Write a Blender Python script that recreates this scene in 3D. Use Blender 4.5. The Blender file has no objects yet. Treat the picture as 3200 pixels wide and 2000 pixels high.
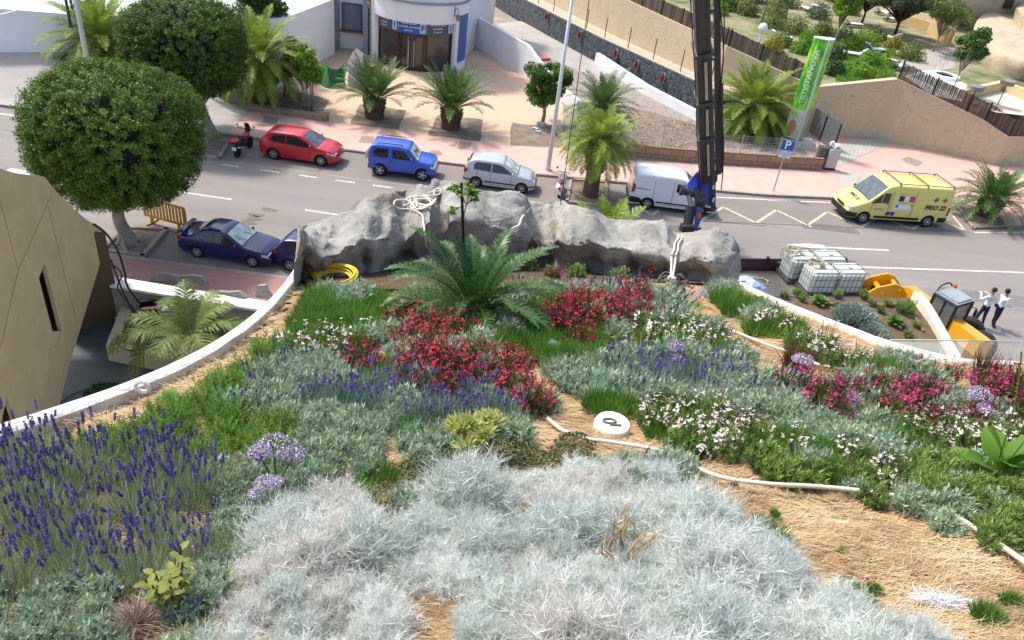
import bpy, math, random
import numpy as np
from mathutils import Vector, Matrix, noise
from mathutils.geometry import tessellate_polygon
sin, cos, pi = math.sin, math.cos, math.pi
R = math.radians
random.seed(7); rng = np.random.default_rng(7)
S = bpy.context.scene
# ------------------------------------------------------------ camera
CAM = Vector((0, 0, 15.6)); FPX = 2400.0
PITCH, ROLL = R(32.82), R(7.41)
Fv = Vector((0, cos(PITCH), -sin(PITCH))); R0 = Vector((1, 0, 0)); U0 = Vector((0, sin(PITCH), cos(PITCH)))
Rv = cos(ROLL)*R0 + sin(ROLL)*U0; Uv = -sin(ROLL)*R0 + cos(ROLL)*U0
cd = bpy.data.cameras.new('camera'); cd.lens = 27.0; cd.sensor_width = 36.0; cd.clip_start = 0.05; cd.clip_end = 2000
cam = bpy.data.objects.new('camera', cd); S.collection.objects.link(cam)
M3 = Matrix((Rv, Uv, -Fv)).transposed().to_4x4(); M3.translation = CAM; cam.matrix_world = M3
S.camera = cam
# ------------------------------------------------------------ light
SUN = Vector((-.58, .33, 1.0)).normalized()
w = bpy.data.worlds.new('World'); S.world = w; w.use_nodes = True
nt = w.node_tree; bg = nt.nodes['Background']; sky = nt.nodes.new('ShaderNodeTexSky'); sky.sky_type = 'NISHITA'
sky.sun_disc = False; sky.sun_elevation = math.asin(SUN.z); sky.sun_rotation = math.atan2(SUN.x, SUN.y)
sky.air_density = 1.0; sky.dust_density = 3.5; sky.ozone_density = 1.0
nt.links.new(sky.outputs[0], bg.inputs[0]); bg.inputs[1].default_value = 0.15
sl = bpy.data.lights.new('sun', 'SUN'); sl.energy = 2.3; sl.angle = R(6); sl.color = (1, .96, .9)
so = bpy.data.objects.new('sun', sl); S.collection.objects.link(so)
so.rotation_euler = SUN.to_track_quat('Z', 'Y').to_euler(); so.location = (0, 0, 60)
S.view_settings.view_transform = 'Standard'; S.view_settings.look = 'None'; S.view_settings.gamma = 1
S.view_settings.exposure = 0.87
S.cycles.max_bounces = 6; S.cycles.transparent_max_bounces = 8
# ------------------------------------------------------------ picture <-> place
def ray(x, y): return Fv*FPX + Rv*(x-1600) - Uv*(y-1000)
def G(x, y, z=0.0):
    "the place seen at photograph pixel x,y on the level z"
    d = ray(x, y); return CAM + d*((z-CAM.z)/d.z)
GA, GB, GC = 1.3, .45, .06
def gz(x, y): return CAM.z - GA - GB*y + GC*x
def PL(x, y, up=0.0):
    "the place seen at pixel x,y on the sloping garden"
    d = ray(x, y); return CAM + d*((-GA+up)/(d.z+GB*d.y-GC*d.x))
def DP(x, y, depth):
    "point at pixel x,y at a distance along the view axis"
    return CAM + ray(x, y)*(depth/FPX)
def pix(P):
    v = Vector(P)-CAM; z = v.dot(Fv); return 1600+FPX*v.dot(Rv)/z, 1000-FPX*v.dot(Uv)/z
def hz(P, y):
    lo, hi = -30, 40
    for _ in range(50):
        m = (lo+hi)/2
        if pix((P[0], P[1], m))[1] > y: lo = m
        else: hi = m
    return lo
def onwall(a, b, x, y):
    "point at pixel x,y on the upright plane through a and b"
    n = Vector((b[1]-a[1], a[0]-b[0], 0)); d = ray(x, y)
    return CAM + d*((Vector((a[0], a[1], 0))-CAM).dot(n)/d.dot(n))
def Z(ox, oy, k): return lambda x, y: (ox+x/k, oy+y/k)
z1 = Z(0, 0, 2.42); z2 = Z(900, 0, 2.42); z3 = Z(1800, 0, 3.024); z4 = Z(2400, 0, 3.024); z5 = Z(600, 330, 3.024)
z6 = Z(1350, 380, 3.024); z7 = Z(1850, 400, 3.024); z8 = Z(2400, 400, 3.024); y1 = Z(2200, 750, 2.42); y2 = Z(0, 500, 1.68)
y3 = Z(850, 550, 3.024); y4 = Z(1600, 600, 3.024); d0 = lambda x, y: (x*1.3228, y*1.3228)
# ------------------------------------------------------------ materials
def lin(h):
    if isinstance(h, tuple): return h
    h = h.lstrip('#'); c = [int(h[i:i+2], 16)/255 for i in (0, 2, 4)]
    return tuple(x/12.92 if x <= .04045 else ((x+.055)/1.055)**2.4 for x in c)
_m = {}
def mat(name, col=(.5, .5, .5), rough=.8, var=.12, scale=3.0, bump=0.0, metal=0.0, coat=0.0, col2=None, bscale=None, spec=.5):
    if name in _m: return _m[name]
    m = bpy.data.materials.new(name); m.use_nodes = True; t = m.node_tree; N = t.nodes; b = N['Principled BSDF']
    col = lin(col); b.inputs['Roughness'].default_value = rough; b.inputs['Metallic'].default_value = metal
    b.inputs['Coat Weight'].default_value = coat; b.inputs['Coat Roughness'].default_value = .06
    b.inputs['Specular IOR Level'].default_value = spec
    tc = N.new('ShaderNodeTexCoord')
    if var > 0 or col2:
        n = N.new('ShaderNodeTexNoise'); n.inputs['Scale'].default_value = scale; n.inputs['Detail'].default_value = 8; n.inputs['Roughness'].default_value = .65
        t.links.new(tc.outputs['Object'], n.inputs['Vector'])
        r = N.new('ShaderNodeValToRGB'); e = r.color_ramp.elements
        e[0].position, e[1].position = .34, .66
        c2 = lin(col2) if col2 else tuple(min(1, c*(1+var)) for c in col)
        c1 = col if col2 else tuple(c*(1-var) for c in col)
        e[0].color = (*c1, 1); e[1].color = (*c2, 1)
        t.links.new(n.outputs['Fac'], r.inputs[0]); t.links.new(r.outputs[0], b.inputs['Base Color'])
    else: b.inputs['Base Color'].default_value = (*col, 1)
    if bump:
        n = N.new('ShaderNodeTexNoise'); n.inputs['Scale'].default_value = bscale or scale*6; n.inputs['Detail'].default_value = 6
        t.links.new(tc.outputs['Object'], n.inputs['Vector'])
        k = N.new('ShaderNodeBump'); k.inputs['Strength'].default_value = bump; k.inputs['Distance'].default_value = .03
        t.links.new(n.outputs['Fac'], k.inputs['Height']); t.links.new(k.outputs[0], b.inputs['Normal'])
    _m[name] = m; return m
def ramp(t, src, stops):
    r = t.nodes.new('ShaderNodeValToRGB'); e = r.color_ramp.elements
    while len(e) < len(stops): e.new(.5)
    for k, (p, c) in enumerate(stops): e[k].position = p; e[k].color = (*lin(c), 1)
    t.links.new(src, r.inputs[0]); return r.outputs[0]
def mixc(t, f, a, b, mode='MIX'):
    n = t.nodes.new('ShaderNodeMix'); n.data_type = 'RGBA'; n.blend_type = mode
    for s, v in ((n.inputs[0], f), (n.inputs[6], a), (n.inputs[7], b)):
        if hasattr(v, 'links'): t.links.new(v, s)
        else: s.default_value = v if isinstance(v, (int, float)) else (*lin(v), 1)
    return n.outputs[2]
def leafmat(name, dark='#000', light='#000', trans=.25, rough=.6):
    if name in _m: return _m[name]
    m = bpy.data.materials.new(name); m.use_nodes = True; t = m.node_tree; N = t.nodes; N.clear()
    o = N.new('ShaderNodeOutputMaterial'); a = N.new('ShaderNodeAttribute'); a.attribute_name = 'rnd'
    oi = N.new('ShaderNodeObjectInfo'); ma = N.new('ShaderNodeMath'); ma.operation = 'MULTIPLY_ADD'
    ma.inputs[1].default_value = .22; t.links.new(oi.outputs['Random'], ma.inputs[0])
    s = N.new('ShaderNodeMath'); s.operation = 'MULTIPLY_ADD'; s.inputs[1].default_value = .85; s.inputs[2].default_value = -.04
    t.links.new(a.outputs['Fac'], s.inputs[0]); t.links.new(s.outputs[0], ma.inputs[2])
    c = ramp(t, ma.outputs[0], [(0, dark), (1, light)])
    b = N.new('ShaderNodeBsdfPrincipled'); b.inputs['Roughness'].default_value = rough; b.inputs['Specular IOR Level'].default_value = .35
    tr = N.new('ShaderNodeBsdfTranslucent'); mx = N.new('ShaderNodeMixShader'); mx.inputs[0].default_value = trans
    t.links.new(c, b.inputs['Base Color']); t.links.new(c, tr.inputs[0])
    t.links.new(b.outputs[0], mx.inputs[1]); t.links.new(tr.outputs[0], mx.inputs[2]); t.links.new(mx.outputs[0], o.inputs[0])
    _m[name] = m; return m
def glassmat(name, tint=(.02, .025, .03), rough=.05, alpha=1.0):
    if name in _m: return _m[name]
    m = bpy.data.materials.new(name); m.use_nodes = True; b = m.node_tree.nodes['Principled BSDF']
    b.inputs['Base Color'].default_value = (*tint, 1); b.inputs['Roughness'].default_value = rough
    b.inputs['Specular IOR Level'].default_value = .8; b.inputs['Alpha'].default_value = alpha
    _m[name] = m; return m
# ------------------------------------------------------------ mesh builder
class MB:
    def __init__(s): s.v = []; s.n = 0; s.f = []; s.r = []; s.m = []
    def add(s, v, f, rnd=None, mi=0):
        v = np.asarray([tuple(p) for p in v] if not isinstance(v, np.ndarray) else v, float).reshape(-1, 3)
        s.v.append(v); s.r.append(np.full(len(v), .5) if rnd is None else np.broadcast_to(rnd, (len(v),)).astype(float))
        if isinstance(f, np.ndarray): s.f.append((f+s.n, mi))
        else:
            by = {}
            for q in f: by.setdefault(len(q), []).append(q)
            for q in by.values(): s.f.append((np.array(q, int)+s.n, mi))
        s.n += len(v)
    def box(s, c, d, rz=0, mi=0, taper=1.0, bev=0.0, rx=0, ry=0):
        c = Vector(c); hx, hy, hz_ = d[0]/2, d[1]/2, d[2]/2
        rot = Matrix.Rotation(rz, 3, 'Z') @ Matrix.Rotation(ry, 3, 'Y') @ Matrix.Rotation(rx, 3, 'X')
        if bev > 0:
            b = min(bev, hx*.95, hy*.95, hz_*.95); vs = []; k = 0
            ring = [(hx-b, -hy), (hx, -hy+b), (hx, hy-b), (hx-b, hy), (-hx+b, hy), (-hx, hy-b), (-hx, -hy+b), (-hx+b, -hy)]
            ins = [(math.copysign(abs(x)-b*.9, x), math.copysign(abs(y)-b*.9, y)) for x, y in ring]
            for zz, rg in ((-hz_, ins), (-hz_+b, ring), (hz_-b, ring), (hz_, ins)):
                vs += [c+rot @ Vector((x, y, zz)) for x, y in rg]
            f = [(a*8+i, a*8+(i+1) % 8, a*8+8+(i+1) % 8, a*8+8+i) for a in range(3) for i in range(8)]
            f += [tuple(range(7, -1, -1)), tuple(range(24, 32))]
            s.add(vs, f, mi=mi); return
        vs = []
        for zz, t in ((-hz_, 1), (hz_, taper)):
            vs += [c+rot @ Vector((x*t, y*t, zz)) for x, y in ((-hx, -hy), (hx, -hy), (hx, hy), (-hx, hy))]
        s.add(vs, [(3, 2, 1, 0), (4, 5, 6, 7), (0, 1, 5, 4), (1, 2, 6, 5), (2, 3, 7, 6), (3, 0, 4, 7)], mi=mi)
    def prism(s, poly, z0, z1, mi=0):
        "upright prism over an xy polygon; z0/z1 a number or a function of x,y"
        p = [(q[0], q[1]) for q in poly]; a = sum(p[i][0]*p[(i+1) % len(p)][1]-p[(i+1) % len(p)][0]*p[i][1] for i in range(len(p)))
        if a < 0: p = p[::-1]
        n = len(p); g = lambda z, q: z(*q) if callable(z) else z
        vs = [(*q, g(z0, q)) for q in p]+[(*q, g(z1, q)) for q in p]
        tr = tessellate_polygon([[Vector((x, y, 0)) for x, y in p]])
        fs = []
        for t in tr:
            A, B, C = (Vector(p[i]) for i in t)
            if (B-A).cross(C-A) < 0: t = t[::-1]
            fs.append(tuple(i+n for i in t)); fs.append(tuple(t[::-1]))
        fs += [(i, (i+1) % n, (i+1) % n+n, i+n) for i in range(n)]
        s.add(vs, fs, mi=mi)
    def sheet(s, poly, z, mi=0):
        p = [(q[0], q[1]) for q in poly]; g = (lambda q: z(*q)) if callable(z) else (lambda q: z)
        tr = tessellate_polygon([[Vector((x, y, 0)) for x, y in p]]); fs = []
        for t in tr:
            A, B, C = (Vector(p[i]) for i in t)
            fs.append(t if (B-A).cross(C-A) > 0 else t[::-1])
        s.add([(*q, g(q)) for q in p], fs, mi=mi)
    def slab(s, pts, off, mi=0, holes=()):
        "a flat polygon (any plane) given thickness by the vector off"
        loops = [[Vector(p) for p in pts]]+[[Vector(p) for p in h] for h in holes]
        off = Vector(off); tr = tessellate_polygon(loops); flat = [p for l in loops for p in l]; n = len(flat)
        fs = [tuple(t) for t in tr]+[tuple(i+n for i in t[::-1]) for t in tr]; k = 0
        for l in loops:
            m = len(l); fs += [(k+i, k+(i+1) % m, k+(i+1) % m+n, k+i+n) for i in range(m)]; k += m
        s.add(flat+[p+off for p in flat], fs, mi=mi)
    def tube(s, pts, r, n=6, mi=0, caps=True, rnd=None):
        pts = [Vector(p) for p in pts]; m = len(pts); rr = r if hasattr(r, '__len__') else [r]*m
        vs = []; up = None
        for i, p in enumerate(pts):
            d = (pts[min(i+1, m-1)]-pts[max(i-1, 0)]).normalized()
            if up is None: up = Vector((0, 0, 1)) if abs(d.z) < .9 else Vector((1, 0, 0))
            a = d.cross(up).normalized(); up = a.cross(d).normalized()
            vs += [p+(a*cos(2*pi*k/n)+up*sin(2*pi*k/n))*rr[i] for k in range(n)]
        fs = [(i*n+k, i*n+(k+1) % n, i*n+n+(k+1) % n, i*n+n+k) for i in range(m-1) for k in range(n)]
        if caps: fs += [tuple(range(n-1, -1, -1)), tuple(range((m-1)*n, m*n))]
        s.add(vs, fs, rnd=rnd, mi=mi)
    def lathe(s, prof, c=(0, 0, 0), n=16, axis='z', mi=0, rnd=None):
        "prof: list of (radius, along)"
        c = Vector(c); vs = []
        for r_, h in prof:
            for k in range(n):
                a = 2*pi*k/n; u, v = r_*cos(a), r_*sin(a)
                vs.append(c+Vector((u, v, h) if axis == 'z' else (u, h, v) if axis == 'y' else (h, u, v)))
        m = len(prof); fs = [(i*n+k, i*n+(k+1) % n, i*n+n+(k+1) % n, i*n+n+k) for i in range(m-1) for k in range(n)]
        if prof[0][0] > 1e-6: fs.append(tuple(range(n-1, -1, -1)))
        if prof[-1][0] > 1e-6: fs.append(tuple(range((m-1)*n, m*n)))
        s.add(vs, fs, rnd=rnd, mi=mi)
    def ball(s, c, r, n=12, sq=(1, 1, 1), nz=0.0, nf=2.0, mi=0, seed=0, rnd=None):
        c = Vector(c); vs = []; h = n//2+1
        for i in range(h):
            a = pi*i/(h-1)-pi/2
            for k in range(n):
                d = Vector((cos(a)*cos(2*pi*k/n), cos(a)*sin(2*pi*k/n), sin(a)))
                q = r*(1+nz*noise.noise(d*nf+Vector((seed*3.1, seed, 0)))) if nz else r
                vs.append(c+Vector((d.x*sq[0], d.y*sq[1], d.z*sq[2]))*q)
        fs = [(i*n+k, i*n+(k+1) % n, i*n+n+(k+1) % n, i*n+n+k) for i in range(h-1) for k in range(n)]
        s.add(vs, fs, mi=mi, rnd=rnd)
    def grid(s, rows, mi=0, flip=False, rnd=None):
        h, w_ = len(rows), len(rows[0]); vs = [p for r_ in rows for p in r_]
        fs = [(i*w_+k, i*w_+k+1, i*w_+w_+k+1, i*w_+w_+k) for i in range(h-1) for k in range(w_-1)]
        if flip: fs = [f[::-1] for f in fs]
        s.add(vs, fs, mi=mi, rnd=rnd)
    def blades(s, P, D, L, W, bend=None, rnd=None, mi=0, side=None):
        "many thin bent leaves at once (arrays)"
        n = len(P); L = np.broadcast_to(L, (n,))[:, None]; W = np.broadcast_to(W, (n,))[:, None]
        if side is None:
            q = rng.normal(size=(n, 3)); side = np.cross(D, q); side /= np.linalg.norm(side, axis=1, keepdims=True)+1e-9
        b = np.zeros((n, 3)) if bend is None else bend
        mid = P+D*L*.5+b*.3; tip = P+D*L+b
        V = np.stack([P-side*W*.35, P+side*W*.35, mid-side*W*.5, mid+side*W*.5, tip], 1).reshape(-1, 3)
        k = np.arange(n)[:, None]*5; rr = rng.random(n) if rnd is None else np.broadcast_to(rnd, (n,))
        base = s.n
        s.v.append(V); s.r.append(np.repeat(rr, 5)); s.n += 5*n
        s.f.append((np.hstack([k, k+1, k+3, k+2])+base, mi)); s.f.append((np.hstack([k+2, k+3, k+4])+base, mi))
    def quads(s, P, A, B, rnd=None, mi=0):
        "flat diamond leaves: centre P, half axes A (long) and B"
        n = len(P); V = np.stack([P-A, P-B*.9+A*.1, P+A, P+B*.9+A*.1], 1).reshape(-1, 3); k = np.arange(n)[:, None]*4
        rr = rng.random(n) if rnd is None else np.broadcast_to(rnd, (n,))
        base = s.n; s.v.append(V); s.r.append(np.repeat(rr, 4)); s.n += 4*n
        s.f.append((np.hstack([k, k+1, k+2, k+3])+base, mi))
    def mesh(s, name, mats, smooth=False):
        me = bpy.data.meshes.new(name); V = np.concatenate(s.v); me.vertices.add(len(V)); me.vertices.foreach_set('co', V.ravel())
        lt = np.concatenate([np.full(len(f), f.shape[1]) for f, _ in s.f]); li = np.concatenate([f.ravel() for f, _ in s.f])
        mi = np.concatenate([np.full(len(f), m) for f, m in s.f])
        me.loops.add(len(li)); me.loops.foreach_set('vertex_index', li.astype(np.int32)); me.polygons.add(len(lt))
        me.polygons.foreach_set('loop_start', np.concatenate([[0], np.cumsum(lt)[:-1]]).astype(np.int32))
        me.polygons.foreach_set('material_index', mi.astype(np.int32))
        me.polygons.foreach_set('use_smooth', np.full(len(lt), smooth))
        for m in (mats if isinstance(mats, (list, tuple)) else [mats]): me.materials.append(m)
        a = me.attributes.new('rnd', 'FLOAT', 'POINT'); a.data.foreach_set('value', np.concatenate(s.r).astype(np.float32))
        me.update(calc_edges=True); me.validate(); return me
COL = S.collection
def tag(o, label=None, cat=None, group=None, kind=None):
    for k, v in (('label', label), ('category', cat), ('group', group), ('kind', kind)):
        if v: o[k] = v
    return o
def thing(name, label, cat, loc=(0, 0, 0), rz=0, group=None, scale=1):
    o = bpy.data.objects.new(name, None); COL.objects.link(o); o.location = loc; o.rotation_euler = (0, 0, rz); o.scale = (scale,)*3
    o.empty_display_size = .2; return tag(o, label, cat, group)
def wmat(p):
    M = Matrix.LocRotScale(p.location, p.rotation_euler, p.scale)
    return wmat(p.parent) @ p.matrix_parent_inverse @ M if p.parent else M
def part(name, mb, m, parent=None, smooth=False, world=False, label=None):
    o = bpy.data.objects.new(name, mb if isinstance(mb, bpy.types.Mesh) else mb.mesh(name, m, smooth)); COL.objects.link(o)
    if parent: o.parent = parent
    if parent and world:
        o.matrix_parent_inverse = wmat(parent).inverted()
    if label: o['label'] = label
    return o
def solo(name, mb, m, label, cat, group=None, smooth=False, base=None):
    "a thing of one mesh, its origin moved to its base"
    me = mb.mesh(name, m, smooth); co = np.empty(len(me.vertices)*3); me.vertices.foreach_get('co', co); co = co.reshape(-1, 3)
    b = np.array(base if base is not None else [co[:, 0].mean(), co[:, 1].mean(), co[:, 2].min()], float)
    me.vertices.foreach_set('co', (co-b).ravel()); me.update()
    o = bpy.data.objects.new(name, me); COL.objects.link(o); o.location = b; return tag(o, label, cat, group)
def struct(name, mb, m, smooth=False, kind='structure'):
    return tag(part(name, mb, m, smooth=smooth), kind=kind)
def copy_thing(t, loc, rz=0, label=None, scale=None, group=None):
    kids = {}
    for o in t.children: kids[o] = list(o.children)
    r_ = t.copy(); COL.objects.link(r_); r_.location = loc; r_.rotation_euler = (0, 0, rz)
    if scale: r_.scale = (scale,)*3
    if label: r_['label'] = label
    if group: r_['group'] = group
    for o, g in kids.items():
        c = o.copy(); COL.objects.link(c); c.parent = r_
        for q in g: e = q.copy(); COL.objects.link(e); e.parent = c
    return r_
def text_mb(body, size, font_scale=1.0, bold=.0, shear=0.0):
    "flat lettering as mesh, centred, in the xy plane"
    cu = bpy.data.curves.new('lettering', 'FONT'); cu.body = body; cu.size = size; cu.align_x = 'CENTER'; cu.align_y = 'CENTER'
    cu.offset = bold; cu.shear = shear; cu.resolution_u = 2
    o = bpy.data.objects.new('lettering', cu); COL.objects.link(o); bpy.context.view_layer.update()
    me = bpy.data.meshes.new_from_object(o.evaluated_get(bpy.context.evaluated_depsgraph_get()))
    v = [Vector((p.co.x*font_scale, p.co.y, 0)) for p in me.vertices]; f = [tuple(p.vertices) for p in me.polygons]
    bpy.data.objects.remove(o); bpy.data.curves.remove(cu); bpy.data.meshes.remove(me)
    return v, f
def put_text(mb, body, size, org, ax, ay, nrm=None, **k):
    mi = k.pop('mi', 0)
    v, f = text_mb(body, size, **k); org, ax, ay = Vector(org), Vector(ax).normalized(), Vector(ay).normalized()
    mb.add([org+ax*p.x+ay*p.y for p in v], f, mi=mi)
def lerp(a, b, t): return a+(b-a)*t
def smoothpath(pts, n=6):
    pts = [Vector(p) for p in pts]; out = []
    for i in range(len(pts)-1):
        p0, p1, p2, p3 = pts[max(i-1, 0)], pts[i], pts[i+1], pts[min(i+2, len(pts)-1)]
        for k in range(n):
            t = k/n; out.append(.5*((2*p1)+(p2-p0)*t+(2*p0-5*p1+4*p2-p3)*t*t+(3*p1-3*p2+p3-p0)*t**3))
    return out+[pts[-1]]
def interp(x, pts):
    if x <= pts[0][0]: return pts[0][1]
    for (a, b), (c, d) in zip(pts, pts[1:]):
        if x <= c: return b+(d-b)*(x-a)/(c-a)
    return pts[-1][1]
# ============================================================ SETTING
def tiles(name, c1, c2, mortar, w=.4, h=.4, rot=0.0, ms=.012, rough=.85, off=0.0, dirt='#8a7a6c', dfac=.35, bump=.2, wallplane=None):
    m = bpy.data.materials.new(name); m.use_nodes = True; t = m.node_tree; N = t.nodes; b = N['Principled BSDF']
    tc = N.new('ShaderNodeTexCoord'); mp = N.new('ShaderNodeMapping'); mp.inputs['Rotation'].default_value = rot if isinstance(rot, tuple) else (0, 0, rot)
    t.links.new(tc.outputs['Object'], mp.inputs[0])
    br = N.new('ShaderNodeTexBrick'); br.inputs['Scale'].default_value = 1; br.inputs['Brick Width'].default_value = w; br.inputs['Row Height'].default_value = h
    br.inputs['Mortar Size'].default_value = ms; br.offset = off; br.inputs['Color1'].default_value = (*lin(c1), 1); br.inputs['Color2'].default_value = (*lin(c2), 1)
    br.inputs['Mortar'].default_value = (*lin(mortar), 1); br.inputs['Bias'].default_value = 0; t.links.new(mp.outputs[0], br.inputs[0])
    n = N.new('ShaderNodeTexNoise'); n.inputs['Scale'].default_value = .6; n.inputs['Detail'].default_value = 10; n.inputs['Roughness'].default_value = .7; t.links.new(tc.outputs['Object'], n.inputs[0])
    f = ramp(t, n.outputs[0], [(.4, (0, 0, 0)), (.75, (dfac,)*3)])
    c = mixc(t, f, br.outputs[0], dirt); t.links.new(c, b.inputs['Base Color']); b.inputs['Roughness'].default_value = rough
    k = N.new('ShaderNodeBump'); k.inputs['Strength'].default_value = bump; k.inputs['Distance'].default_value = .01; k.invert = True
    t.links.new(br.outputs['Fac'], k.inputs['Height']); t.links.new(k.outputs[0], b.inputs['Normal']); _m[name] = m; return m
def asphalt(name, c1, c2):
    m = bpy.data.materials.new(name); m.use_nodes = True; t = m.node_tree; N = t.nodes; b = N['Principled BSDF']
    tc = N.new('ShaderNodeTexCoord'); mp = N.new('ShaderNodeMapping'); mp.inputs['Scale'].default_value = (.05, .8, 1); t.links.new(tc.outputs['Object'], mp.inputs[0])
    n = N.new('ShaderNodeTexNoise'); n.inputs['Scale'].default_value = 1.0; n.inputs['Detail'].default_value = 6; t.links.new(mp.outputs[0], n.inputs[0])
    n2 = N.new('ShaderNodeTexNoise'); n2.inputs['Scale'].default_value = .45; n2.inputs['Detail'].default_value = 10; n2.inputs['Roughness'].default_value = .7; t.links.new(tc.outputs['Object'], n2.inputs[0])
    n3 = N.new('ShaderNodeTexNoise'); n3.inputs['Scale'].default_value = 30; n3.inputs['Detail'].default_value = 4; t.links.new(tc.outputs['Object'], n3.inputs[0])
    a = ramp(t, n.outputs[0], [(.35, c1), (.65, c2)])
    d = mixc(t, ramp(t, n2.outputs[0], [(.4, (0, 0, 0)), (.66, (.75,)*3)]), a, '#8b7f74')
    e = mixc(t, ramp(t, n3.outputs[0], [(.3, (.25,)*3), (.62, (0, 0, 0))]), d, '#4a4845'); t.links.new(e, b.inputs['Base Color']); b.inputs['Roughness'].default_value = .9
    k = N.new('ShaderNodeBump'); k.inputs['Strength'].default_value = .3; k.inputs['Distance'].default_value = .01; t.links.new(n3.outputs[0], k.inputs['Height']); t.links.new(k.outputs[0], b.inputs['Normal'])
    return m
def stone(name, c1, c2, joint, scale=1.6, jw=.035, bump=.5, jf=1.0, rough=.9):
    "irregular stones with joints (cells)"
    m = bpy.data.materials.new(name); m.use_nodes = True; t = m.node_tree; N = t.nodes; b = N['Principled BSDF']
    tc = N.new('ShaderNodeTexCoord'); v = N.new('ShaderNodeTexVoronoi'); v.feature = 'DISTANCE_TO_EDGE'; v.inputs['Scale'].default_value = scale
    v2 = N.new('ShaderNodeTexVoronoi'); v2.inputs['Scale'].default_value = scale
    n = N.new('ShaderNodeTexNoise'); n.inputs['Scale'].default_value = 2.5; n.inputs['Detail'].default_value = 8
    wv = mixc(t, .08, tc.outputs['Object'], n.outputs['Color'])
    t.links.new(tc.outputs['Object'], n.inputs[0])
    for q in (v, v2): t.links.new(wv, q.inputs[0])
    c = ramp(t, v2.outputs['Color'], [(.1, c1), (.9, c2)]); c = mixc(t, ramp(t, n.outputs[0], [(.35, (0, 0, 0)), (.75, (.5,)*3)]), c, c2)
    jm = ramp(t, v.outputs['Distance'], [(0, (jf,)*3), (jw, (0, 0, 0))]); c = mixc(t, jm, c, joint)
    t.links.new(c, b.inputs['Base Color']); b.inputs['Roughness'].default_value = rough
    k = N.new('ShaderNodeBump'); k.inputs['Strength'].default_value = bump; k.inputs['Distance'].default_value = .04
    h = ramp(t, v.outputs['Distance'], [(0, (0, 0, 0)), (jw*2, (1, 1, 1))]); t.links.new(h, k.inputs['Height']); t.links.new(k.outputs[0], b.inputs['Normal'])
    _m[name] = m; return m
M_road = asphalt('asphalt', '#7c7976', '#8a8784'); M_bay = asphalt('asphalt_bay', '#77706a', '#837c76')
M_pave = tiles('pink_paving', '#c79d91', '#cfa79b', '#b39c92', .4, .4, dirt='#a08c80'); M_plaza = tiles('tan_paving', '#c9b097', '#c0a58b', '#a98f78', .3, .3, R(28), .01, dirt='#b39a82', dfac=.55)
M_dirt = mat('dirt', '#7b6e60', .95, .3, 1.8, .6, bscale=14); M_conc = mat('pale_concrete', '#a09c96', .9, .12, .5, .15)
M_kerb = mat('kerb_stone', '#958a80', .9, .2, 2.0, .3); M_white = mat('white_render', '#e6e6e6', .85, .04, .8, .1)
M_sand = mat('sand_render', '#b7a284', .95, .08, 1.2, .2); M_gravel = mat('gravel', '#8d857c', .95, .35, 5, .8, bscale=30)
M_paint = mat('road_paint', '#a5a19a', .85, .12, 5, col2='#dcd9d2'); M_yel = mat('yellow_paint', '#a39c86', .85, .2, 5, col2='#d8cfa8')
M_black = mat('black_metal', '#131417', .5, .1); M_steel = mat('galvanised', '#a9adb0', .45, .1, metal=.6); M_soil = mat('soil', '#4a3b31', .95, .3, 3, .8, bscale=20)
M_green = leafmat('mown_green', '#2c4a12', '#5d8a2a')
g = MB(); g.sheet([(-400, -200), (400, -200), (400, 900), (-400, 900)], -.03); struct('ground', g, mat('far_ground', '#8f8577', .95, .15, .2))
FK = [(-60, 38.4), (-14, 38.42), (0, 38.45), (5.4, 38.95), (13, 39.8), (17.1, 40.7)]
def P2(p, z=0.0): q = G(p[0], p[1], z); return (q.x, q.y)
rk = [P2((2975, 631)), P2((3035, 717)), P2((3200, 714)), (60, P2((3200, 714))[1]+5)]
near = [P2((339, 795)), P2((911, 872)), (60, 29.0-4)]
near[2] = (60, 22)
g = MB(); g.sheet(FK+[rk[0], rk[1], rk[2], rk[3], (60, 10), (-6, 10), (-6, 24.6), near[0], (-60, 25.4)], 0.0); struct('road', g, M_road)
bayfar = [P2(z5(0, 505)), P2(z5(275, 525)), P2(z5(1100, 640)), P2(z5(2400, 800)), P2((1900, 655)), P2(z7(1050, 880)), P2(z7(1950, 925)), P2(z8(385, 925)), P2(z8(1860, 975))]
g = MB(); g.sheet([(-18, 38.3), (0, 38.35), (5.4, 38.85), (13, 39.7), (17.1, 40.6), (rk[0][0]-.1, rk[0][1]), (rk[1][0]-.1, rk[1][1])]+bayfar[::-1], .004); struct('parking_lane', g, M_bay)
g = MB()
a, b = P2(z5(0, 1420)), P2(z8(-1000, 1500))
g.sheet([P2((524, 722)), P2((905, 778)), P2((1000, 790)), P2((960, 878)), near[1], P2((446, 806))], .004); struct('parking_lane', g, M_bay)
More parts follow.
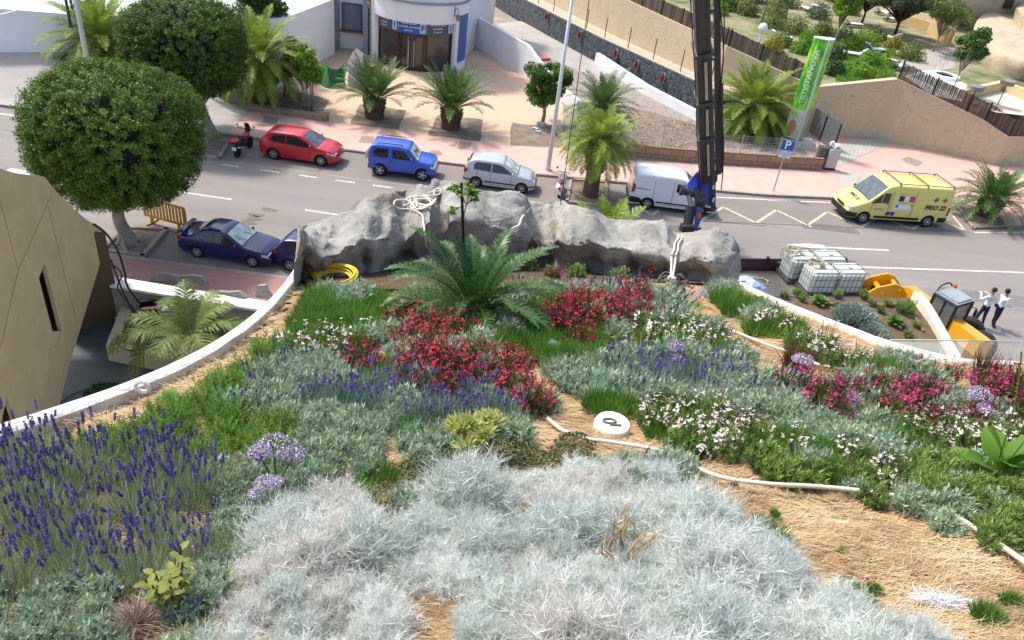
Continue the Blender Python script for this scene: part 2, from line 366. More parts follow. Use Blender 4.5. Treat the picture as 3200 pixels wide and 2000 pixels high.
# pavements (a real step up from the road)
def kerbline(pts, name='kerb', h=.12, wd=.18, side=1, m=None):
    g = MB()
    for (x0, y0), (x1, y1) in zip(pts, pts[1:]):
        L = math.hypot(x1-x0, y1-y0); n = (-(y1-y0)/L*wd*side, (x1-x0)/L*wd*side)
        g.prism([(x0, y0), (x1, y1), (x1+n[0], y1+n[1]), (x0+n[0], y0+n[1])], -.02, h+.003)
    struct(name, g, m or M_kerb)
back = [P2(z2(450, 935), .12), P2(z2(1670, 1100), .12), P2(z6(1260, 290), .12), P2(z7(290, 290), .12), P2(z7(1966, 385), .12), P2((2560, 533), .12)]
g = MB(); outl = [(-16.3, 38.45)]+[(x, y+.02) for x, y in FK[2:]]+rk+[(60, 75), (-16.3, 75)]
g.prism([(x, y) for x, y in outl], -.02, .12); struct('pavement', g, M_pave)
g = MB(); g.prism([(-22, 38.42), (-16.3, 38.42), (-16.3, 46), (-22, 44)], -.02, .121); struct('pavement', g, M_pave)
kerbline(FK[1:]+[(rk[0][0], rk[0][1])]+rk[1:3]); kerbline([(-60, 38.4), (-14, 38.42)])
g = MB(); pz = [(-16.3, 42.3)]+back[:3]+[P2((1860, 480), .12), P2(z2(2400, 900), .12), (0, 58), (-6, 68), (-16.3, 68)]
g.sheet(pz, .124); struct('plaza', g, M_plaza)
g = MB(); p_ = [P2(z6(1230, 270), .12), P2((1960, 500), .12), P2((2560, 535), .12), P2((2480, 420), .12), P2((2180, 345), .12), P2((1860, 190), .12), P2((1600, 60), .12), P2((1470, 60), .12), P2((1690, 230), .12), P2((1760, 330), .12)]
g.sheet(p_, .128); struct('gravel_yard', g, M_gravel)
g = MB(); g.sheet([P2(p, .12) for p in (z3(500, 1010), z3(1150, 1180), z3(2000, 1200), z3(2100, 1380), z3(1100, 1400), z3(300, 1370), z3(250, 1200))], .132); struct('earth', g, M_dirt)
g = MB(); g.sheet([P2(p, .12) for p in (z2(1570, 180), z2(1740, 160), z2(2420, 500), z2(2420, 640), z2(1900, 400))], .133); struct('concrete_ramp', g, M_conc)
for q in (((545, 790), (895, 835), (845, 985), (470, 935)), ((1135, 870), (1475, 905), (1450, 1070), (1055, 1020)), ((1700, 925), (1800, 945), (2000, 950), (2110, 1120), (1680, 1100)),
          ((-260, 545), (0, 670), (315, 755), (240, 905), (0, 870), (-240, 800), (-600, 760), (-640, 690))):
    g = MB(); P = [P2(z2(*p), .12) for p in q]; n = []
    for i in range(len(P)):
        a, b = Vector(P[i]), Vector(P[(i+1) % len(P)])
        for k in range(5): n.append(tuple(a.lerp(b, k/5)+Vector((rng.normal()*.05, rng.normal()*.05))*(k > 0)))
    g.sheet(n, .129); struct('planting_pit', g, M_dirt)
g = MB(); P = [P2(z1(1560, 790), .12), P2(z1(2400, 910), .12)]; P.append((P[1][0]+.05, P[1][1]+.45)); P.append((P[0][0]+.05, P[0][1]+.45)); g.prism(P, .1, .42)
g.box((P[1][0]+.2, P[1][1]+.2, .3), (.7, .5, .42)); solo('bed_edging', g, mat('stone_edging', '#93836f', .9, .25, 3, .4), 'long low stone edging of the dark palm bed by the pink pavement', 'stone edging')
# grey covers let into the paving, manhole
for q in (((560, 1025), (655, 1035), (640, 1085), (530, 1075)), ((1300, 1065), (1390, 1080), (1370, 1135), (1278, 1120))):
    g = MB(); g.sheet([P2(z2(*p), .12) for p in q], .1245); struct('paving_patch', g, mat('grey_patch', '#8f7f75', .9, .1))
for q in (((2000, 875), (2110, 895), (2090, 945), (1980, 925)),):
    g = MB(); g.sheet([P2(z1(*p), .12) for p in q], .1245); struct('paving_patch', g, _m['grey_patch'])
g = MB(); g.sheet([P2(z8(*p), .12) for p in ((1320, 270), (1470, 325), (1400, 365), (1258, 300))], .1345); struct('paving_patch', g, _m['grey_patch'])
c = P2(z2(1115, 1158), .12); g = MB(); g.lathe([(0, .004), (.36, .004), (.38, 0)], (c[0], c[1], .1245), 20); struct('manhole_cover', g, mat('cast_cover', '#8d776b', .8, .1))
g = MB(); g.sheet([P2(z8(*p), .12) for p in ((650, 190), (800, 112), (1240, 80), (1262, 95), (640, 375))], .136)
g.sheet([P2(z8(*p), .12) for p in ((670, 430), (790, 430), (880, 520), (720, 520))], .125); struct('grey_paving', g, tiles('grey_paving', '#b4b4a8', '#a8a99c', '#93948a', .5, .25, R(20), .02, off=.5))
# kerbed tree pits beside the road
def pit(px, name='tree_pit', zz=.05, kerb=(0, 1, 2, 3)):
    P = [P2(p) for p in px]; g = MB(); g.prism(P, -.01, zz); struct(name, g, M_dirt); g = MB()
    for i in kerb:
        a, b = Vector(P[i]), Vector(P[(i+1) % len(P)]); d = (b-a).normalized(); n = Vector((-d.y, d.x))*.08
        g.prism([a-n-d*.08, b-n+d*.08, b+n+d*.08, a+n-d*.08], -.01, .13)
    struct('kerb', g, M_kerb)
pit([z1(1500, 1060), z1(1735, 1078), z1(1655, 1208), z1(1480, 1180)])
pit([z6(1310, 560), z6(1650, 585), z6(1635, 810), z6(1275, 770)])
pit([z8(1760, 712), z8(1940, 950), z8(2240, 948), z8(2160, 835)], zz=.14, kerb=(0,)); 
pit([y2(540, 480), y2(655, 362), y2(872, 372), y2(750, 512)])
# near-left pavement
nl = [P2(y2(520, 495), .1), near[1], P2((960, 868), .1), (-6, 24), (-6, 21), (-14.5, 21), (-17, 25.0)]
g = MB(); g.prism(nl, -.02, .1); struct('pavement', g, tiles('rose_paving', '#ab7f76', '#a0746b', '#8d6f67', .2, .1, R(-3), .012, off=.5)); kerbline([P2(y2(520, 493)), near[1]], side=-1, h=.1)
# road markings
def stripe(a, b, wd=.12, m=None, z=.008):
    a, b = Vector(P2(a)), Vector(P2(b)); d = (b-a).normalized(); n = Vector((-d.y, d.x))*wd/2; g = MB(); g.sheet([a-n, b-n, b+n, a+n], z); struct('road_marking', g, m or M_paint)
for a, b in (((275, 558), (445, 578)), ((645, 608), (825, 632)), ((1010, 657), (1180, 682)), ((1355, 705), (1540, 730)), ((1705, 752), (1895, 778))): stripe(z5(*a), z5(*b), .13)
stripe(z5(-300, 790), z5(375, 888), .13); stripe(z5(1070, 988), z5(1500, 1050), .13)
stripe(z5(275, 525), z5(2500, 815), .09, mat('faded_line', '#9a938a', .9, .1)); stripe(z5(810, 1368), z5(1010, 1390), .1, _m['faded_line']); stripe(z6(920, 752), z6(1290, 800), .14, _m['faded_line'])
stripe(z8(845, 1314), z8(2500, 1370), .13); stripe(z8(0, 683), z8(690, 708), .12); stripe(z7(1180, 655), z7(1966, 692), .12); stripe(z8(1950, 990), z8(2450, 985), .12)
stripe(z1(-100, 848), z1(150, 880), .15); stripe(z1(-100, 990), z1(140, 1015), .1, _m['faded_line'])
stripe(z7(1060, 882), z8(1900, 985), .05, mat('tar_seam', '#55504c', .9, .1)); stripe(z8(-20, 925), z7(1060, 880), .05, _m['tar_seam'])
for q in (((285, 665), (275, 800)), ((285, 665), (570, 822)), ((570, 822), (640, 775)), ((1040, 870), (1240, 748)), ((1240, 748), (1550, 898)), ((1550, 898), (1740, 775)), ((1740, 775), (2070, 935)) ):
    stripe(z7(*q[0]), z7(*q[1]), .14, M_yel)
for q in (((375, 918), (560, 793)), ((560, 793), (880, 938)), ((880, 938), (1060, 830)), ((1060, 830), (1360, 960)), ((1360, 960), (1500, 870)), ((1660, 885), (1860, 970)), ((1860, 970), (1745, 828)), ((1930, 860), (2010, 935))):
    stripe(z8(*q[0]), z8(*q[1]), .14, M_yel)
g = MB(); g.sheet([P2(z8(*p)) for p in ((160, 1100), (390, 1093), (540, 1108), (520, 1122), (1143, 1150), (1143, 1163), (535, 1138), (565, 1157))], .008); struct('road_marking', g, M_paint)
g = MB()
for k in range(26):  # mud patches and crumbs
    x, y = [P2(p) for p in (z5(600, 1035), z5(720, 985), z5(530, 1105), z5(590, 1065))][k % 4] if k < 4 else (random.uniform(-14, 24), random.uniform(29, 37)); r_ = .35 if k < 4 else random.uniform(.02, .07)
    g.sheet([(x+cos(t)*r_*(1+.3*sin(3*t+k)), y+sin(t)*r_*.6*(1+.3*cos(2*t+k))) for t in np.linspace(0, 2*pi, 12)[:-1]], .0085)
struct('road_stains', g, mat('dried_mud', '#6e665c', .95, .2))
for k, (x, y, w_, h_) in enumerate(((-8, 31.5, 3.4, 1.3), (-2.5, 34.2, 5.0, .7), (6.5, 33.0, 2.2, 1.6), (19, 30.6, 4.2, 1.1), (-13.5, 34.6, 2.6, .8), (14, 36.2, 3.0, .9))):
    g = MB(); g.sheet([(x, y), (x+w_, y+.15), (x+w_-.1, y+h_), (x+.1, y+h_-.1)], .0045+.0003*k); struct('asphalt_patch', g, mat('asphalt_patch'+'abc'[k % 3], ('#716e6b', '#858079', '#68655f')[k % 3], .9, .15, 3))
for k, (x, y) in enumerate(((-12, 37), (-6.4, 36.8), (-1.2, 36.7), (7.2, 37), (18.5, 38.9), (-11.5, 26.6), (3.2, 37.2))):
    g = MB(); r_ = .45+.12*(k % 3); g.sheet([(x+cos(t)*r_*(1+.25*sin(3*t+k)), y+sin(t)*r_*.7*(1+.3*cos(2*t+k))) for t in np.linspace(0, 2*pi, 16)[:-1]], .0075); struct('oil_stain', g, mat('oil_stain', '#57524d', .7, .2, 8))
g = MB(); c_ = P2((1330, 730)); g.lathe([(0, .004), (.34, .004), (.36, 0)], (-3.6, 32.4, .008), 20); struct('manhole_cover', g, mat('iron_cover', '#55524e', .6, .2, 9))
# left forecourt rising to the court wall
def fc(x, y): return max(0.0, (y-39.0)*.33) if y < 48 else 3.0
g = MB(); rows = [[(x, y, .13+min(2.9, max(0, (y-39.5)*.40))*min(1, max(0, (-16.8-x)/3))) for x in np.linspace(-60, -16.3, 24)] for y in np.linspace(38.45, 60, 24)]; g.grid(rows); struct('forecourt', g, M_conc)
ZC = 3.85
ct = MB(); c1 = G(-100, 20, ZC); c2 = G(215, 45, ZC); c3 = G(900, 54, ZC); c4 = G(1042, 0, ZC); 
cw = [(c1.x, c1.y), (c2.x, c2.y), (-21, 46.5), (-17.2, 48.2)]
ct.sheet(cw+[(c3.x, c3.y), (-15.2, 56.3), (-15.2, 120), (-90, 120)], ZC); struct('tennis_court', ct, mat('court_green', '#a9b8a6', .9, .1, .8))
g = MB()
for a, b in (((0, 45), (240, -15)), ((900, 25), (1000, -40)), ((80, -5), (215, 40))):
    a, b = G(a[0], a[1], ZC), G(b[0], b[1], ZC); d = (b-a).normalized(); n = Vector((-d.y, d.x, 0))*.06; g.sheet([a-n, b-n, b+n, a+n], ZC+.006)
struct('court_marking', g, M_paint)
def wall(name, pts, z0, z1, th, m, label, cat, side=1, cap=None):
    t = thing(name, label, cat, (pts[0][0], pts[0][1], 0)); g = MB(); k = MB()
    for i, (a, b) in enumerate(zip(pts, pts[1:])):
        a, b = Vector(a[:2]), Vector(b[:2]); d = (b-a).normalized(); n = Vector((-d.y, d.x))*th*side; e = d*.002
        za = z1[i] if hasattr(z1, '__len__') else z1; zb = z1[i+1] if hasattr(z1, '__len__') else z1
        L = (b-a).length; fz = lambda x, y, a=a, d=d, za=za, zb=zb, L=L: za+(zb-za)*max(0, min(1, (Vector((x, y))-a).dot(d)/L))
        g.prism([a, b, b+n, a+n], z0, fz)
        if cap: o = n.normalized()*.03; k.prism([a-o, b-o, b+n+o, a+n+o], lambda x, y: fz(x, y)+.002, lambda x, y: fz(x, y)+.09)
    part('wall', g, m, t, world=True)
    if cap: part('coping', k, cap, t, world=True)
    return t
wall('court_wall', [cw[0], cw[1], cw[2], cw[3], (c3.x, c3.y)], -.1, ZC+.02, .25, M_white, 'long white retaining wall holding up the green sports court at top left', 'retaining wall', 1)
wall('court_wall', [(c3.x, c3.y), (-15.25, 56.35)], -.1, ZC+.02, .25, M_white, 'tall white wall rising behind the palms left of the shop tower', 'wall', 1)
for i, (px, py, top) in enumerate(((298, 20, -300), (222, 85, -300), (228, 40, -300), (283, 30, -300), (222+35, 88, -300))):
    zf = ZC; b = G(px, py, zf); g = MB(); g.box((b.x, b.y, zf+1.8), (.1, .1, 3.6)); g.box((b.x, b.y, zf+.04), (.22, .22, .08))
    solo('fence_post', g, mat('dark_post', '#2e3a42', .5, .1, metal=.3), 'dark steel post of the court fence behind the white wall', 'fence post', 'dark fence posts round the court')
g = MB(); a = [G(*z1(75, 335), .5), G(*z1(600, 470), .5)]
g.tube([(a[0].x, a[0].y, .8), (a[1].x, a[1].y, .8)], .03); g.tube([(a[0].x, a[0].y, .8), (a[0].x, a[0].y, 2.2)], .04)
solo('gate_rail', g, M_black, 'thin dark rail line crossing the pale concrete forecourt at left', 'rail')
b = G(*z1(-40, 300), .8); g = MB(); g.box((b.x-1.6, b.y, 1.0), (4.2, .5, 2.1), rz=.15); g.box((b.x+.2, b.y+.1, 2.3), (.25, .25, .5)); solo('low_pillar_wall', g, mat('beige_block', '#a3988a', .9, .1), 'low beige wall stub with dark post cut by the left edge', 'wall')
# ------------------------------------------------ shop tower
TC = (-9.35, 57.6); TR = 3.45; TH = 9.0
t = thing('shop_building', 'white round tower shop with grey mouldings and blue signs over brown glass doors', 'shop', (TC[0], TC[1], .12))
def arc(a0, a1, r_, n=24): return [(TC[0]+r_*sin(a), TC[1]-r_*cos(a)) for a in np.linspace(a0, a1, n)]
g = MB(); AO = R(56)
def shell(g, a0, a1, r0, r1, z0, z1, n=24, mi=0): g.prism(arc(a0, a1, r1, n)+arc(a1, a0, r0, n), z0, z1, mi)
shell(g, -AO, AO, TR-.3, TR, 3.4, TH, 32); shell(g, AO, R(115), TR-.3, TR, .1, TH, 16); shell(g, R(-90), -AO, TR-.3, TR, .1, TH, 12)
g.prism([(TC[0]-TR-.9-2.4, TC[1]+.5), (TC[0]-TR+.1, TC[1]+.5), (TC[0]-TR+.1, TC[1]+9), (TC[0]-TR-3.3, TC[1]+9)], .1, TH+.5)
g.prism([(TC[0]-TR+.1, TC[1]+2.5), (TC[0]+TR-.3, TC[1]+2.5), (TC[0]+TR+1, TC[1]+12), (TC[0]-TR+.1, TC[1]+12)], .1, TH)
g.prism([(-16, TC[1]-1.2), (TC[0]-TR-3.25, TC[1]-1.2), (TC[0]-TR-3.25, TC[1]+9), (-16, TC[1]+9)], .1, 3.8)
g.prism(arc(R(-90), R(115), TR-.32, 30), TH-.3, TH-.05)
part('wall', g, M_white, t, world=True); g = MB(); M_gm = mat('grey_moulding', '#8b949b', .8, .06)
for z in (4.65, 5.1): shell(g, R(-88), R(112), TR, TR+.1, z, z+.14, 40)
part('moulding', g, M_gm, t, world=True)
for x in (TC[0]-TR-.25, TC[0]-TR-2.95):
    g = MB(); g.box((x-.13, TC[1]-.0, TH/2), (.34, 1.0, TH)); g.box((x+.29, TC[1]+.02, TH/2), (.3, 1.0, TH)); part('pilaster', g, M_gm, t, world=True)
wx, wy = TC[0]-TR-1.6, TC[1]+.48; g = MB(); g.box((wx, wy, 2.4), (1.5, .1, 1.9)); f = part('window', g, mat('window_frame', '#3a2b24', .6), t, world=True)
g = MB(); g.box((wx, wy-.06, 2.4), (1.36, .04, 1.76)); part('pane', g, glassmat('shop_glass', (.16, .2, .24), .08), f, world=True)
g = MB(); g.box((wx, wy-.1, 1.38), (1.8, .3, .12)); part('window_sill', g, mat('terracotta_sill', '#9a6a4c'), t, world=True)
M_brown = mat('brown_frame', '#3a2419', .5, .1)
g = MB(); RG = TR-.35; shell(g, -AO, AO, RG-.06, RG, .14, 2.6, 10); part('shop_glass', g, glassmat('dark_shop_glass', (.03, .028, .026), .06), t, world=True)
for s in (-1, 1):
    g = MB()
    for a in (0.02, .30): shell(g, s*R(a*45+.2), s*R(a*45+2.2) if True else 0, RG-.02, RG+.05, .14, 2.6, 3)
    shell(g, min(s*R(.5), s*R(15)), max(s*R(.5), s*R(15)), RG-.02, RG+.05, .14, .42, 4); shell(g, min(s*R(.5), s*R(15)), max(s*R(.5), s*R(15)), RG-.02, RG+.05, 2.45, 2.62, 4)
    d = part('door', g, M_brown, t, world=True); x, y = arc(s*R(3.4), s*R(3.4), RG+.14, 1)[0]; g = MB(); g.tube([(x, y, .4), (x, y, 2.2)], .035); part('handle', g, M_steel, d, world=True)
    g = MB(); shell(g, s*R(17), s*R(20), RG-.02, RG+.06, .14, 2.62, 3); shell(g, min(s*R(17), s*AO), max(s*R(17), s*AO), RG-.02, RG+.06, .14, .5, 10)
    shell(g, s*R(54), s*AO, RG-.02, RG+.06, .14, 3.4, 3); part('window_frame', g, M_brown, t, world=True)
def curved_text(mb, body, size, ang, z, r_, **k):
    v, f = text_mb(body, size, **k); mb.add([(TC[0]+r_*sin(ang+p.x/r_), TC[1]-r_*cos(ang+p.x/r_), z+p.y) for p in v], f)
M_wt = mat('white_lettering', '#e8ecf2', .6, 0)
for ang, w_, hz0, hz1, mm, lines, sym in ((0, 17, 2.64, 3.44, mat('blue_sign', '#2b58a8', .5, .04), ('IMMOBILIARIA · REAL ESTATE', '922 749 889 · 670 794 812', '618 434 301'), 'F'),
        (-37, 18, 2.64, 3.44, mat('slate_sign', '#4c5160', .5, .04), ('ADMINISTRACION · ALQUILER', '922 789 789', '619 830 789'), 'i'), (37, 18, 2.64, 3.44, _m['slate_sign'] if 'slate_sign' in _m else None, ('ADMINISTRACION · ALQUILER', '922 789 786', '618 834 789'), 'i')):
    g = MB(); mm = mm or _m['slate_sign']; shell(g, R(ang-w_), R(ang+w_), RG+.02, RG+.1, hz0, hz1, 10); sg = part('sign', g, mm, t, world=True)
    g = MB(); aa = R(ang-4.5); 
    for k, tx in enumerate(lines): curved_text(g, tx, (.085, .14, .12)[k], aa, 3.28-.22*k, RG+.108, bold=.003)
    part('lettering', g, M_wt, sg, world=True)
    g = MB(); e = R(ang+w_-4); shell(g, e-R(3.4), e+R(3.4), RG+.1, RG+.112, 2.74, 3.34, 6); em = part('emblem', g, mat('emblem_blue', '#a9c4e6', .5, 0), sg, world=True)
    g = MB(); curved_text(g, sym, .5, e, 3.04, RG+.12, bold=.02); part('emblem_letter', g, mat('emblem_dark', '#214487', .5, 0), sg, world=True)
g = MB(); shell(g, R(62), R(84), TR, TR+.05, .7, 3.9, 8); part('side_banner', g, mat('banner_blue', '#3f5f9c', .5, .2, 4), t, world=True)
for s, a in ((-1, R(-61)), (1, R(52))):
    x, y = arc(a, a, TR+.35, 1)[0]; x0, y0 = arc(a, a, TR, 1)[0]; l = thing('wall_lantern', 'black wrought wall lantern %s on the shop tower' % ('beside the grey pilaster' if s < 0 else 'above the blue side banner'), 'wall lantern', (x0, y0, 4.0))
    g = MB(); g.tube([(x0, y0, 4.6), (x0, y0, 3.9)], .03); g.tube(smoothpath([(x0, y0, 4.2), (x0*.5+x*.5, y0*.5+y*.5, 4.5), (x, y, 4.4), (x, y, 4.15)], 4), .02); part('bracket', g, M_black, l, world=True)
    g = MB(); g.lathe([(.04, 0), (.1, .02), (.17, .32), (.19, .34), (.05, .46), (0, .5)], (x, y, 3.66), 6); part('lamp_shade', g, mat('lantern_glass', '#8a7a52' if s < 0 else '#5a5f66', .3), l, world=True)
# green shade net and white sheet left of the door
A = [G(*z2(*p), .12) for p in ((240, 640), (190, 640), (415, 685), (450, 670))]
g = MB(); a, b = G(*z2(190, 635), .12), G(*z2(440, 685), .12); rows = []
for j in range(8): rows.append([a.lerp(b, i/14)+Vector((.12*sin(i*1.1+j*.5), .35*sin(i*.7)+.12*j*.6, j/7*1.25*(1-.15*sin(i*.9)))) for i in range(15)])
g.grid(rows); solo('shade_net', g, mat('green_net', '#3f7a4a', .8, .25, 2), 'green shade netting draped in front of the white wall by the shop', 'netting', smooth=True)
g = MB(); a, b = G(*z2(455, 655), .12), G(*z2(590, 560), .12); rows = []
for j in range(6): rows.append([a.lerp(b, i/8)+Vector((0, .1*sin(i), j/5*(1.6+.5*sin(i*.5)))) for i in range(9)])
g.grid(rows); solo('white_sheet', g, mat('white_fabric', '#d5d3cf', .9, .06), 'grey white fabric screen standing beside the green netting', 'screen', smooth=True)
# ------------------------------------------------ white ramp wall, black wall, beige walls
wr = [P2(p, .12) for p in ((1454, 128), (1636, 236), (1720, 300), (1800, 345))]
wall('ramp_wall', wr, .1, [2.4, 2.3, 1.2, .8], .25, M_white, 'white ramp wall running down right of the shop tower', 'wall', 1)
wall('ramp_wall', [P2(p) for p in ((1856, 205), (2010, 300), (2190, 392))], .1, [1.0, .8, .7], .35, M_white, 'low white wall band between the tall palms and the dark stone wall', 'wall', 1)
g = MB(); P = [G(*z2(*p), .3) for p in ((1820, 428), (1950, 412), (1985, 440), (1860, 448))]
g.prism(P, .14, .3); solo('tiled_coping', g, mat('red_tiles', '#b9685c', .8, .3, 8), 'strip of red tiles along the top of the ramp wall', 'tiles')
bk = [G(1560, 28, 0), G(1615, 62, 0), G(1859, 198, 0), G(2177, 357, 0), G(2300, 420, 0)]
M_lava = stone('lava_stone', '#353b40', '#596168', '#1b1e20', 3.0, .06, .9)
wall('lava_wall', [(-7, 84)]+[(p.x, p.y) for p in bk], -.1, 2.0, .6, M_lava, 'dark volcanic stone wall running down behind the palms', 'stone wall', 1)
M_beige = stone('sand_stone', '#bcab8d', '#c4b598', '#80694c', 1.7, .016, .25, .6)
led = [Vector((p.x, p.y, 0)) for p in bk]; nrm = Vector((.76, .65, 0)); 
g = MB(); fr = [(-7, 84)]+[(p.x, p.y) for p in bk]; bkk = [(x+2.2, y+1.6) for x, y in fr]; g.prism([(x+.18, y+.14) for x, y in fr]+bkk[::-1], -.05, 2.004); struct('ledge', g, mat('pale_rubble', '#b3a894', .95, .2, 4, .6))
# beige wall behind the ledge: tops from the picture
bw = [(-5.0, 86)]+[(led[1].x+1.6, led[1].y+1.3), (led[2].x+1.4, led[2].y+1.2), (led[3].x+1.1, led[3].y+1.1), (16.6, 51.4), (20.4, 52.3), (23.0, 52.55)]
tops = [5.6, 5.6, 5.5, 5.4]; pxs = [pix((x, y, 4)) for x, y in bw]
tl = [(1959, 0), (2167, 96), (2243, 132), (2362, 185), (2450, 225), (2559, 281)]
def hat(x, y):
    "height whose picture row meets the wall's top line"
    for m in np.arange(1, 7, .02):
        u, v = pix((x, y, m))
        if v < interp(u, [(1700, -119), (1959, 0)]+tl[1:]): return m
    return 5.5
bz = [hat(*p) for p in bw[:4]]+[hat(*bw[4])]; print('beige heights', bz, [pix((*p, z)) for p, z in zip(bw, bz)])
TZ = 3.4
bz = [bz[0], bz[1], bz[2], bz[3], bz[4]]
wall('terrace_wall', bw[:5], .1, bz, .35, M_beige, 'long sand coloured stone wall above the dark volcanic wall', 'stone wall', 1)
cr = [G(2610, 425, 0), G(2731, 440, 0), G(3018, 500, 0), G(3106, 520, 0), G(3330, 560, 0)]
e0 = bw[4]; rp = [e0, (cr[1].x, cr[1].y), (cr[2].x, cr[2].y), (cr[3].x, cr[3].y), (cr[3].x+12, cr[3].y+3.5)]
rz_ = [hz((*rp[0], 0), 281), hz((*rp[1], 0), 251), hz((*rp[2], 0), 380), hz((*rp[3], 0), 430), hz((*rp[3], 0), 430)+.1]; print('right', rz_)
wall('garden_wall', rp, .1, rz_, .35, stone('sand_stone_b', '#bcab8d', '#c4b598', '#80694c', 2.1, .016, .25, .6), 'sand coloured stone garden wall bending round the pink pavement at right', 'stone wall', 1, cap=mat('pale_coping', '#c9b595', .9, .1))
# cane fences on the walls
def cane_fence(pts, h, label):
    t = thing('cane_fence', label, 'fence', pts[0]); g = MB(); p = MB()
    for i, (a, b) in enumerate(zip(pts, pts[1:])):
        a, b = Vector(a), Vector(b); L = (b-a).length; n = int(L/.085); d = (b-a)/L; s = Vector((-d.y, d.x, 0))*.02
        for k in range(n):
            c = a+d*(L*(k+.5)/n); hh = h*(1+random.uniform(-.04, .04)); w_ = d*.034; zz = Vector((0, 0, hh)); l = Vector((random.uniform(-.01, .01), 0, 0))
            g.add([c-w_-s, c+w_-s, c+w_-s+zz+l, c-w_-s+zz+l, c-w_+s, c+w_+s, c+w_+s+zz+l, c-w_+s+zz+l], [(0, 1, 2, 3), (7, 6, 5, 4), (3, 2, 6, 7), (0, 3, 7, 4), (1, 5, 6, 2)], rnd=random.random())
        for k in range(int(L/2.4)+1): c = a+d*min(L, k*2.4); p = MB(); p.box((c.x, c.y-.03, c.z+h/2+.05), (.09, .09, h+.1)); part('post', p, mat('fence_wood', '#2f2822', .9), t, world=True)
    part('cane_panel', g, leafmat('cane', '#3d352c', '#75695a', 0, .9), t, world=True)
q = [(x+.12, y+.12, z) for (x, y), z in zip(bw[:5], bz)]
cane_fence(q, 1.0, 'brown cane fence along the top of the long sand coloured wall')
q = [(x+.1, y+.12, z+.09) for (x, y), z in zip(rp[1:], rz_[1:])]
cane_fence(q, 1.05, 'brown cane fence on the bent garden wall in front of the pool')
# ============================================================ VEHICLES
def paint(name, col, metal=.0, var=.0): return mat(name, col, .28, var, 4, 0, metal, coat=.7)
M_tyre = mat('tyre_rubber', '#17181a', .85, .1); M_rim = mat('alloy_rim', '#b9bcc0', .35, .05, metal=.5); M_trim = mat('black_trim', '#1b1c1e', .6, .05)
M_glass = glassmat('car_glass', (.018, .02, .022), .04); M_wglass = mat('windscreen', '#4d5a60', .06, .25, 2.2); M_lamp = mat('head_lamp', '#c9ced2', .15, .2, 12, metal=.2)
M_tail = mat('tail_lamp', '#a01420', .2, .1); M_plate = mat('number_plate', '#dfe0e0', .5, .03); M_shade = mat('sunshade', '#a9b8b4', .25, .35, 2.5)
def wheel_mesh(rad, wd, spokes, cover=False):
    ty = MB(); r_ = rad; ty.lathe([(r_*.62, -wd/2+.01), (r_*.9, -wd/2), (r_, -wd/2+.03), (r_, wd/2-.03), (r_*.9, wd/2), (r_*.62, wd/2-.01)], n=24, axis='y')
    ri = MB(); ri.lathe([(r_*.63, -wd/2+.012), (r_*.6, -wd/2-.004), (r_*.55, -wd/2+.02), (r_*.5, -wd/2+.045)], n=24, axis='y'); ri.lathe([(r_*.16, wd*.2), (r_*.16, -wd/2-.004), (.0, -wd/2-.012)], n=12, axis='y')
    ri.lathe([(r_*.62, wd/2-.01), (r_*.3, wd/2-.02), (0, wd/2-.02)], n=16, axis='y')
    for k in range(spokes):
        a = 2*pi*k/spokes; d = Vector((cos(a), 0, sin(a))); s = Vector((-sin(a), 0, cos(a))); w0, w1 = (r_*.13, r_*.2) if spokes < 7 else (r_*.05, r_*.07)
        p = [d*r_*.12-s*w0*.6, d*r_*.56-s*w1*.5, d*r_*.56+s*w1*.5, d*r_*.12+s*w0*.6]; o = Vector((0, -wd/2-.001, 0)); ri.add([q+o for q in p]+[q+o+Vector((0, .03, 0)) for q in p], [(0, 1, 2, 3), (7, 6, 5, 4), (0, 4, 5, 1), (1, 5, 6, 2), (2, 6, 7, 3), (3, 7, 4, 0)])
    dk = MB(); dk.lathe([(r_*.6, -wd/2+.05), (0, -wd/2+.05)], n=20, axis='y')
    return ty.mesh('tyre', M_tyre, True), ri.mesh('rim', M_rim, False), dk.mesh('brake_disc', M_trim)
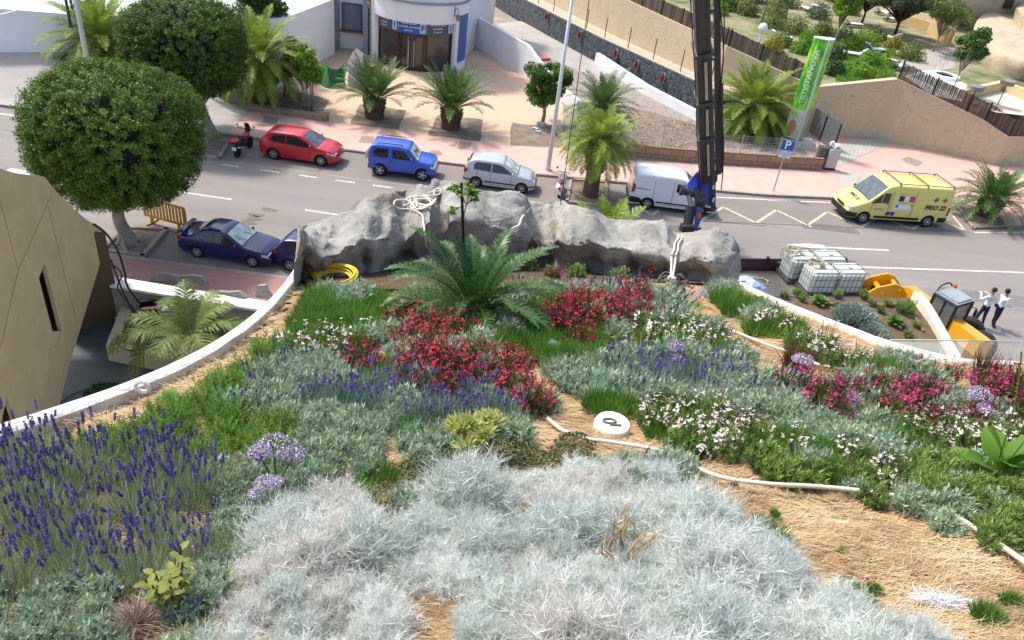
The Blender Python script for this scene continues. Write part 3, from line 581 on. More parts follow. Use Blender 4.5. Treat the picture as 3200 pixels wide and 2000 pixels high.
class Car:
    def __init__(s, name, label, cat, sp, body, group=None):
        s.sp = sp; s.L = sp['L']; s.Wd = sp['W']; s.body = body; s.t = thing(name, label, cat, group=group)
        s.build()
    def top(s, x):
        P = s.sp['top']; k = s.sp.get('sm', .05); return sum(interp(x+d*k, P) for d in (-1, -.5, 0, .5, 1))/5
    def plan(s, x):
        a = s.sp.get('ra', .55); h = s.L/2; q = max(0, (abs(x)-(h-a))/a); return s.Wd/2*(1-(s.sp.get('kf', .2) if x > 0 else s.sp.get('kr', .12))*min(1, q)**2.4)
    def W(s, x, z):
        sp = s.sp; w_ = s.plan(x); b = sp['belt']
        if z > b: return w_-sp['lean']*(z-b)-.02
        lo = sp['sill']; q = (b-z)/(b-lo); return w_*(1-.05*max(0, q-.35)**1.5*2)-.02*max(0, 1-q*5)
    def bot(s, x):
        sp = s.sp; z = sp['sill']+(.12*max(0, (abs(x)-(s.L/2-.35))/.35) if not sp.get('van') else 0); ra = sp['R']*1.13+.015
        for c in (sp['xf'], sp['xr']):
            d = abs(x-c)
            if d < ra: z = max(z, sp['R']+math.sqrt(ra*ra-d*d)-.01)
        return z
    def Sx(s, x, v, e=0.0):
        zt, zb = s.top(x), s.bot(x); r_ = min(s.sp.get('cr', .12), (zt-zb)*.35); zs = zt-r_
        if v <= .6: z = zb+(zs-zb)*v/.6; y = s.W(x, z); return Vector((x, y+e, z))
        wy = s.W(x, zs)
        if v <= .8: a = (v-.6)/.2*pi/2; return Vector((x, wy-r_+(r_+e)*cos(a), zs+(r_+e)*sin(a)))
        q = (1-v)/.2; y = (wy-r_)*q; dz = (s.top(x+.02)-s.top(x-.02))/.04; L = math.hypot(dz, 1)
        return Vector((x-dz/L*e, y, zt+e/L+s.sp.get('crown', .03)*(1-q*q)))
    def side(s, poly, e, nz=5, dx=.06, sgs=(1, -1)):
        "patch on the body side: polygon (x,z) monotone in x, given as upper and lower lines"
        up, lo = poly; x0, x1 = up[0][0], up[-1][0]; xs = np.linspace(x0, x1, max(3, int((x1-x0)/dx)+1)); g = MB()
        for sg in sgs:
            rows = []
            for x in xs:
                a, b = interp(x, lo), interp(x, up); rows.append([Vector((x, sg*(s.W(x, a+(b-a)*k/nz)+e), a+(b-a)*k/nz)) for k in range(nz+1)])
            g.grid(rows, flip=sg > 0)
        return g
    def deck(s, x0, x1, v0, e, n=12, dv0=None):
        "patch over the top surface between two stations"
        g = MB(); rows = []
        for i in range(n+1):
            x = x0+(x1-x0)*i/n; va = v0 if dv0 is None else v0+(dv0-v0)*i/n
            vs = [va+(1-va)*k/5 for k in range(6)]; r_ = [s.Sx(x, v, e) for v in vs]; rows.append(r_+[Vector((p.x, -p.y, p.z)) for p in r_[::-1][1:]])
        g.grid(rows, flip=True); return g
    def build(s):
        sp, t = s.sp, s.t; h = s.L/2; xs = sorted(set([round(x, 4) for x in np.arange(-h, h+.001, .04)]+[h]+[round(c+q*(sp['R']*1.13+.015), 4) for c in (sp['xf'], sp['xr']) for q in (-1, -.999, .999, 1)]+[h-.01, h-.025, -h+.01, -h+.025]))
        vs = [0, .1, .2, .3, .4, .5, .6, .65, .7, .75, .8, .87, .94, 1]; rows = []
        for x in xs: r_ = [s.Sx(x, v) for v in vs]; rows.append(r_+[Vector((p.x, -p.y, p.z)) for p in r_[::-1][1:]])
        g = MB(); g.grid(rows, flip=True); n = len(rows[0]); m = len(rows); g.f.append((np.array([list(range(n))]), 0)); g.f.append((np.array([list(range((m-1)*n, m*n))[::-1]]), 0))
        part('body', g, s.body, t, smooth=True)
        g = MB(); g.box((0, 0, sp['sill']+.02), (s.L-.5, s.Wd-.5, .1)); r_ = sp['R']*1.1
        for c in (sp['xf'], sp['xr']): g.box((c, 0, r_+.05), (r_*2.25, s.Wd-.32-2*.1, r_*2-.1))
        g.box((0, 0, (sp['sill']+sp['belt']-.3)/2), (s.L*.7, s.Wd-.5, sp['belt']-sp['sill']-.3)); part('underbody', g, M_trim, t)
        for up, lo, nm in sp['windows']:
            for sg in (1, -1): part('side_window', s.side((up, lo), .006, sgs=(sg,)), M_glass if nm == 'g' else M_trim, t, smooth=True)
        a, b, v = sp['screen']; part('windscreen', s.deck(a, b, v, .012), sp.get('screenmat', M_wglass), t, smooth=True)
        if 'screenedge' in sp or True: part('windscreen_seal', s.deck(a+.04 if a > b else a-.04, b-.03 if a > b else b+.03, v-.03, .006), M_trim, t, smooth=True)
        if sp.get('rear'): a, b, v = sp['rear']; part('rear_window', s.deck(a, b, v, .01), M_glass, t, smooth=True)
        for up, lo in sp.get('trims', ()):
            for sg in (1, -1): part('side_trim', s.side((up, lo), .015, nz=2, sgs=(sg,)), M_trim, t, smooth=True)
        # doors: thin proud panels with seams and handles
        for x0, x1, z0, z1 in sp.get('doors', ()):
            g = MB()
            for sg in (1, -1):
                for xx in (x0, x1): g.grid([[Vector((xx+d, sg*(s.W(xx, z)+.004), z)) for z in np.linspace(z0, z1, 8)] for d in (-.009, .009)], flip=sg < 0)
                g.grid([[Vector((x, sg*(s.W(x, z0+d)+.004), z0+d)) for x in np.linspace(x0, x1, 8)] for d in (-.008, .008)], flip=sg > 0)
            part('door_seam', g, M_trim, t); 
            if sp.get('handles', True):
                for sg in (1, -1): g = MB(); xh = x0+.12 if sp.get('hr', True) else x1-.12; g.box((xh, sg*(s.W(xh, sp['belt']-.13)+.015), sp['belt']-.13), (.17, .03, .035), bev=.01); part('door_handle', g, sp.get('handlemat', s.body), t)
        ty, ri, dk = wheel_mesh(sp['R'], sp.get('wd', .2), sp.get('spokes', 5))
        for c in (sp['xf'], sp['xr']):
            for sg in (-1, 1):
                w_ = bpy.data.objects.new('wheel', None); COL.objects.link(w_); w_.parent = t; w_.location = (c, sg*(s.Wd/2-.12), sp['R']); w_.rotation_euler = (0, 0, 0 if sg < 0 else pi)
                for nm, me in (('tyre', ty), ('rim', ri), ('brake_disc', dk)): o = bpy.data.objects.new(nm, me); COL.objects.link(o); o.parent = w_
        for sg in (1, -1):
            for key, m, nm in (('head', M_lamp, 'headlight'), ('tail', M_tail, 'tail_light')):
                if key in sp:
                    up, lo = sp[key]; g = MB(); x0, x1 = up[0][0], up[-1][0]; rows = []
                    for x in np.linspace(x0, x1, 9): a, b = interp(x, lo), interp(x, up); rows.append([Vector((x, sg*(s.W(x, a+(b-a)*k/4)+.008), a+(b-a)*k/4)) for k in range(5)])
                    g.grid(rows, flip=sg > 0); xe = x1 if key == 'head' else x0; ye = s.W(xe, lo[0][1]); z0, zz = interp(xe, lo), interp(xe, up); dx = .01 if key == 'head' else -.01
                    g.box((xe+dx*.2, sg*(ye-.16), (z0+zz)/2), (.03, .32, zz-z0)); part(nm, g, m, t, smooth=False)
            xm, zm = sp['mirror']; g = MB(); g.ball((xm, sg*(s.W(xm, zm)+.11), zm+.04), .1, 10, (.6, 1, .75)); g.box((xm, sg*(s.W(xm, zm)+.03), zm), (.05, .1, .03)); part('wing_mirror', g, sp.get('mirmat', s.body), t, smooth=True)
        z = sp.get('platez', .5); g = MB(); g.box((h+.012, 0, z), (.02, .5, .11)); part('number_plate', g, M_plate, t); g = MB(); g.box((-h-.012, 0, z+.2), (.02, .5, .11)); part('number_plate', g, M_plate, t)
        if 'bumper' in sp:
            b0, b1 = sp['bumper']; g = MB()
            for xa, xb in ((h-.5, h), (-h, -h+.5)):
                g = MB(); xe = h if xa > 0 else -h; g.box((xe+(.004 if xa > 0 else -.004), 0, (b0+b1)/2), (.05, 2*s.plan(h)+.02, b1-b0))
                for sg in (1, -1): g.grid([[Vector((x, sg*(s.W(x, z)+.012), z)) for z in np.linspace(b0, b1, 4)] for x in np.linspace(xa, xb, 10)], flip=sg > 0)
                part('bumper', g, sp.get('bumpmat', M_trim), t)
        if 'grille' in sp: z0, z1, w_ = sp['grille']; g = MB(); g.box((h-.0+.012, 0, (z0+z1)/2), (.03, w_, z1-z0)); part('grille', g, M_trim, t)
        g = MB(); xw = sp['screen'][0]
        for sg in (-.25, .35): p = s.Sx(xw-.01, 1, .02); q = s.Sx((sp['screen'][0]*.55+sp['screen'][1]*.45), 1, .02); g.tube([(p.x, sg, p.z), (q.x, sg-.25, q.z-.0)], .008, 4)
        part('wiper', g, M_trim, t)
def place(car, r_, f, lift=0):
    "put the near-side wheels (rear, front) on two photograph pixels"
    a, b = G(*r_, 0), G(*f, 0); sp = car.sp; d = (b-a); ang = math.atan2(d.y, d.x); s_ = d.length/(sp['xf']-sp['xr']); s_ = max(.9, min(1.1, s_))
    sd = -1 if abs(ang) < 1.57 else 1; u = Vector((cos(ang), sin(ang), 0)); n = Vector((-u.y, u.x, 0)); mid = (a+b)/2
    xc = (sp['xf']+sp['xr'])/2; ctr = mid-u*xc*s_-n*sd*(sp['W']/2)*s_; car.t.location = (ctr.x, ctr.y, .006+lift); car.t.rotation_euler = (0, 0, ang); car.t.scale = (s_,)*3
    print(car.t.name, 'scale %.2f rot %.1f' % (s_, math.degrees(ang)))
def linew(u, l): return (u, l)
# red hatchback
red = Car('parked_car', 'red five door hatchback parked between the motorcycle and the blue off-roader', 'car', dict(L=4.05, W=1.7, H=1.44, R=.31, xf=1.22, xr=-1.25, sill=.2, belt=.92, lean=.42,
    top=[(-2.03, .5), (-2.0, .78), (-1.95, .98), (-1.72, 1.2), (-1.55, 1.37), (-1.2, 1.43), (-.3, 1.45), (.15, 1.41), (.45, 1.27), (.95, .99), (1.2, .95), (1.65, .85), (1.88, .74), (1.98, .6), (2.03, .48)], sm=.05,
    windows=[([(-1.45, 1.08), (-1.2, 1.28), (-.62, 1.33)], [(-1.45, 1.06), (-1.3, 1.0), (-.62, .95)], 'g'), ([(-.55, 1.33), (-.1, 1.33), (.35, 1.18), (.78, .96)], [(-.55, .95), (.35, .91), (.78, .92)], 'g')],
    screen=(1.0, .3, .79), rear=(-1.93, -1.6, .8), doors=[(-.6, .62, .3, .93), (-1.22, -.6, .34, .95)], head=([(1.55, .8), (1.93, .7)], [(1.55, .74), (1.93, .6)]), tail=([(-1.98, .92), (-1.75, .88)], [(-1.98, .75), (-1.75, .82)]),
    mirror=(.72, .98), grille=(.52, .62, .7), spokes=10, kf=.28, kr=.14), paint('red_paint', '#b3101c'))
place(red, (855, 500), (1002, 522))
jim = Car('parked_car', 'small blue boxy off-road car with silver spare wheel cover and roof rails', 'car', dict(L=3.5, W=1.62, H=1.68, R=.345, xf=1.08, xr=-1.14, sill=.36, belt=1.08, lean=.2, wd=.22,
    top=[(-1.75, .55), (-1.72, .62), (-1.7, 1.2), (-1.62, 1.6), (-1.5, 1.66), (-.3, 1.68), (.2, 1.64), (.36, 1.57), (.78, 1.1), (.86, 1.07), (1.5, 1.0), (1.62, .94), (1.69, .7), (1.75, .55)], sm=.03, cr=.09,
    windows=[([(-1.5, 1.3), (-1.42, 1.5), (-.72, 1.5)], [(-1.5, 1.18), (-1.42, 1.08), (-.72, 1.08)], 'g'), ([(-.5, 1.5), (.05, 1.5), (.42, 1.16)], [(-.5, 1.08), (.42, 1.06)], 'g')],
    screen=(.82, .38, .79), rear=(-1.7, -1.64, .8), doors=[(-.6, .52, .46, 1.06)], head=([(1.5, .9), (1.68, .86)], [(1.5, .76), (1.68, .74)]), tail=([(-1.73, .95), (-1.68, .95)], [(-1.73, .75), (-1.68, .75)]), mirror=(.5, 1.12), bumper=(.4, .62), bumpmat=_m.get('blue_paint') or paint('blue_paint', '#2350b4'), spokes=5, ra=.3, kf=.1, kr=.06, screenmat=M_shade), paint('blue_paint', '#2350b4'))
place(jim, (1186, 552), (1318, 568))
for sg in (-1, 1): g = MB(); g.tube([(-1.3, sg*.6, 1.69), (-1.2, sg*.6, 1.76), (-.1, sg*.6, 1.77), (0, sg*.6, 1.7)], .022); part('roof_rail', g, M_trim, jim.t)
g = MB(); g.lathe([(.0, -2.0), (.3, -2.0), (.33, -1.97), (.33, -1.8), (.3, -1.78)], (0, 0, .95), 24, 'x'); part('spare_wheel_cover', g, mat('silver_cover', '#b8b9b6', .3, .05, metal=.4), jim.t, smooth=True)
for c in (1.08, -1.14):
    for sg in (-1, 1): g = MB(); g.tube([(c+.44*cos(a), sg*.82, .345+.44*sin(a)) for a in np.linspace(.0, pi, 14)], .035, 5); part('wheel_arch_flare', g, _m['blue_paint'], jim.t, smooth=True)
p, q = jim.Sx(.45, .8, .022), jim.Sx(.76, .8, .022); g = MB(); d = (p-q); d.y = 0
put_text(g, 'Vigas', .3, ((p.x+q.x)/2, .0, (p.z+q.z)/2+.035), (0, 1, 0), d, bold=.01); part('sunshade_lettering', g, mat('olive_ink', '#4d5a2a', .7), jim.t)
sil = Car('parked_car', 'silver hatchback with black side strips behind the rock wall', 'car', dict(L=3.8, W=1.65, H=1.5, R=.3, xf=1.2, xr=-1.2, sill=.2, belt=.93, lean=.3,
    top=[(-1.9, .5), (-1.88, .8), (-1.82, 1.0), (-1.66, 1.32), (-1.5, 1.45), (-1.1, 1.5), (-.2, 1.5), (.1, 1.46), (.35, 1.34), (.9, 1.0), (1.15, .95), (1.6, .83), (1.8, .66), (1.88, .5)], sm=.05,
    windows=[([(-1.38, 1.2), (-1.25, 1.36), (-.47, 1.38)], [(-1.38, 1.0), (-.47, .96)], 'g'), ([(-.42, 1.38), (0, 1.36), (.3, 1.22), (.72, .98)], [(-.42, .96), (.72, .94)], 'g')],
    screen=(.92, .2, .79), rear=(-1.84, -1.58, .8), doors=[(-.45, .62, .3, .94), (-1.2, -.45, .34, .96)], head=([(1.4, .78), (1.8, .68)], [(1.4, .66), (1.8, .52)]), tail=([(-1.86, 1.0), (-1.68, .98)], [(-1.86, .74), (-1.68, .84)]),
    mirror=(.68, .98), trims=[([(-.8, .46), (.85, .46)], [(-.8, .39), (.85, .39)])], bumper=(.38, .45), grille=(.52, .6, .6), spokes=8, kf=.25, kr=.14, screenmat=M_shade), paint('silver_paint', '#b3b6b9', .25))
place(sil, (1485, 587), (1627, 607))
blk = paint('navy_paint', '#121b50')
def saloon(): return dict(L=4.2, W=1.66, H=1.42, R=.29, xf=1.3, xr=-1.2, sill=.2, belt=.9, lean=.38,
    top=[(-2.08, .5), (-2.05, .82), (-1.98, .98), (-1.6, 1.0), (-1.35, 1.08), (-.95, 1.33), (-.7, 1.4), (-.1, 1.42), (.1, 1.37), (.4, 1.2), (.85, .95), (1.1, .9), (1.7, .8), (1.95, .7), (2.05, .58), (2.08, .46)], sm=.05,
    windows=[([(-1.2, 1.02), (-.95, 1.22), (-.42, 1.3)], [(-1.2, .96), (-.42, .93)], 'g'), ([(-.37, 1.3), (-.02, 1.29), (.22, 1.17), (.68, .95)], [(-.37, .93), (.68, .91)], 'g')],
    screen=(.88, .18, .79), rear=(-1.42, -.85, .8), doors=[(-.4, .62, .3, .91), (-1.15, -.4, .34, .93)], head=([(1.75, .74), (2.0, .68)], [(1.75, .62), (2.0, .54)]), tail=([(-2.05, .9), (-1.85, .9)], [(-2.05, .72), (-1.85, .74)]),
    mirror=(.62, .94), grille=(.56, .64, .8), spokes=6, kf=.22, kr=.16, screenmat=M_shade)
sea = Car('parked_car', 'dark blue four door saloon with silver sunshade parked under the big round tree', 'car', saloon(), blk); place(sea, (618, 808), (787, 838))
g = MB(); g.box((-1.95, 0, 1.1), (.22, 1.3, .03)); g.box((-1.95, -.5, 1.04), (.08, .04, .12)); g.box((-1.95, .5, 1.04), (.08, .04, .12)); part('spoiler', g, blk, sea.t)
p = red.sp.copy(); p['screenmat'] = M_wglass; nvy = Car('parked_car', 'dark blue hatchback half hidden behind the left end of the rock wall', 'car', p, blk); place(nvy, (917, 852), (1065, 880))
van = Car('parked_van', 'white delivery van without rear side windows beside the crane base', 'van', dict(L=4.4, W=1.78, H=1.84, R=.31, xf=1.42, xr=-1.25, sill=.24, belt=1.12, lean=.13, van=1,
    top=[(-2.2, .5), (-2.17, 1.0), (-2.1, 1.6), (-1.98, 1.8), (-1.6, 1.84), (.0, 1.84), (.4, 1.78), (.72, 1.62), (1.3, 1.14), (1.5, 1.08), (1.95, .92), (2.12, .7), (2.2, .5)], sm=.06, cr=.16,
    windows=[([(.05, 1.52), (.5, 1.5), (.95, 1.16)], [(.05, 1.1), (.95, 1.08)], 'g')], screen=(1.35, .62, .8), rear=None, doors=[(-.1, 1.0, .34, 1.6), (-1.05, -.1, .34, 1.55)], tail=([(-2.12, 1.3), (-1.98, 1.25)], [(-2.12, .82), (-1.98, .9)]), head=([(1.75, .95), (2.1, .85)], [(1.75, .82), (2.1, .7)]),
    mirror=(.95, 1.15), trims=[([(-.85, .5), (.95, .5)], [(-.85, .42), (.95, .42)]), ([(-1.95, 1.1), (-1.2, 1.08)], [(-1.95, 1.06), (-1.2, 1.05)]), ([(-2.18, .62), (-1.7, .6), (-1.6, .5)], [(-2.18, .3), (-1.7, .3), (-1.6, .3)])], bumper=(.3, .52), spokes=6, ra=.4, kf=.16, kr=.07, hr=True), paint('white_paint', '#dfe2e6'))
place(van, (2018, 655), (2182, 676))
yel = Car('parked_van', 'pale yellow refrigeration service van with roof rack and black lettering', 'van', dict(L=5.5, W=1.98, H=2.14, R=.33, xf=1.85, xr=-1.75, sill=.3, belt=1.3, lean=.09, van=1,
    top=[(-2.75, .5), (-2.72, 1.2), (-2.7, 2.0), (-2.62, 2.12), (-2.3, 2.15), (.6, 2.15), (.9, 2.08), (1.1, 1.95), (1.75, 1.3), (1.9, 1.22), (2.5, .98), (2.68, .75), (2.75, .5)], sm=.05, cr=.12,
    windows=[([(.78, 1.74), (1.15, 1.72)], [(.78, 1.22), (1.15, 1.2)], 'g'), ([(1.19, 1.7), (1.68, 1.24)], [(1.19, 1.2), (1.68, 1.18)], 'g')], screen=(1.8, 1.05, .8), rear=None, doors=[(.72, 1.62, .42, 1.85), (-.62, .62, .42, 1.85)],
    head=([(2.28, .98), (2.66, .86)], [(2.28, .8), (2.66, .68)]), tail=([(-2.73, 1.15), (-2.6, 1.15)], [(-2.73, .72), (-2.6, .72)]), mirror=(1.62, 1.25), mirmat=M_trim, trims=[([(-1.2, .5), (1.3, .5)], [(-1.2, .36), (1.3, .36)])], bumper=(.32, .6), grille=(.68, .8, .7), spokes=8, ra=.5, kf=.2, kr=.03, hr=True, handlemat=M_trim), paint('yellow_paint_van', '#d8cd74'))
place(yel, (2890, 712), (2690, 700))
# roof rack and lettering of the yellow van (the seen side is its left: +y)
g = MB()
for sg in (-1, 1): g.tube([(-2.55, sg*.86, 2.24), (.55, sg*.86, 2.24)], .02)
for x in (-2.5, -1.05, .45): g.tube([(x, -.93, 2.12), (x, -.88, 2.27), (x, .88, 2.27), (x, .93, 2.12)], .03)
part('roof_rack', g, mat('rack_metal', '#4a463a', .5, .1), yel.t)
def side_panel(x, z, w_, h_, m, name, e=.012, car=yel, par=None):
    g = MB(); g.grid([[Vector((xx, car.W(xx, zz)+e, zz)) for zz in np.linspace(z-h_/2, z+h_/2, 4)] for xx in np.linspace(x-w_/2, x+w_/2, 6)], flip=True); return part(name, g, m, par or car.t)
def side_text(body, size, x, z, m, name, e=.02, car=yel, **k):
    v, f = text_mb(body, size, **k); g = MB(); g.add([(x-p.x, car.W(x, z+p.y)+e, z+p.y) for p in v], f); return part(name, g, m, car.t)
M_ink = mat('dark_ink', '#2b2a33', .6, 0)
side_text('FRIO 22', .34, -1.82, 1.12, M_ink, 'lettering', bold=.012, shear=.25)
for x, c in ((-1.75, '#2b3e8c'), (-2.25, '#b5372c')):
    g = MB(); y = yel.W(x, 1.55)+.02
    for k in range(8):
        a = k*pi/4; L_ = .2 if k % 2 == 0 else .13; d = Vector((cos(a), 0, sin(a))); s_ = Vector((-sin(a), 0, cos(a))); o = Vector((x, y, 1.55)); g.add([o+d*.02-s_*.018, o+d*L_, o+d*.02+s_*.018], [(0, 2, 1)])
        for q in (.07, .11): g.add([o+d*q-s_*.03, o+d*(q+.015)-s_*.03, o+d*(q+.015)+s_*.03, o+d*q+s_*.03], [(3, 2, 1, 0)])
    part('snow_star_emblem', g, mat('star'+c[1:], c, .6, 0), yel.t)
side_panel(-.12, 1.5, .95, .3, M_plate, 'picture_panel'); side_panel(-.42, 1.5, .3, .3, mat('red_print', '#b9413e', .6, .3, 8), 'picture_print', .016); side_panel(.16, 1.5, .3, .28, mat('black_print', '#2a2a2a', .6, 1.0, 6), 'picture_print', .016)
side_panel(-.0, 1.06, .95, .28, M_plate, 'picture_panel'); side_panel(.3, 1.1, .16, .16, mat('blue_print', '#4a7ab8', .6, .4, 8), 'picture_print', .016)
side_panel(.5, .66, .48, .2, mat('navy_print', '#2a3470', .6, .1), 'picture_panel'); side_text('22', .1, .5, .66, M_plate, 'lettering', .02)
side_text('Tel. 922 788 000', .085, 1.2, .9, M_ink, 'lettering'); side_text('680 · 12 · 18', .085, 1.2, .82, M_ink, 'lettering'); side_text('INSTALACIONES', .06, .1, 1.72, M_ink, 'lettering'); side_text('MANTENIMIENTO', .06, 0, 1.28, M_ink, 'lettering')
g = MB(); p, q = yel.Sx(2.0, 1, .02), yel.Sx(2.35, 1, .02); put_text(g, 'FRIO 22', .26, ((p.x+q.x)/2, .1, (p.z+q.z)/2), (0, 1, 0), p-q, bold=.008); part('bonnet_lettering', g, M_ink, yel.t)
# ------------------------------------------------ motorcycle
def bar(g, a, b, r_, n=6, mi=0): g.tube([a, b], r_, n, mi=mi)
mc = thing('motorcycle', 'orange and black touring motorcycle with red top box parked nose to the kerb', 'motorcycle', G(*z1(1800, 1190)).xyz, R(86))
for x in (.0, 1.42):
    g = MB(); g.lathe([(.22, -.05), (.3, -.065), (.32, 0), (.3, .065), (.22, .05)], (x, 0, .32), 20, 'y'); w_ = part('wheel', g, M_tyre, mc, smooth=True); g = MB(); g.lathe([(.22, -.03), (.22, .03)], (x, 0, .32), 20, 'y')
    for k in range(5): a = 2*pi*k/5; bar(g, (x, 0, .32), (x+.22*cos(a), 0, .32+.22*sin(a)), .014, 4)
    part('rim', g, M_rim, w_)
M_or = paint('orange_paint', '#c23a16'); g = MB(); g.box((.7, 0, .5), (.5, .34, .36), bev=.08); g.box((.35, 0, .55), (.5, .14, .1)); bar(g, (.4, 0, .5), (0, 0, .32), .04); bar(g, (0, .12, .35), (-.0, .14, .62), .03); part('engine', g, M_trim, mc)
g = MB(); g.ball((.85, 0, .86), .2, 12, (1.4, .75, .75)); g.box((1.15, 0, .78), (.4, .34, .3), bev=.1, ry=.35); g.ball((.12, 0, .72), .12, 10, (2.2, .8, .5)); part('fuel_tank', g, M_or, mc, smooth=True)
g = MB(); g.ball((.4, 0, .86), .15, 12, (2.4, .85, .5)); part('seat', g, M_trim, mc, smooth=True)
g = MB()
for s in (-.09, .09): bar(g, (1.42, s, .32), (1.2, s, .98), .025)
g.tube([(1.1, -.42, 1.12), (1.2, -.2, 1.08), (1.22, 0, 1.05), (1.2, .2, 1.08), (1.1, .42, 1.12)], .018); bar(g, (1.15, -.36, 1.1), (1.12, -.42, 1.26), .008); bar(g, (1.15, .36, 1.1), (1.12, .42, 1.26), .008); g.ball((1.12, -.44, 1.28), .06, 8, (.4, 1, .7)); g.ball((1.12, .44, 1.28), .06, 8, (.4, 1, .7)); part('handlebar', g, M_black, mc)
g = MB(); g.box((1.32, 0, 1.02), (.2, .3, .24), bev=.08); g.add([(1.36, -.15, 1.1), (1.36, .15, 1.1), (1.2, .12, 1.4), (1.2, -.12, 1.4)], [(0, 1, 2, 3), (3, 2, 1, 0)]); part('front_fairing', g, M_black, mc)
g = MB(); g.box((-.28, 0, .98), (.42, .44, .26), bev=.1); part('top_box', g, paint('box_red', '#b02416'), mc, smooth=False); g = MB(); g.box((-.28, 0, .86), (.43, .45, .05), bev=.02); part('top_box_band', g, M_trim, mc)
g = MB(); g.box((-.34, 0, .56), (.02, .2, .17)); part('number_plate', g, M_plate, mc); bar_ = MB(); bar(bar_, (.4, -.16, .4), (-.25, -.18, .62), .055, 8); part('exhaust', bar_, M_steel, mc)
g = MB(); g.lathe([(0, 1.44), (.05, 1.43), (.05, 1.4)], (0, .08, 1.02), 10, 'x'); g.lathe([(0, 1.44), (.05, 1.43), (.05, 1.4)], (0, -.08, 1.02), 10, 'x'); part('headlight', g, M_lamp, mc)
# ------------------------------------------------ scooter
scp = G(*z6(1195, 715)); sc = thing('scooter', 'white motor scooter with dark red seat seen from behind', 'scooter', scp.xyz, R(84))
for x in (.02, 1.2):
    g = MB(); g.lathe([(.13, -.04), (.2, -.05), (.22, 0), (.2, .05), (.13, .04)], (x, 0, .22), 16, 'y'); w_ = part('wheel', g, M_tyre, sc, smooth=True); g = MB(); g.lathe([(.13, -.03), (.03, -.045), (.03, .045), (.13, .03)], (x, 0, .22), 12, 'y'); part('rim', g, M_rim, w_)
M_scw = paint('cream_paint', '#dcdad6'); g = MB(); g.ball((.15, 0, .52), .27, 14, (1.35, .85, .85)); g.box((.62, 0, .27), (.5, .3, .07), bev=.03); g.box((1.0, 0, .62), (.07, .44, .62), bev=.03, ry=-.2); g.ball((1.2, 0, .38), .17, 10, (1.2, .55, .6)); part('body', g, M_scw, sc, smooth=True)
g = MB(); g.ball((.2, 0, .77), .16, 12, (1.9, .95, .4)); part('seat', g, mat('maroon_seat', '#7c2632', .5), sc, smooth=True)
g = MB(); g.tube([(.9, -.34, .98), (.98, -.1, 1.0), (.98, .1, 1.0), (.9, .34, .98)], .018); bar(g, (1.02, 0, .6), (.98, 0, 1.0), .03); 
for s in (-1, 1): bar(g, (.93, s*.25, 1.0), (.98, s*.32, 1.16), .008); g.ball((.98, s*.34, 1.18), .06, 8, (.4, 1, 1))
part('handlebar', g, M_black, sc); g = MB(); g.ball((1.04, 0, .98), .12, 10, (.9, 1, .9)); part('headlight', g, M_scw, sc, smooth=True)
g = MB(); g.box((-.2, 0, .55), (.06, .14, .14), bev=.02); part('tail_light', g, M_tail, sc); g = MB(); g.box((-.27, 0, .33), (.02, .2, .16)); part('number_plate', g, M_plate, sc)
# ------------------------------------------------ flatbed truck with crane
T0, T1, T2 = G(*z8(-420, 1235), 1.7), G(2645, 812, 1.7), G(2692, 920, 1.2)
ta = math.atan2(T1.y-T0.y, T1.x-T0.x); tr = thing('crane_truck', 'flatbed crane lorry with dark purple dropsides and a tall black crane boom', 'lorry', (T1.x, T1.y, 0), ta)
u = Vector((cos(ta), sin(ta), 0)); n_ = Vector((sin(ta), -cos(ta), 0))
M_pur = paint('purple_paint', '#3c1a2c'); M_bed = mat('bed_steel', '#77726a', .8, .15, 2); BW = 2.5
g = MB(); g.box((-4.0, -BW/2, 1.1), (8.0, BW, .12)); part('bed', g, M_bed, tr)
g = MB(); g.box((-4.0, 0, 1.42), (8.0, .05, .6))
for z in (1.22, 1.4, 1.58): g.box((-4.0, -.035, z), (8.0, .03, .07))
for x in (0, -3.6, -7.2): g.box((x-.05, .0, 1.45), (.1, .1, .72))
part('dropside', g, M_pur, tr); g = MB(); g.box((-4.0, -BW, 1.3), (8.0, .05, .3)); part('dropside', g, mat('grey_side', '#4c4852', .6, .1), tr); g = MB(); g.box((.0, -BW/2, 1.4), (.05, BW, .5)); part('tailboard', g, M_pur, tr)
g = MB(); g.box((-4.5, -BW/2, .8), (10, 1.0, .3)); part('chassis', g, M_black, tr)
ty, ri, dk = wheel_mesh(.5, .3, 5)
for x in (-1.6, -2.8, -9.0):
    for s, y in ((pi, -.15), (0, -BW+.15)):
        w_ = bpy.data.objects.new('wheel', None); COL.objects.link(w_); w_.parent = tr; w_.location = (x, y, .5); w_.rotation_euler = (0, 0, s)
        for nm, me in (('tyre', ty), ('rim', ri)): o = bpy.data.objects.new(nm, me); COL.objects.link(o); o.parent = w_
g = MB(); g.box((-9.6, -BW/2, 1.7), (1.9, 2.3, 1.9), bev=.15); part('cab', g, paint('cab_blue', '#24306b'), tr)
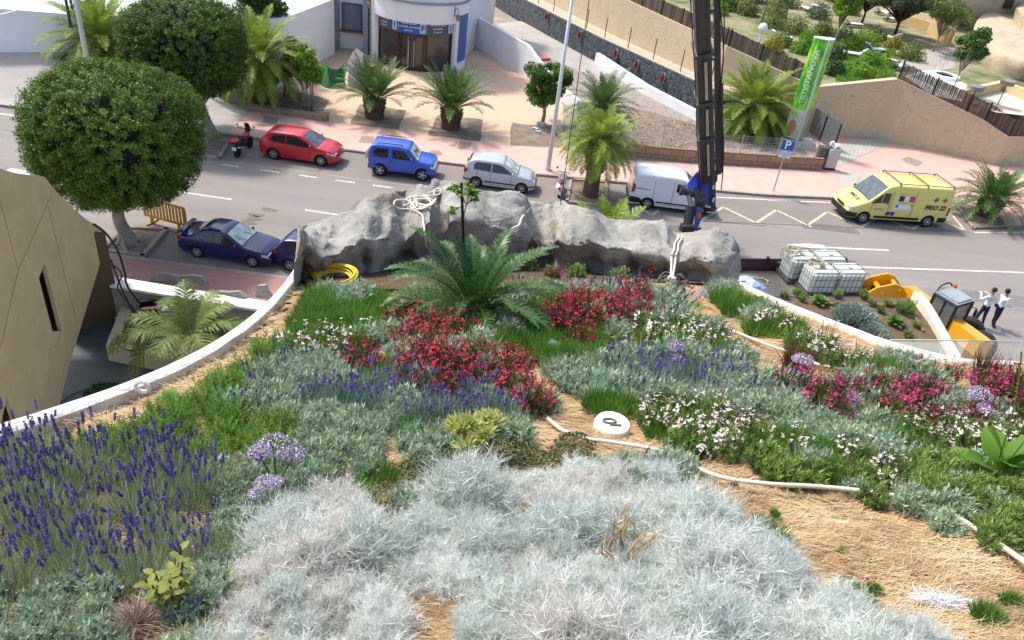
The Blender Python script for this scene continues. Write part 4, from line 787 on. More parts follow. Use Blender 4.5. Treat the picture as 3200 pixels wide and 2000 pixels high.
# tanks on the bed
def ibc():
    t = thing('water_tank', 'x', 'water tank'); g = MB(); g.box((0, 0, .62), (1.14, .94, .9), bev=.09); g.box((0, 0, 1.08), (1.0, .8, .06), bev=.03)
    for y in (-.2, .2): g.box((0, y, 1.1), (.95, .02, .03))
    part('tank_shell', g, mat('milky_plastic', '#ccd0c6', .45, .1, 2), t); g = MB(); g.lathe([(.1, 1.1), (.1, 1.15), (.0, 1.16)], n=14); part('lid', g, mat('lid_grey', '#a7a9a2', .5), t)
    g = MB(); M = [(-.6, -.5), (.6, -.5), (.6, .5), (-.6, .5)]
    for z in (.2, .5, .8, 1.12):
        for i in range(4): a, b = M[i], M[(i+1) % 4]; g.tube([(*a, z), (*b, z)], .012, 4)
    for i in range(4):
        a, b = Vector((*M[i], 0)), Vector((*M[(i+1) % 4], 0))
        for k in range(6): p = a.lerp(b, k/6); g.tube([(p.x, p.y, .14), (p.x, p.y, 1.12)], .012, 4)
    for y in (-.15, .25): g.tube([(-.6, y, 1.13), (.6, y, 1.13)], .012, 4)
    part('cage', g, mat('cage_steel', '#6f7672', .5, .1, metal=.4), t); g = MB(); g.box((0, 0, .07), (1.2, 1.0, .12)); part('pallet', g, mat('pallet_dark', '#55524a', .8), t); return t
tk = ibc(); tanks = [((2.6, .62), 'caged white water tank with rope heaped on its corner, far left of the four'), ((1.33, .62), 'caged white water tank at the far right of the lorry bed'), ((2.3, 1.68), 'caged water tank with pale rope on top, near left of the four'), ((1.08, 1.68), 'caged white water tank nearest the tailboard and the planter')]
for i, ((a, b), l) in enumerate(tanks):
    p = Vector((T1.x, T1.y, 1.16))-u*a+n_*b
    if i == 0: tk.location = p; tk.rotation_euler = (0, 0, ta); tk['label'] = l; tk['group'] = 'water tanks on the lorry'
    else: copy_thing(tk, p, ta, l, group='water tanks on the lorry')
M_rope = mat('pale_rope', '#c9bfa6', .9, .15, 30)
def rope_heap(c, r_, n, m, rad=.012, zs=.05, seed=1):
    rd = random.Random(seed); pts = []
    for k in range(n): a = k*.55+rd.uniform(-.2, .2); q = r_*(.45+.55*rd.random()); pts.append(Vector(c)+Vector((cos(a)*q*1.3, sin(a)*q, zs*rd.random())))
    return smoothpath(pts, 4)
for c, l, sd in ((Vector((T1.x, T1.y, 2.34))-u*3.0+n_*.5, 'heap of pale rope on the far left water tank', 2), (Vector((T1.x, T1.y, 2.34))-u*2.5+n_*1.5, 'heap of pale rope on the near left water tank', 3)):
    g = MB(); g.tube(rope_heap(c, .3, 34, 0, zs=.12, seed=sd), .022, 5); solo('rope_heap', g, mat('straw_rope', '#a39a7c', .9, .2, 20), l, 'rope')
g = MB(); a = G(*z7(1560, 1450), 1.18); g.tube(rope_heap(a, .4, 22, 0, seed=5), .018, 5); solo('rope_heap', g, M_rope, 'coiled rope lying on the lorry bed beside the blue tarpaulin', 'rope')
a = G(2325, 895, 2.0); g = MB(); g.ball(a, .62, 14, (1.2, .8, .55), nz=.35, nf=3, seed=4); solo('tarpaulin', g, mat('blue_tarp', '#9fb4c9', .45, .15, 3), 'crumpled pale blue tarpaulin bundle at the end of the rock wall', 'tarpaulin', smooth=False)
# crane: blue slewing head, black hydraulic arms, boom going up past the camera
M_cb = paint('crane_blue', '#1e2a6e'); M_cd = mat('crane_dark', '#26262a', .45, .15, 4); M_cg = mat('boom_grey', '#3b3936', .5, .2, 1.5); M_chr = mat('chrome_rod', '#8c8a84', .25, .05, metal=.8)
cr0 = DP(2205, 700, 35.3); ct_ = thing('crane', 'tall telescopic crane with dark boom and blue slewing column over the white van', 'crane', (cr0.x, cr0.y, 1.3))
def beam(g, a, b, wa, wb, da, db, mi=0, up=(0, -1, 0)):
    a, b = Vector(a), Vector(b); d = (b-a).normalized(); s = d.cross(Vector(up)).normalized(); q = s.cross(d).normalized(); vs = []
    for p, w_, dd in ((a, wa, da), (b, wb, db)): vs += [p-s*w_-q*dd, p+s*w_-q*dd, p+s*w_+q*dd, p-s*w_+q*dd]
    g.add(vs, [(3, 2, 1, 0), (4, 5, 6, 7), (0, 1, 5, 4), (1, 2, 6, 5), (2, 3, 7, 6), (3, 0, 4, 7)], mi=mi)
B0, B1 = DP(2212, 545, 34.6), DP(2196, 0, 25.5); B2 = B1+(B1-B0)*.5
def bm(x0, y0, dd0, x1, y1, dd1): return DP(x0, y0, dd0), DP(x1, y1, dd1)
ax = (B1-B0).normalized(); sx = ax.cross(Vector((0, -1, 0))).normalized(); qx = sx.cross(ax)
for i, (t0, t1, w_) in enumerate(((-.02, .30, .31), (.30, .52, .29), (.52, .78, .27), (.78, 1.3, .25))):
    g = MB(); a, b = B0+(B1-B0)*t0, B0+(B1-B0)*t1; beam(g, a-sx*.05, b-sx*.05, w_, w_, w_*1.1, w_*1.1); 
    beam(g, a-sx*.19+qx*(w_*1.1+.02)*1, b-sx*.19+qx*(w_*1.1+.02), .025, .025, .03, .03); beam(g, a+sx*.1+qx*(w_*1.1+.02)*1, b+sx*.1+qx*(w_*1.1+.02), .025, .025, .03, .03); beam(g, b-sx*.05-ax*.08, b-sx*.05+ax*.08, w_+.07, w_+.07, w_*1.1+.07, w_*1.1+.07)
    part('boom_section', g, M_cg, ct_, world=True)
g = MB()
for t0, t1 in ((.05, .27), (.33, .49), (.55, .75)): a, b = B0+(B1-B0)*t0, B0+(B1-B0)*t1; s_ = .32*1.1+.03; beam(g, a+sx*(-.02)+qx*s_, b+sx*(-.02)+qx*s_, .05, .05, .035, .035)
part('boom_slide', g, mat('slide_cream', '#a59f86', .6, .2), ct_, world=True)
g = MB(); a, b = B0+sx*.46, B0+(B1-B0)*1.3+sx*.46; beam(g, a, b, .11, .1, .13, .12); beam(g, a+sx*.16, a.lerp(b, .45)+sx*.16, .05, .05, .06, .06)
for t_ in (.1, .28, .5, .72, .95): p = B0+(B1-B0)*t_; beam(g, p+sx*.2-ax*.05, p+sx*.2+ax*.05, .32, .32, .06, .06)
part('jib', g, M_cd, ct_, world=True)
g = MB()
for k, (o, am) in enumerate(((.62, .12), (.56, .18), (-.4, .03))):
    g.tube(smoothpath([B0+(B1-B0)*t_+sx*(o+am*sin(t_*9+k)*.5)+qx*.15 for t_ in np.linspace(-.12, 1.2, 12)], 3), .022, 5)
part('hose', g, M_black, ct_, world=True)
dp = 35.4; g = MB(); P = lambda x, y, d=dp: DP(*z7(x, y), d)
g.slab([P(1000, 410), P(1140, 400), P(1165, 560), P(1125, 740), P(1060, 720), P(1050, 600), P(900, 560), P(905, 520)], Fv*.5); part('slewing_column', g, M_cb, ct_, world=True)
g = MB(); g.slab([P(905, 520, 35.2), P(985, 470, 35.2), P(1000, 560, 35.2), P(900, 590, 35.2)], Fv*.3); part('side_plate', g, paint('crane_blue_light', '#2b46a8'), ct_, world=True)
g = MB(); g.slab([P(1135, 400, 35.1), P(1190, 400, 35.1), P(1185, 500, 35.1), P(1170, 520, 35.1), P(1168, 775, 35.1), P(1132, 770, 35.1)], Fv*.2); part('outrigger_arm', g, M_cd, ct_, world=True)
g = MB(); 
for y_ in (560, 680): q = P(1148, y_, 34.98); g.box(q, (.07, .02, .2))
part('arm_sticker', g, M_plate, ct_, world=True)
g = MB(); g.tube([P(840, 590, 35), P(1060, 650, 35)], .17, 14); g.tube([P(835, 588, 35), P(862, 597, 35)], .22, 14); g.tube([P(980, 690, 35), P(1065, 710, 35)], .26, 14); g.tube([P(980, 580, 34.9), P(1010, 700, 34.9)], .15, 10); part('pivot', g, M_cd, ct_, world=True)
g = MB(); g.tube([P(915, 640, 34.9), P(945, 780, 34.9)], .11, 12); part('ram_rod', g, M_chr, ct_, world=True); g = MB(); g.tube([P(930, 745, 34.8), P(905, 930, 34.8)], .22, 12); part('ram_cylinder', g, M_black, ct_, world=True)
g = MB(); g.slab([P(990, 755, 34.7), P(1040, 755, 34.7), P(1035, 850, 34.7), P(1000, 960, 34.7), P(960, 950, 34.7), P(985, 850, 34.7)], Fv*.25); g.slab([P(880, 900, 34.7), P(930, 900, 34.7), P(915, 1010, 34.7), P(850, 1010, 34.7)], Fv*.25); part('lower_arm', g, M_cb, ct_, world=True)
g = MB(); c = P(1012, 835, 34.66); g.ball(c, .13, 10, (.7, .15, 1.2)); part('maker_badge', g, mat('orange_badge', '#c8603a', .5), ct_, world=True)
g = MB(); g.tube([P(838, 935, 34.5), P(1010, 975, 34.5)], .12, 12); g.tube([P(832, 933, 34.5), P(858, 940, 34.5)], .19, 12); g.tube([P(990, 955, 34.5), P(1012, 985, 34.5)], .18, 12); g.tube([P(905, 950, 34.4), P(890, 1060, 34.4)], .14, 12); g.box(P(900, 945, 34.4), (.6, .3, .25), rz=.2); part('linkage', g, M_cd, ct_, world=True)
# ------------------------------------------------ telehandler
th = G(2985, 1050, 0); tl_ = thing('telehandler', 'yellow telescopic handler with dark glazed cab beyond the planter', 'telehandler', (th.x, th.y, 0)); M_ty = paint('plant_yellow', '#d99a12')
Q = lambda x, y, d: DP(*y1(x, y), d)
RF = [Q(1750, 405, 31.6), Q(1880, 362, 32.6), Q(2030, 470, 32.2), Q(1915, 505, 31.0)]
zt_ = sum(p.z for p in RF)/4
def at_z(x, y, z): return G(*y1(x, y), z)
rf = [at_z(1748, 405, 2.75), at_z(1880, 362, 2.75), at_z(2035, 470, 2.75), at_z(1915, 505, 2.75)]
ctr = sum(rf, Vector())/4; g = MB(); g.slab([p+(ctr-p)*-.02 for p in rf], (0, 0, .08)); g.slab([p.lerp(ctr, .12)+Vector((0, 0, .08)) for p in rf], (0, 0, .05)); part('cab_roof', g, mat('cab_roof_grey', '#8d959b', .5, .1), tl_, world=True)
g = MB(); fl = [p+Vector((0, 0, -1.75)) for p in rf]
for i in range(4): g.tube([rf[i], fl[i]], .05, 6); g.tube([fl[i], fl[(i+1) % 4]], .05, 6); g.tube([rf[i], rf[(i+1) % 4]], .05, 6)
m0, m1 = rf[0].lerp(rf[3], .5), fl[0].lerp(fl[3], .55); g.tube([m0, m1], .03); part('cab_frame', g, M_black, tl_, world=True)
gl = glassmat('cab_glass', (.12, .15, .16), .03, .45)
for i in range(4):
    a, b, c, d = rf[i], rf[(i+1) % 4], fl[(i+1) % 4], fl[i]; g = MB(); q = sum((a, b, c, d), Vector())/4; g.slab([p.lerp(q, .05) for p in (a, b, c, d)], (.01, .01, 0)); part('cab_window', g, gl, tl_, world=True)
g = MB(); fc_ = sum(fl, Vector())/4; g.box(fc_+Vector((0, 0, -.15)), (1.5, 1.2, .3), rz=-.4, bev=.1); part('cab_floor', g, M_black, tl_, world=True)
g = MB(); g.box(fc_+Vector((0, 0, .35)), (.5, .5, .14), rz=-.4, bev=.05); g.box(fc_+Vector((.22, -.1, .75)), (.14, .48, .75), rz=-.4, bev=.05); part('driver_seat', g, M_trim, tl_, world=True)
g = MB(); q = fc_+Vector((-.5, .2, .75)); g.lathe([(.17, 0), (.19, .02), (.17, .04)], q, 14); g.tube([q, q+Vector((-.2, .1, -.7))], .03); part('steering_wheel', g, M_trim, tl_, world=True)
g = MB(); g.lathe([(.08, 0), (.08, .1), (.05, .16), (0, .17)], rf[1].lerp(ctr, .25)+Vector((0, 0, .1)), 12); part('beacon', g, mat('beacon_orange', '#d8501c', .3), tl_, world=True)
g = MB(); g.tube(smoothpath([rf[0]+Vector((0, 0, 0)), rf[0].lerp(rf[1], .3)+Vector((0, .1, .22)), rf[0].lerp(rf[1], .8)+Vector((0, .1, .2)), rf[1]], 4), .03); g.tube([rf[2]+Vector((0, 0, -.2)), rf[2]+Vector((.25, 0, -.25)), rf[2]+Vector((.25, 0, -.5))], .02); g.box(rf[2]+Vector((.27, 0, -.45)), (.04, .14, .28)); part('grab_rail', g, M_black, tl_, world=True)
g = MB(); a, b = at_z(1550, 395, 1.9), at_z(2110, 820, 1.9); beam(g, a, b, .2, .26, .26, .3, up=(0, 0, 1)); part('boom', g, M_ty, tl_, world=True)
g = MB(); a2, b2 = at_z(1640, 500, 1.3), at_z(2090, 850, 1.3); beam(g, a2+Vector((-.2, 0, 0)), b2, .35, .45, .3, .35, up=(0, 0, 1)); part('chassis', g, mat('plant_yellow_dull', '#c48b1c', .6, .1), tl_, world=True)
g = MB(); h_ = at_z(1415, 372, 1.8)
for s in (-1, 1):
    o = Vector((-.2, s*.42, 0)); g.slab([h_+o+Vector(p) for p in ((-.75, 0, -.5), (.75, 0, -.35), (.85, 0, -.1), (.35, 0, .38), (.05, 0, .45), (-.55, 0, .2), (-.8, 0, -.05))], (0, .08, 0))
g.tube([h_+Vector((-.5, -.5, 0)), h_+Vector((-.5, .5, 0))], .09); g.tube([h_+Vector((.1, -.5, .2)), h_+Vector((.1, .5, .2))], .08); g.tube([h_+Vector((-.5, 0, -.1)), h_+Vector((.9, 0, .15))], .12); part('fork_carriage', g, M_ty, tl_, world=True)
for (x, y) in ((2080, 800), (1990, 690)):
    c = at_z(x, y, .6); w_ = bpy.data.objects.new('wheel', None); COL.objects.link(w_); w_.location = c; w_.rotation_euler = (0, 0, -.6); w_.parent = tl_; w_.matrix_parent_inverse = Matrix.Translation(-tl_.location)
    ty2, ri2, _ = wheel_mesh(.6, .4, 6)
    for nm, me in (('tyre', ty2), ('rim', ri2)): o = bpy.data.objects.new(nm, me); COL.objects.link(o); o.parent = w_
# ------------------------------------------------ street furniture
def lamp_post(px, top, label, r_=.13, bz_=.12):
    b = G(*px, bz_); g = MB(); t = thing('lamp_post', label, 'lamp post', b); g.tube([(0, 0, 0), (0, 0, 5), (0, 0, top)], [r_, r_*.75, r_*.5], 14); part('pole', g, mat('white_pole', '#d6dadd', .4, .04), t, smooth=True)
    g = MB(); g.lathe([(r_*2, 0), (r_*2, .02), (r_*1.3, .04)], n=14); part('base_plate', g, M_steel, t); g = MB(); g.box((0, .5, top), (.25, 1.0, .1)); part('lamp_head', g, M_steel, t)
lamp_post((1712, 532), 11, 'white street lamp post rising beside the red seated scooter'); lamp_post((283, 245), 11.5, 'white street lamp post behind the big round tree at left', .14, 1.9)
b = G(2318, 330, 0); t = thing('globe_lamp', 'white pole lamp with dome globe behind the large palm right of the crane', 'garden lamp', b); zz = hz(b, 85); g = MB(); g.tube([(0, 0, 0), (0, 0, zz)], .06, 10); part('pole', g, _m['white_pole'], t)
g = MB(); g.ball((0, 0, zz-.05), .33, 16, (1, 1, .8)); part('globe', g, mat('opal_globe', '#eceef0', .3, 0), t, smooth=True); g = MB(); g.lathe([(.3, -.02), (.32, .0), (.2, .2), (0, .27)], (0, 0, zz+.02), 16); part('cap', g, mat('lamp_cap', '#f0f2f4', .4, 0), t, smooth=True)
# parking sign
b = G(2416, 598, .12); zz = 2.95; t = thing('parking_sign', 'blue and white P parking sign on a grey pole by the block wall', 'road sign', b, R(-6)); g = MB(); g.tube([(0, 0, 0), (0, 0, zz)], .035, 8); part('pole', g, M_steel, t)
g = MB(); g.box((0, -.05, zz-.28), (.62, .02, .62)); pl = part('sign_panel', g, mat('sign_blue', '#2257a8', .5, .03), t); g = MB(); put_text(g, 'P', .62, (0, -.064, zz-.28), (1, 0, 0), (0, 0, 1), bold=.012)
for a in (((-.29, -.575), (.58, .02)), ((-.29, -.015), (.58, .02))): g.add([(-.29, -.063, zz+a[0][1]), (.29, -.063, zz+a[0][1]), (.29, -.063, zz+a[0][1]+.02), (-.29, -.063, zz+a[0][1]+.02)], [(0, 1, 2, 3)])
part('letter', g, M_wt, pl); g = MB(); g.box((0, -.05, zz-.8), (.62, .02, .36)); pl = part('lower_panel', g, M_plate, t); g = MB()
for k, tx in enumerate(('ZONA CARGA', 'Y DESCARGA', '8-20h')): put_text(g, tx, .1, (0, -.063, zz-.69-.1*k), (1, 0, 0), (0, 0, 1))
part('lettering', g, mat('sign_ink', '#28406e', .6, 0), pl)
# block wall with mesh fence
bwp = [P2(z7(-260, 290), .12)]; bwp = [P2(p, .12) for p in ((1935, 487), (2130, 505), (2400, 522), (2566, 533))]
wall('block_wall', bwp, .1, .85, .22, tiles('sand_blocks', '#9b8267', '#8f775e', '#5f4d3c', .75, .4, (R(90), 0, 0), .02, off=.5), 'low sand block wall between the pink pavement and the rubble bed', 'wall', 1)
t = thing('mesh_fence', 'galvanised mesh fence panel on the low block wall by the parking sign', 'fence', (*bwp[1], .85)); g = MB(); p_ = MB(); MF = [(x, y+.1) for x, y in bwp]
pth = []
for a, b in zip(MF, MF[1:]):
    a, b = Vector(a), Vector(b); n = int((b-a).length/.09)
    for k in range(n): pth.append(a.lerp(b, k/n))
for i, p in enumerate(pth):
    g.add([(p.x-.004, p.y, .85), (p.x+.004, p.y, .85), (p.x+.004, p.y, 1.85), (p.x-.004, p.y, 1.85)], [(0, 1, 2, 3), (3, 2, 1, 0)])
    if i % 26 == 0: p_ = MB(); p_.tube([(p.x, p.y, .8), (p.x, p.y, 1.95)], .03, 6); part('post', p_, M_steel, t, world=True)
for z in np.arange(.9, 1.9, .16): g.tube([(p.x, p.y, z) for p in pth[::13]+[pth[-1]]], .006, 4)
part('mesh', g, M_steel, t, world=True)
# totem
b = G(2470, 452, .12); t = thing('totem_sign', 'tall green three sided totem sign with a white spa name', 'totem sign', b); H = hz(b, 128); print('totem', H)
W3 = .62; A3, B3, C3 = Vector((-.62, .12, 0)), Vector((.2, -.38, 0)), Vector((.75, .3, 0))
def cv(a, b, bul, n=8): d = b-a; nn = Vector((d.y, -d.x, 0)).normalized(); return [a.lerp(b, k/n)+nn*bul*sin(pi*k/n) for k in range(n+1)]
S1, S2, S3 = cv(A3, B3, .12), cv(B3, C3, .12), cv(C3, A3, .12)
def strip(pts, z0, z1, e=0): g = MB(); g.grid([[p+Vector((0, 0, z)) for z in (z0, z1)] for p in pts]); return g
def gradmat():
    m = bpy.data.materials.new('totem_print'); m.use_nodes = True; t = m.node_tree; N = t.nodes; b = N['Principled BSDF']; b.inputs['Roughness'].default_value = .35
    tc = N.new('ShaderNodeTexCoord'); n = N.new('ShaderNodeTexNoise'); n.inputs['Scale'].default_value = 1.6; n.inputs['Detail'].default_value = 3; n.inputs['Distortion'].default_value = 1.5
    mp = N.new('ShaderNodeMapping'); mp.inputs['Rotation'].default_value = (.6, .5, 0); mp.inputs['Scale'].default_value = (2, 2, .5); t.links.new(tc.outputs['Object'], mp.inputs[0]); t.links.new(mp.outputs[0], n.inputs[0])
    c = ramp(t, n.outputs[0], [(.3, '#2d8a28'), (.45, '#57b52c'), (.6, '#8ed43a'), (.75, '#c0e86a')]); t.links.new(c, b.inputs['Base Color']); return m
zf = H*.36
g = strip(S1, zf, H); part('printed_face', g, gradmat(), t); g = strip(S2, zf, H); part('printed_face', g, bpy.data.materials['totem_print'], t)
g = strip(S1, .5, zf); g.f += strip(S2, .5, zf).f and []; part('pale_print', g, mat('pale_print', '#b9cdb0', .4, .2, 1.5), t); part('pale_print', strip(S2, .5, zf), mat('pale_print2', '#8f9c6e', .4, .3, 1.5), t); part('back_face', strip(S3, .5, H), _m['pale_print'], t)
g = MB(); g.prism([tuple(p[:2]) for p in S1[:-1]+S2[:-1]+S3[:-1]], H-.01, H+.06); part('cap', g, M_white, t)
g = MB(); g.tube([B3+Vector((0, 0, .1)), B3+Vector((0, 0, H))], .07, 6); part('edge_rail', g, mat('pale_rail', '#b9c3cc', .4, .05), t)
d = (B3-A3).normalized(); nn = Vector((d.y, -d.x, 0)); g = MB(); zc = H*.72
v, f = text_mb('VITANOVA', .5, bold=.004); wv = max(p.x for p in v); g.add([A3.lerp(B3, .52-p.y)+nn*(.135)+Vector((0, 0, zc+p.x)) for p in [Vector((q.x, q.y, 0)) for q in v]], f); part('lettering', g, M_wt, t)
g = MB(); o = A3.lerp(B3, .5)+nn*.14+Vector((0, 0, H*.47)); ring = [o+d*cos(a)*.24+Vector((0, 0, sin(a)*.3)) for a in np.linspace(0, 2*pi, 25)]; g.tube(ring, .012, 4)
for k in range(4): g.tube([o+d*(-.1+.07*k)+Vector((0, 0, -.12)), o+d*(-.06+.07*k)+Vector((0, 0, .1+.02*k))], .012, 4)
g.tube([o+d*(.1+.05*cos(a))+Vector((0, 0, -.1+.05*sin(a))) for a in np.linspace(0, 5, 8)], .012, 4); part('emblem', g, M_wt, t)
# the photograph on the totem's foot: a resting face in profile
g = MB(); pr_ = [(-.36, .0), (-.34, .5), (-.26, .75), (-.1, .86), (.05, .8), (.13, .66), (.2, .6), (.16, .54), (.2, .5), (.17, .44), (.2, .4), (.14, .28), (.02, .2), (.0, 0)]; o = A3.lerp(B3, .5)+nn*.132+Vector((0, 0, .62))
v = [o+d*x*1.0+Vector((0, 0, z*1.25)) for x, z in pr_]; g.slab(v, nn*.006); part('face_print', g, mat('skin_print', '#b8795a', .5, .12, 6), t)
g = MB(); g.box((.2, -.05, .2), (2.4, 1.2, .4)); part('plinth', g, mat('plinth_grey', '#b5b8b2', .8, .05), t)
# utility cabinet, gate
b = G(*z8(580, 400), .12); t = thing('utility_cabinet', 'light grey utility cabinet at the end of the block wall', 'cabinet', b, R(8)); g = MB(); g.box((0, .2, .7), (.68, .4, 1.15), bev=.02); part('housing', g, mat('cabinet_grey', '#b3b3b0', .6, .05), t); g = MB(); g.box((0, .2, .06), (.66, .38, .13)); part('plinth', g, M_trim, t); g = MB(); g.box((0, -.01, .7), (.55, .02, 1.0)); part('door', g, _m['cabinet_grey'], t)
g = MB(); g.box((b.x-.55, b.y+.35, .75), (.7, .55, 1.3)); solo('wall_pillar', g, mat('dark_pillar', '#45423f', .9, .1), 'dark stone pillar behind the utility cabinet', 'pillar'); g = MB(); g.ball((b.x, b.y+.3, 1.52), .25, 10, (1.2, .9, .7), nz=.8, nf=4, seed=3); g.ball((b.x-.2, b.y+.35, 1.6), .18, 8, nz=.8, nf=4, seed=5); solo('cloth_bundle', g, mat('white_cloth', '#d8d8d6', .8), 'crumpled white cloth lying on the grey utility cabinet', 'cloth', smooth=False)
a, b = G(*z4(330, 1240), .12), G(*z4(610, 1420), .12); t = thing('metal_gate', 'grey slatted metal gate behind the totem sign', 'gate', a); g = MB(); L = (b-a).length; dd = (b-a)/L
for k in range(16): z = .2+k*.1; g.slab([a+Vector((0, 0, z)), b+Vector((0, 0, z)), b+Vector((0, 0, z+.075)), a+Vector((0, 0, z+.075))], (0, .03, 0))
part('slat_panel', g, mat('gate_grey', '#6e777e', .5, .08, metal=.3), t, world=True)
for s_ in (0, .55, 1): g = MB(); p = a.lerp(b, s_); g.box((p.x, p.y-.03, .98), (.08, .08, 1.75)); part('post', g, M_black, t, world=True)
# fire extinguishers on the lava wall
ex = thing('fire_extinguisher', 'x', 'fire extinguisher', group='red fire extinguishers on the dark stone wall'); g = MB(); g.lathe([(.0, 0), (.11, .01), (.12, .05), (.12, .48), (.08, .56), (.03, .6)], n=14); part('bottle', g, mat('ext_red', '#8f1d24', .35), ex, smooth=True)
g = MB(); g.box((0, -.02, .64), (.05, .16, .06)); g.tube([(.02, -.05, .64), (.14, -.06, .5), (.13, -.08, .2)], .015, 5); part('valve', g, M_black, ex); g = MB(); g.box((0, .1, .3), (.3, .03, .7)); part('back_board', g, mat('ext_white', '#c8c8c4', .7), ex)
xs = [(z2(1963, 115), 'nearest the white lamp post top'), (z2(2213, 255), 'just right of the lamp post'), (z3(383, 495), 'above the palm crown'), (z3(580, 600), 'doubled with a white notice'), (z3(828, 722), 'nearest the crane boom')]
wl = [(-7, 84)]+[(p.x, p.y) for p in bk]
for i, (px, l) in enumerate(xs):
    best = None
    for a, b in zip(wl, wl[1:]):
        q = onwall(a, b, *px)
        if min(a[0], b[0])-.2 <= q.x <= max(a[0], b[0])+.2 and (best is None or q.y < best.y): best = q
    q = best or onwall(wl[2], wl[3], *px); loc = (q.x-.12, q.y-.2, max(.5, q.z-.35)); l = 'red fire extinguisher on the dark stone wall, '+l
    if i == 0: ex.location = loc; ex.rotation_euler = (0, 0, -.85); ex['label'] = l
    else: copy_thing(ex, loc, -.85, l)
t = thing('wire_fence', 'thin wire fence with rusty posts along the ledge over the dark stone wall', 'fence', (*wl[2], 2))
g = MB()
for a, b in zip(wl[1:], wl[2:]):
    a, b = Vector((a[0]+.45, a[1]+.35, 2)), Vector((b[0]+.45, b[1]+.35, 2)); n = max(1, int((b-a).length/2.6))
    for k in range(n): p = a.lerp(b, k/n); q = MB(); q.tube([p, p+Vector((0, 0, 1.5))], .04, 6); part('post', q, mat('rust_post', '#6b5444', .8, .2), t, world=True)
    for z in (.3, .6, .9, 1.2, 1.45): g.tube([a+Vector((0, 0, z)), b+Vector((0, 0, z))], .008, 4)
part('wire', g, mat('dull_wire', '#9a8f80', .6), t, world=True)
# yellow plastic barrier
a, b = G(*y2(785, 325)), G(*y2(960, 370)); t = thing('road_barrier', 'yellow plastic crowd barrier standing behind the dark blue saloon', 'barrier', a, math.atan2((b-a).y, (b-a).x)); L = (b-a).length; M_by = mat('barrier_yellow', '#c79010', .5, .06)
g = MB(); g.tube(smoothpath([(-.15, 0, .28), (-.15, 0, .95), (.1, 0, 1.05), (L+.0, 0, 1.05), (L+.2, 0, .95), (L+.2, 0, .28)], 3), .045, 8); g.tube([(-.15, 0, .28), (L+.2, 0, .28)], .045, 8); part('frame', g, M_by, t, smooth=True)
g = MB()
for k in range(12): x = (L+.2)*k/11.5; g.box((x, 0, .66), (.09, .03, .74))
part('slats', g, M_by, t)
for x in (.15, L-.15): g = MB(); g.box((x, 0, .2), (.1, .1, .24)); g.box((x, 0, .04), (.12, .7, .07), bev=.02); part('foot', g, M_by, t)
# loose things: stone blocks by the small tree, bin lids at far left
for i, (p, s_) in enumerate(((z2(1870, 985), .3), (z2(1915, 950), .42), (z2(1890, 1005), .24))):
    c = G(*p, .13); g = MB(); g.box((c.x, c.y, .13+s_*.25), (s_*1.2, s_*.7, s_*.5), rz=-.4); solo('concrete_block', g, mat('block_grey', '#b9bcbc', .8, .06), ('smallest', 'largest upper', 'middle sized')[i]+' of the pale concrete blocks by the small leafy tree', 'concrete block')
b = G(*z1(135, 1330), 1.3); t = thing('waste_container', 'cream lidded waste container half hidden behind the big round tree', 'waste container', (b.x, b.y, 0), -.1); g = MB(); g.box((0, 0, .6), (1.5, 1.1, 1.1), bev=.05); part('bin_body', g, mat('bin_cream', '#c3c1b6', .6, .05), t); g = MB(); g.box((0, .1, 1.22), (1.6, 1.1, .12), bev=.05); part('lid', g, mat('bin_lid', '#d0cfca', .5, .04), t)
b = G(*y2(650, 430)); g = MB(); g.box((b.x, b.y, .14), (.4, .2, .2), rz=.1); solo('concrete_block', g, _m['block_grey'], 'pale hollow concrete block in the pit at the big tree\'s foot', 'concrete block')
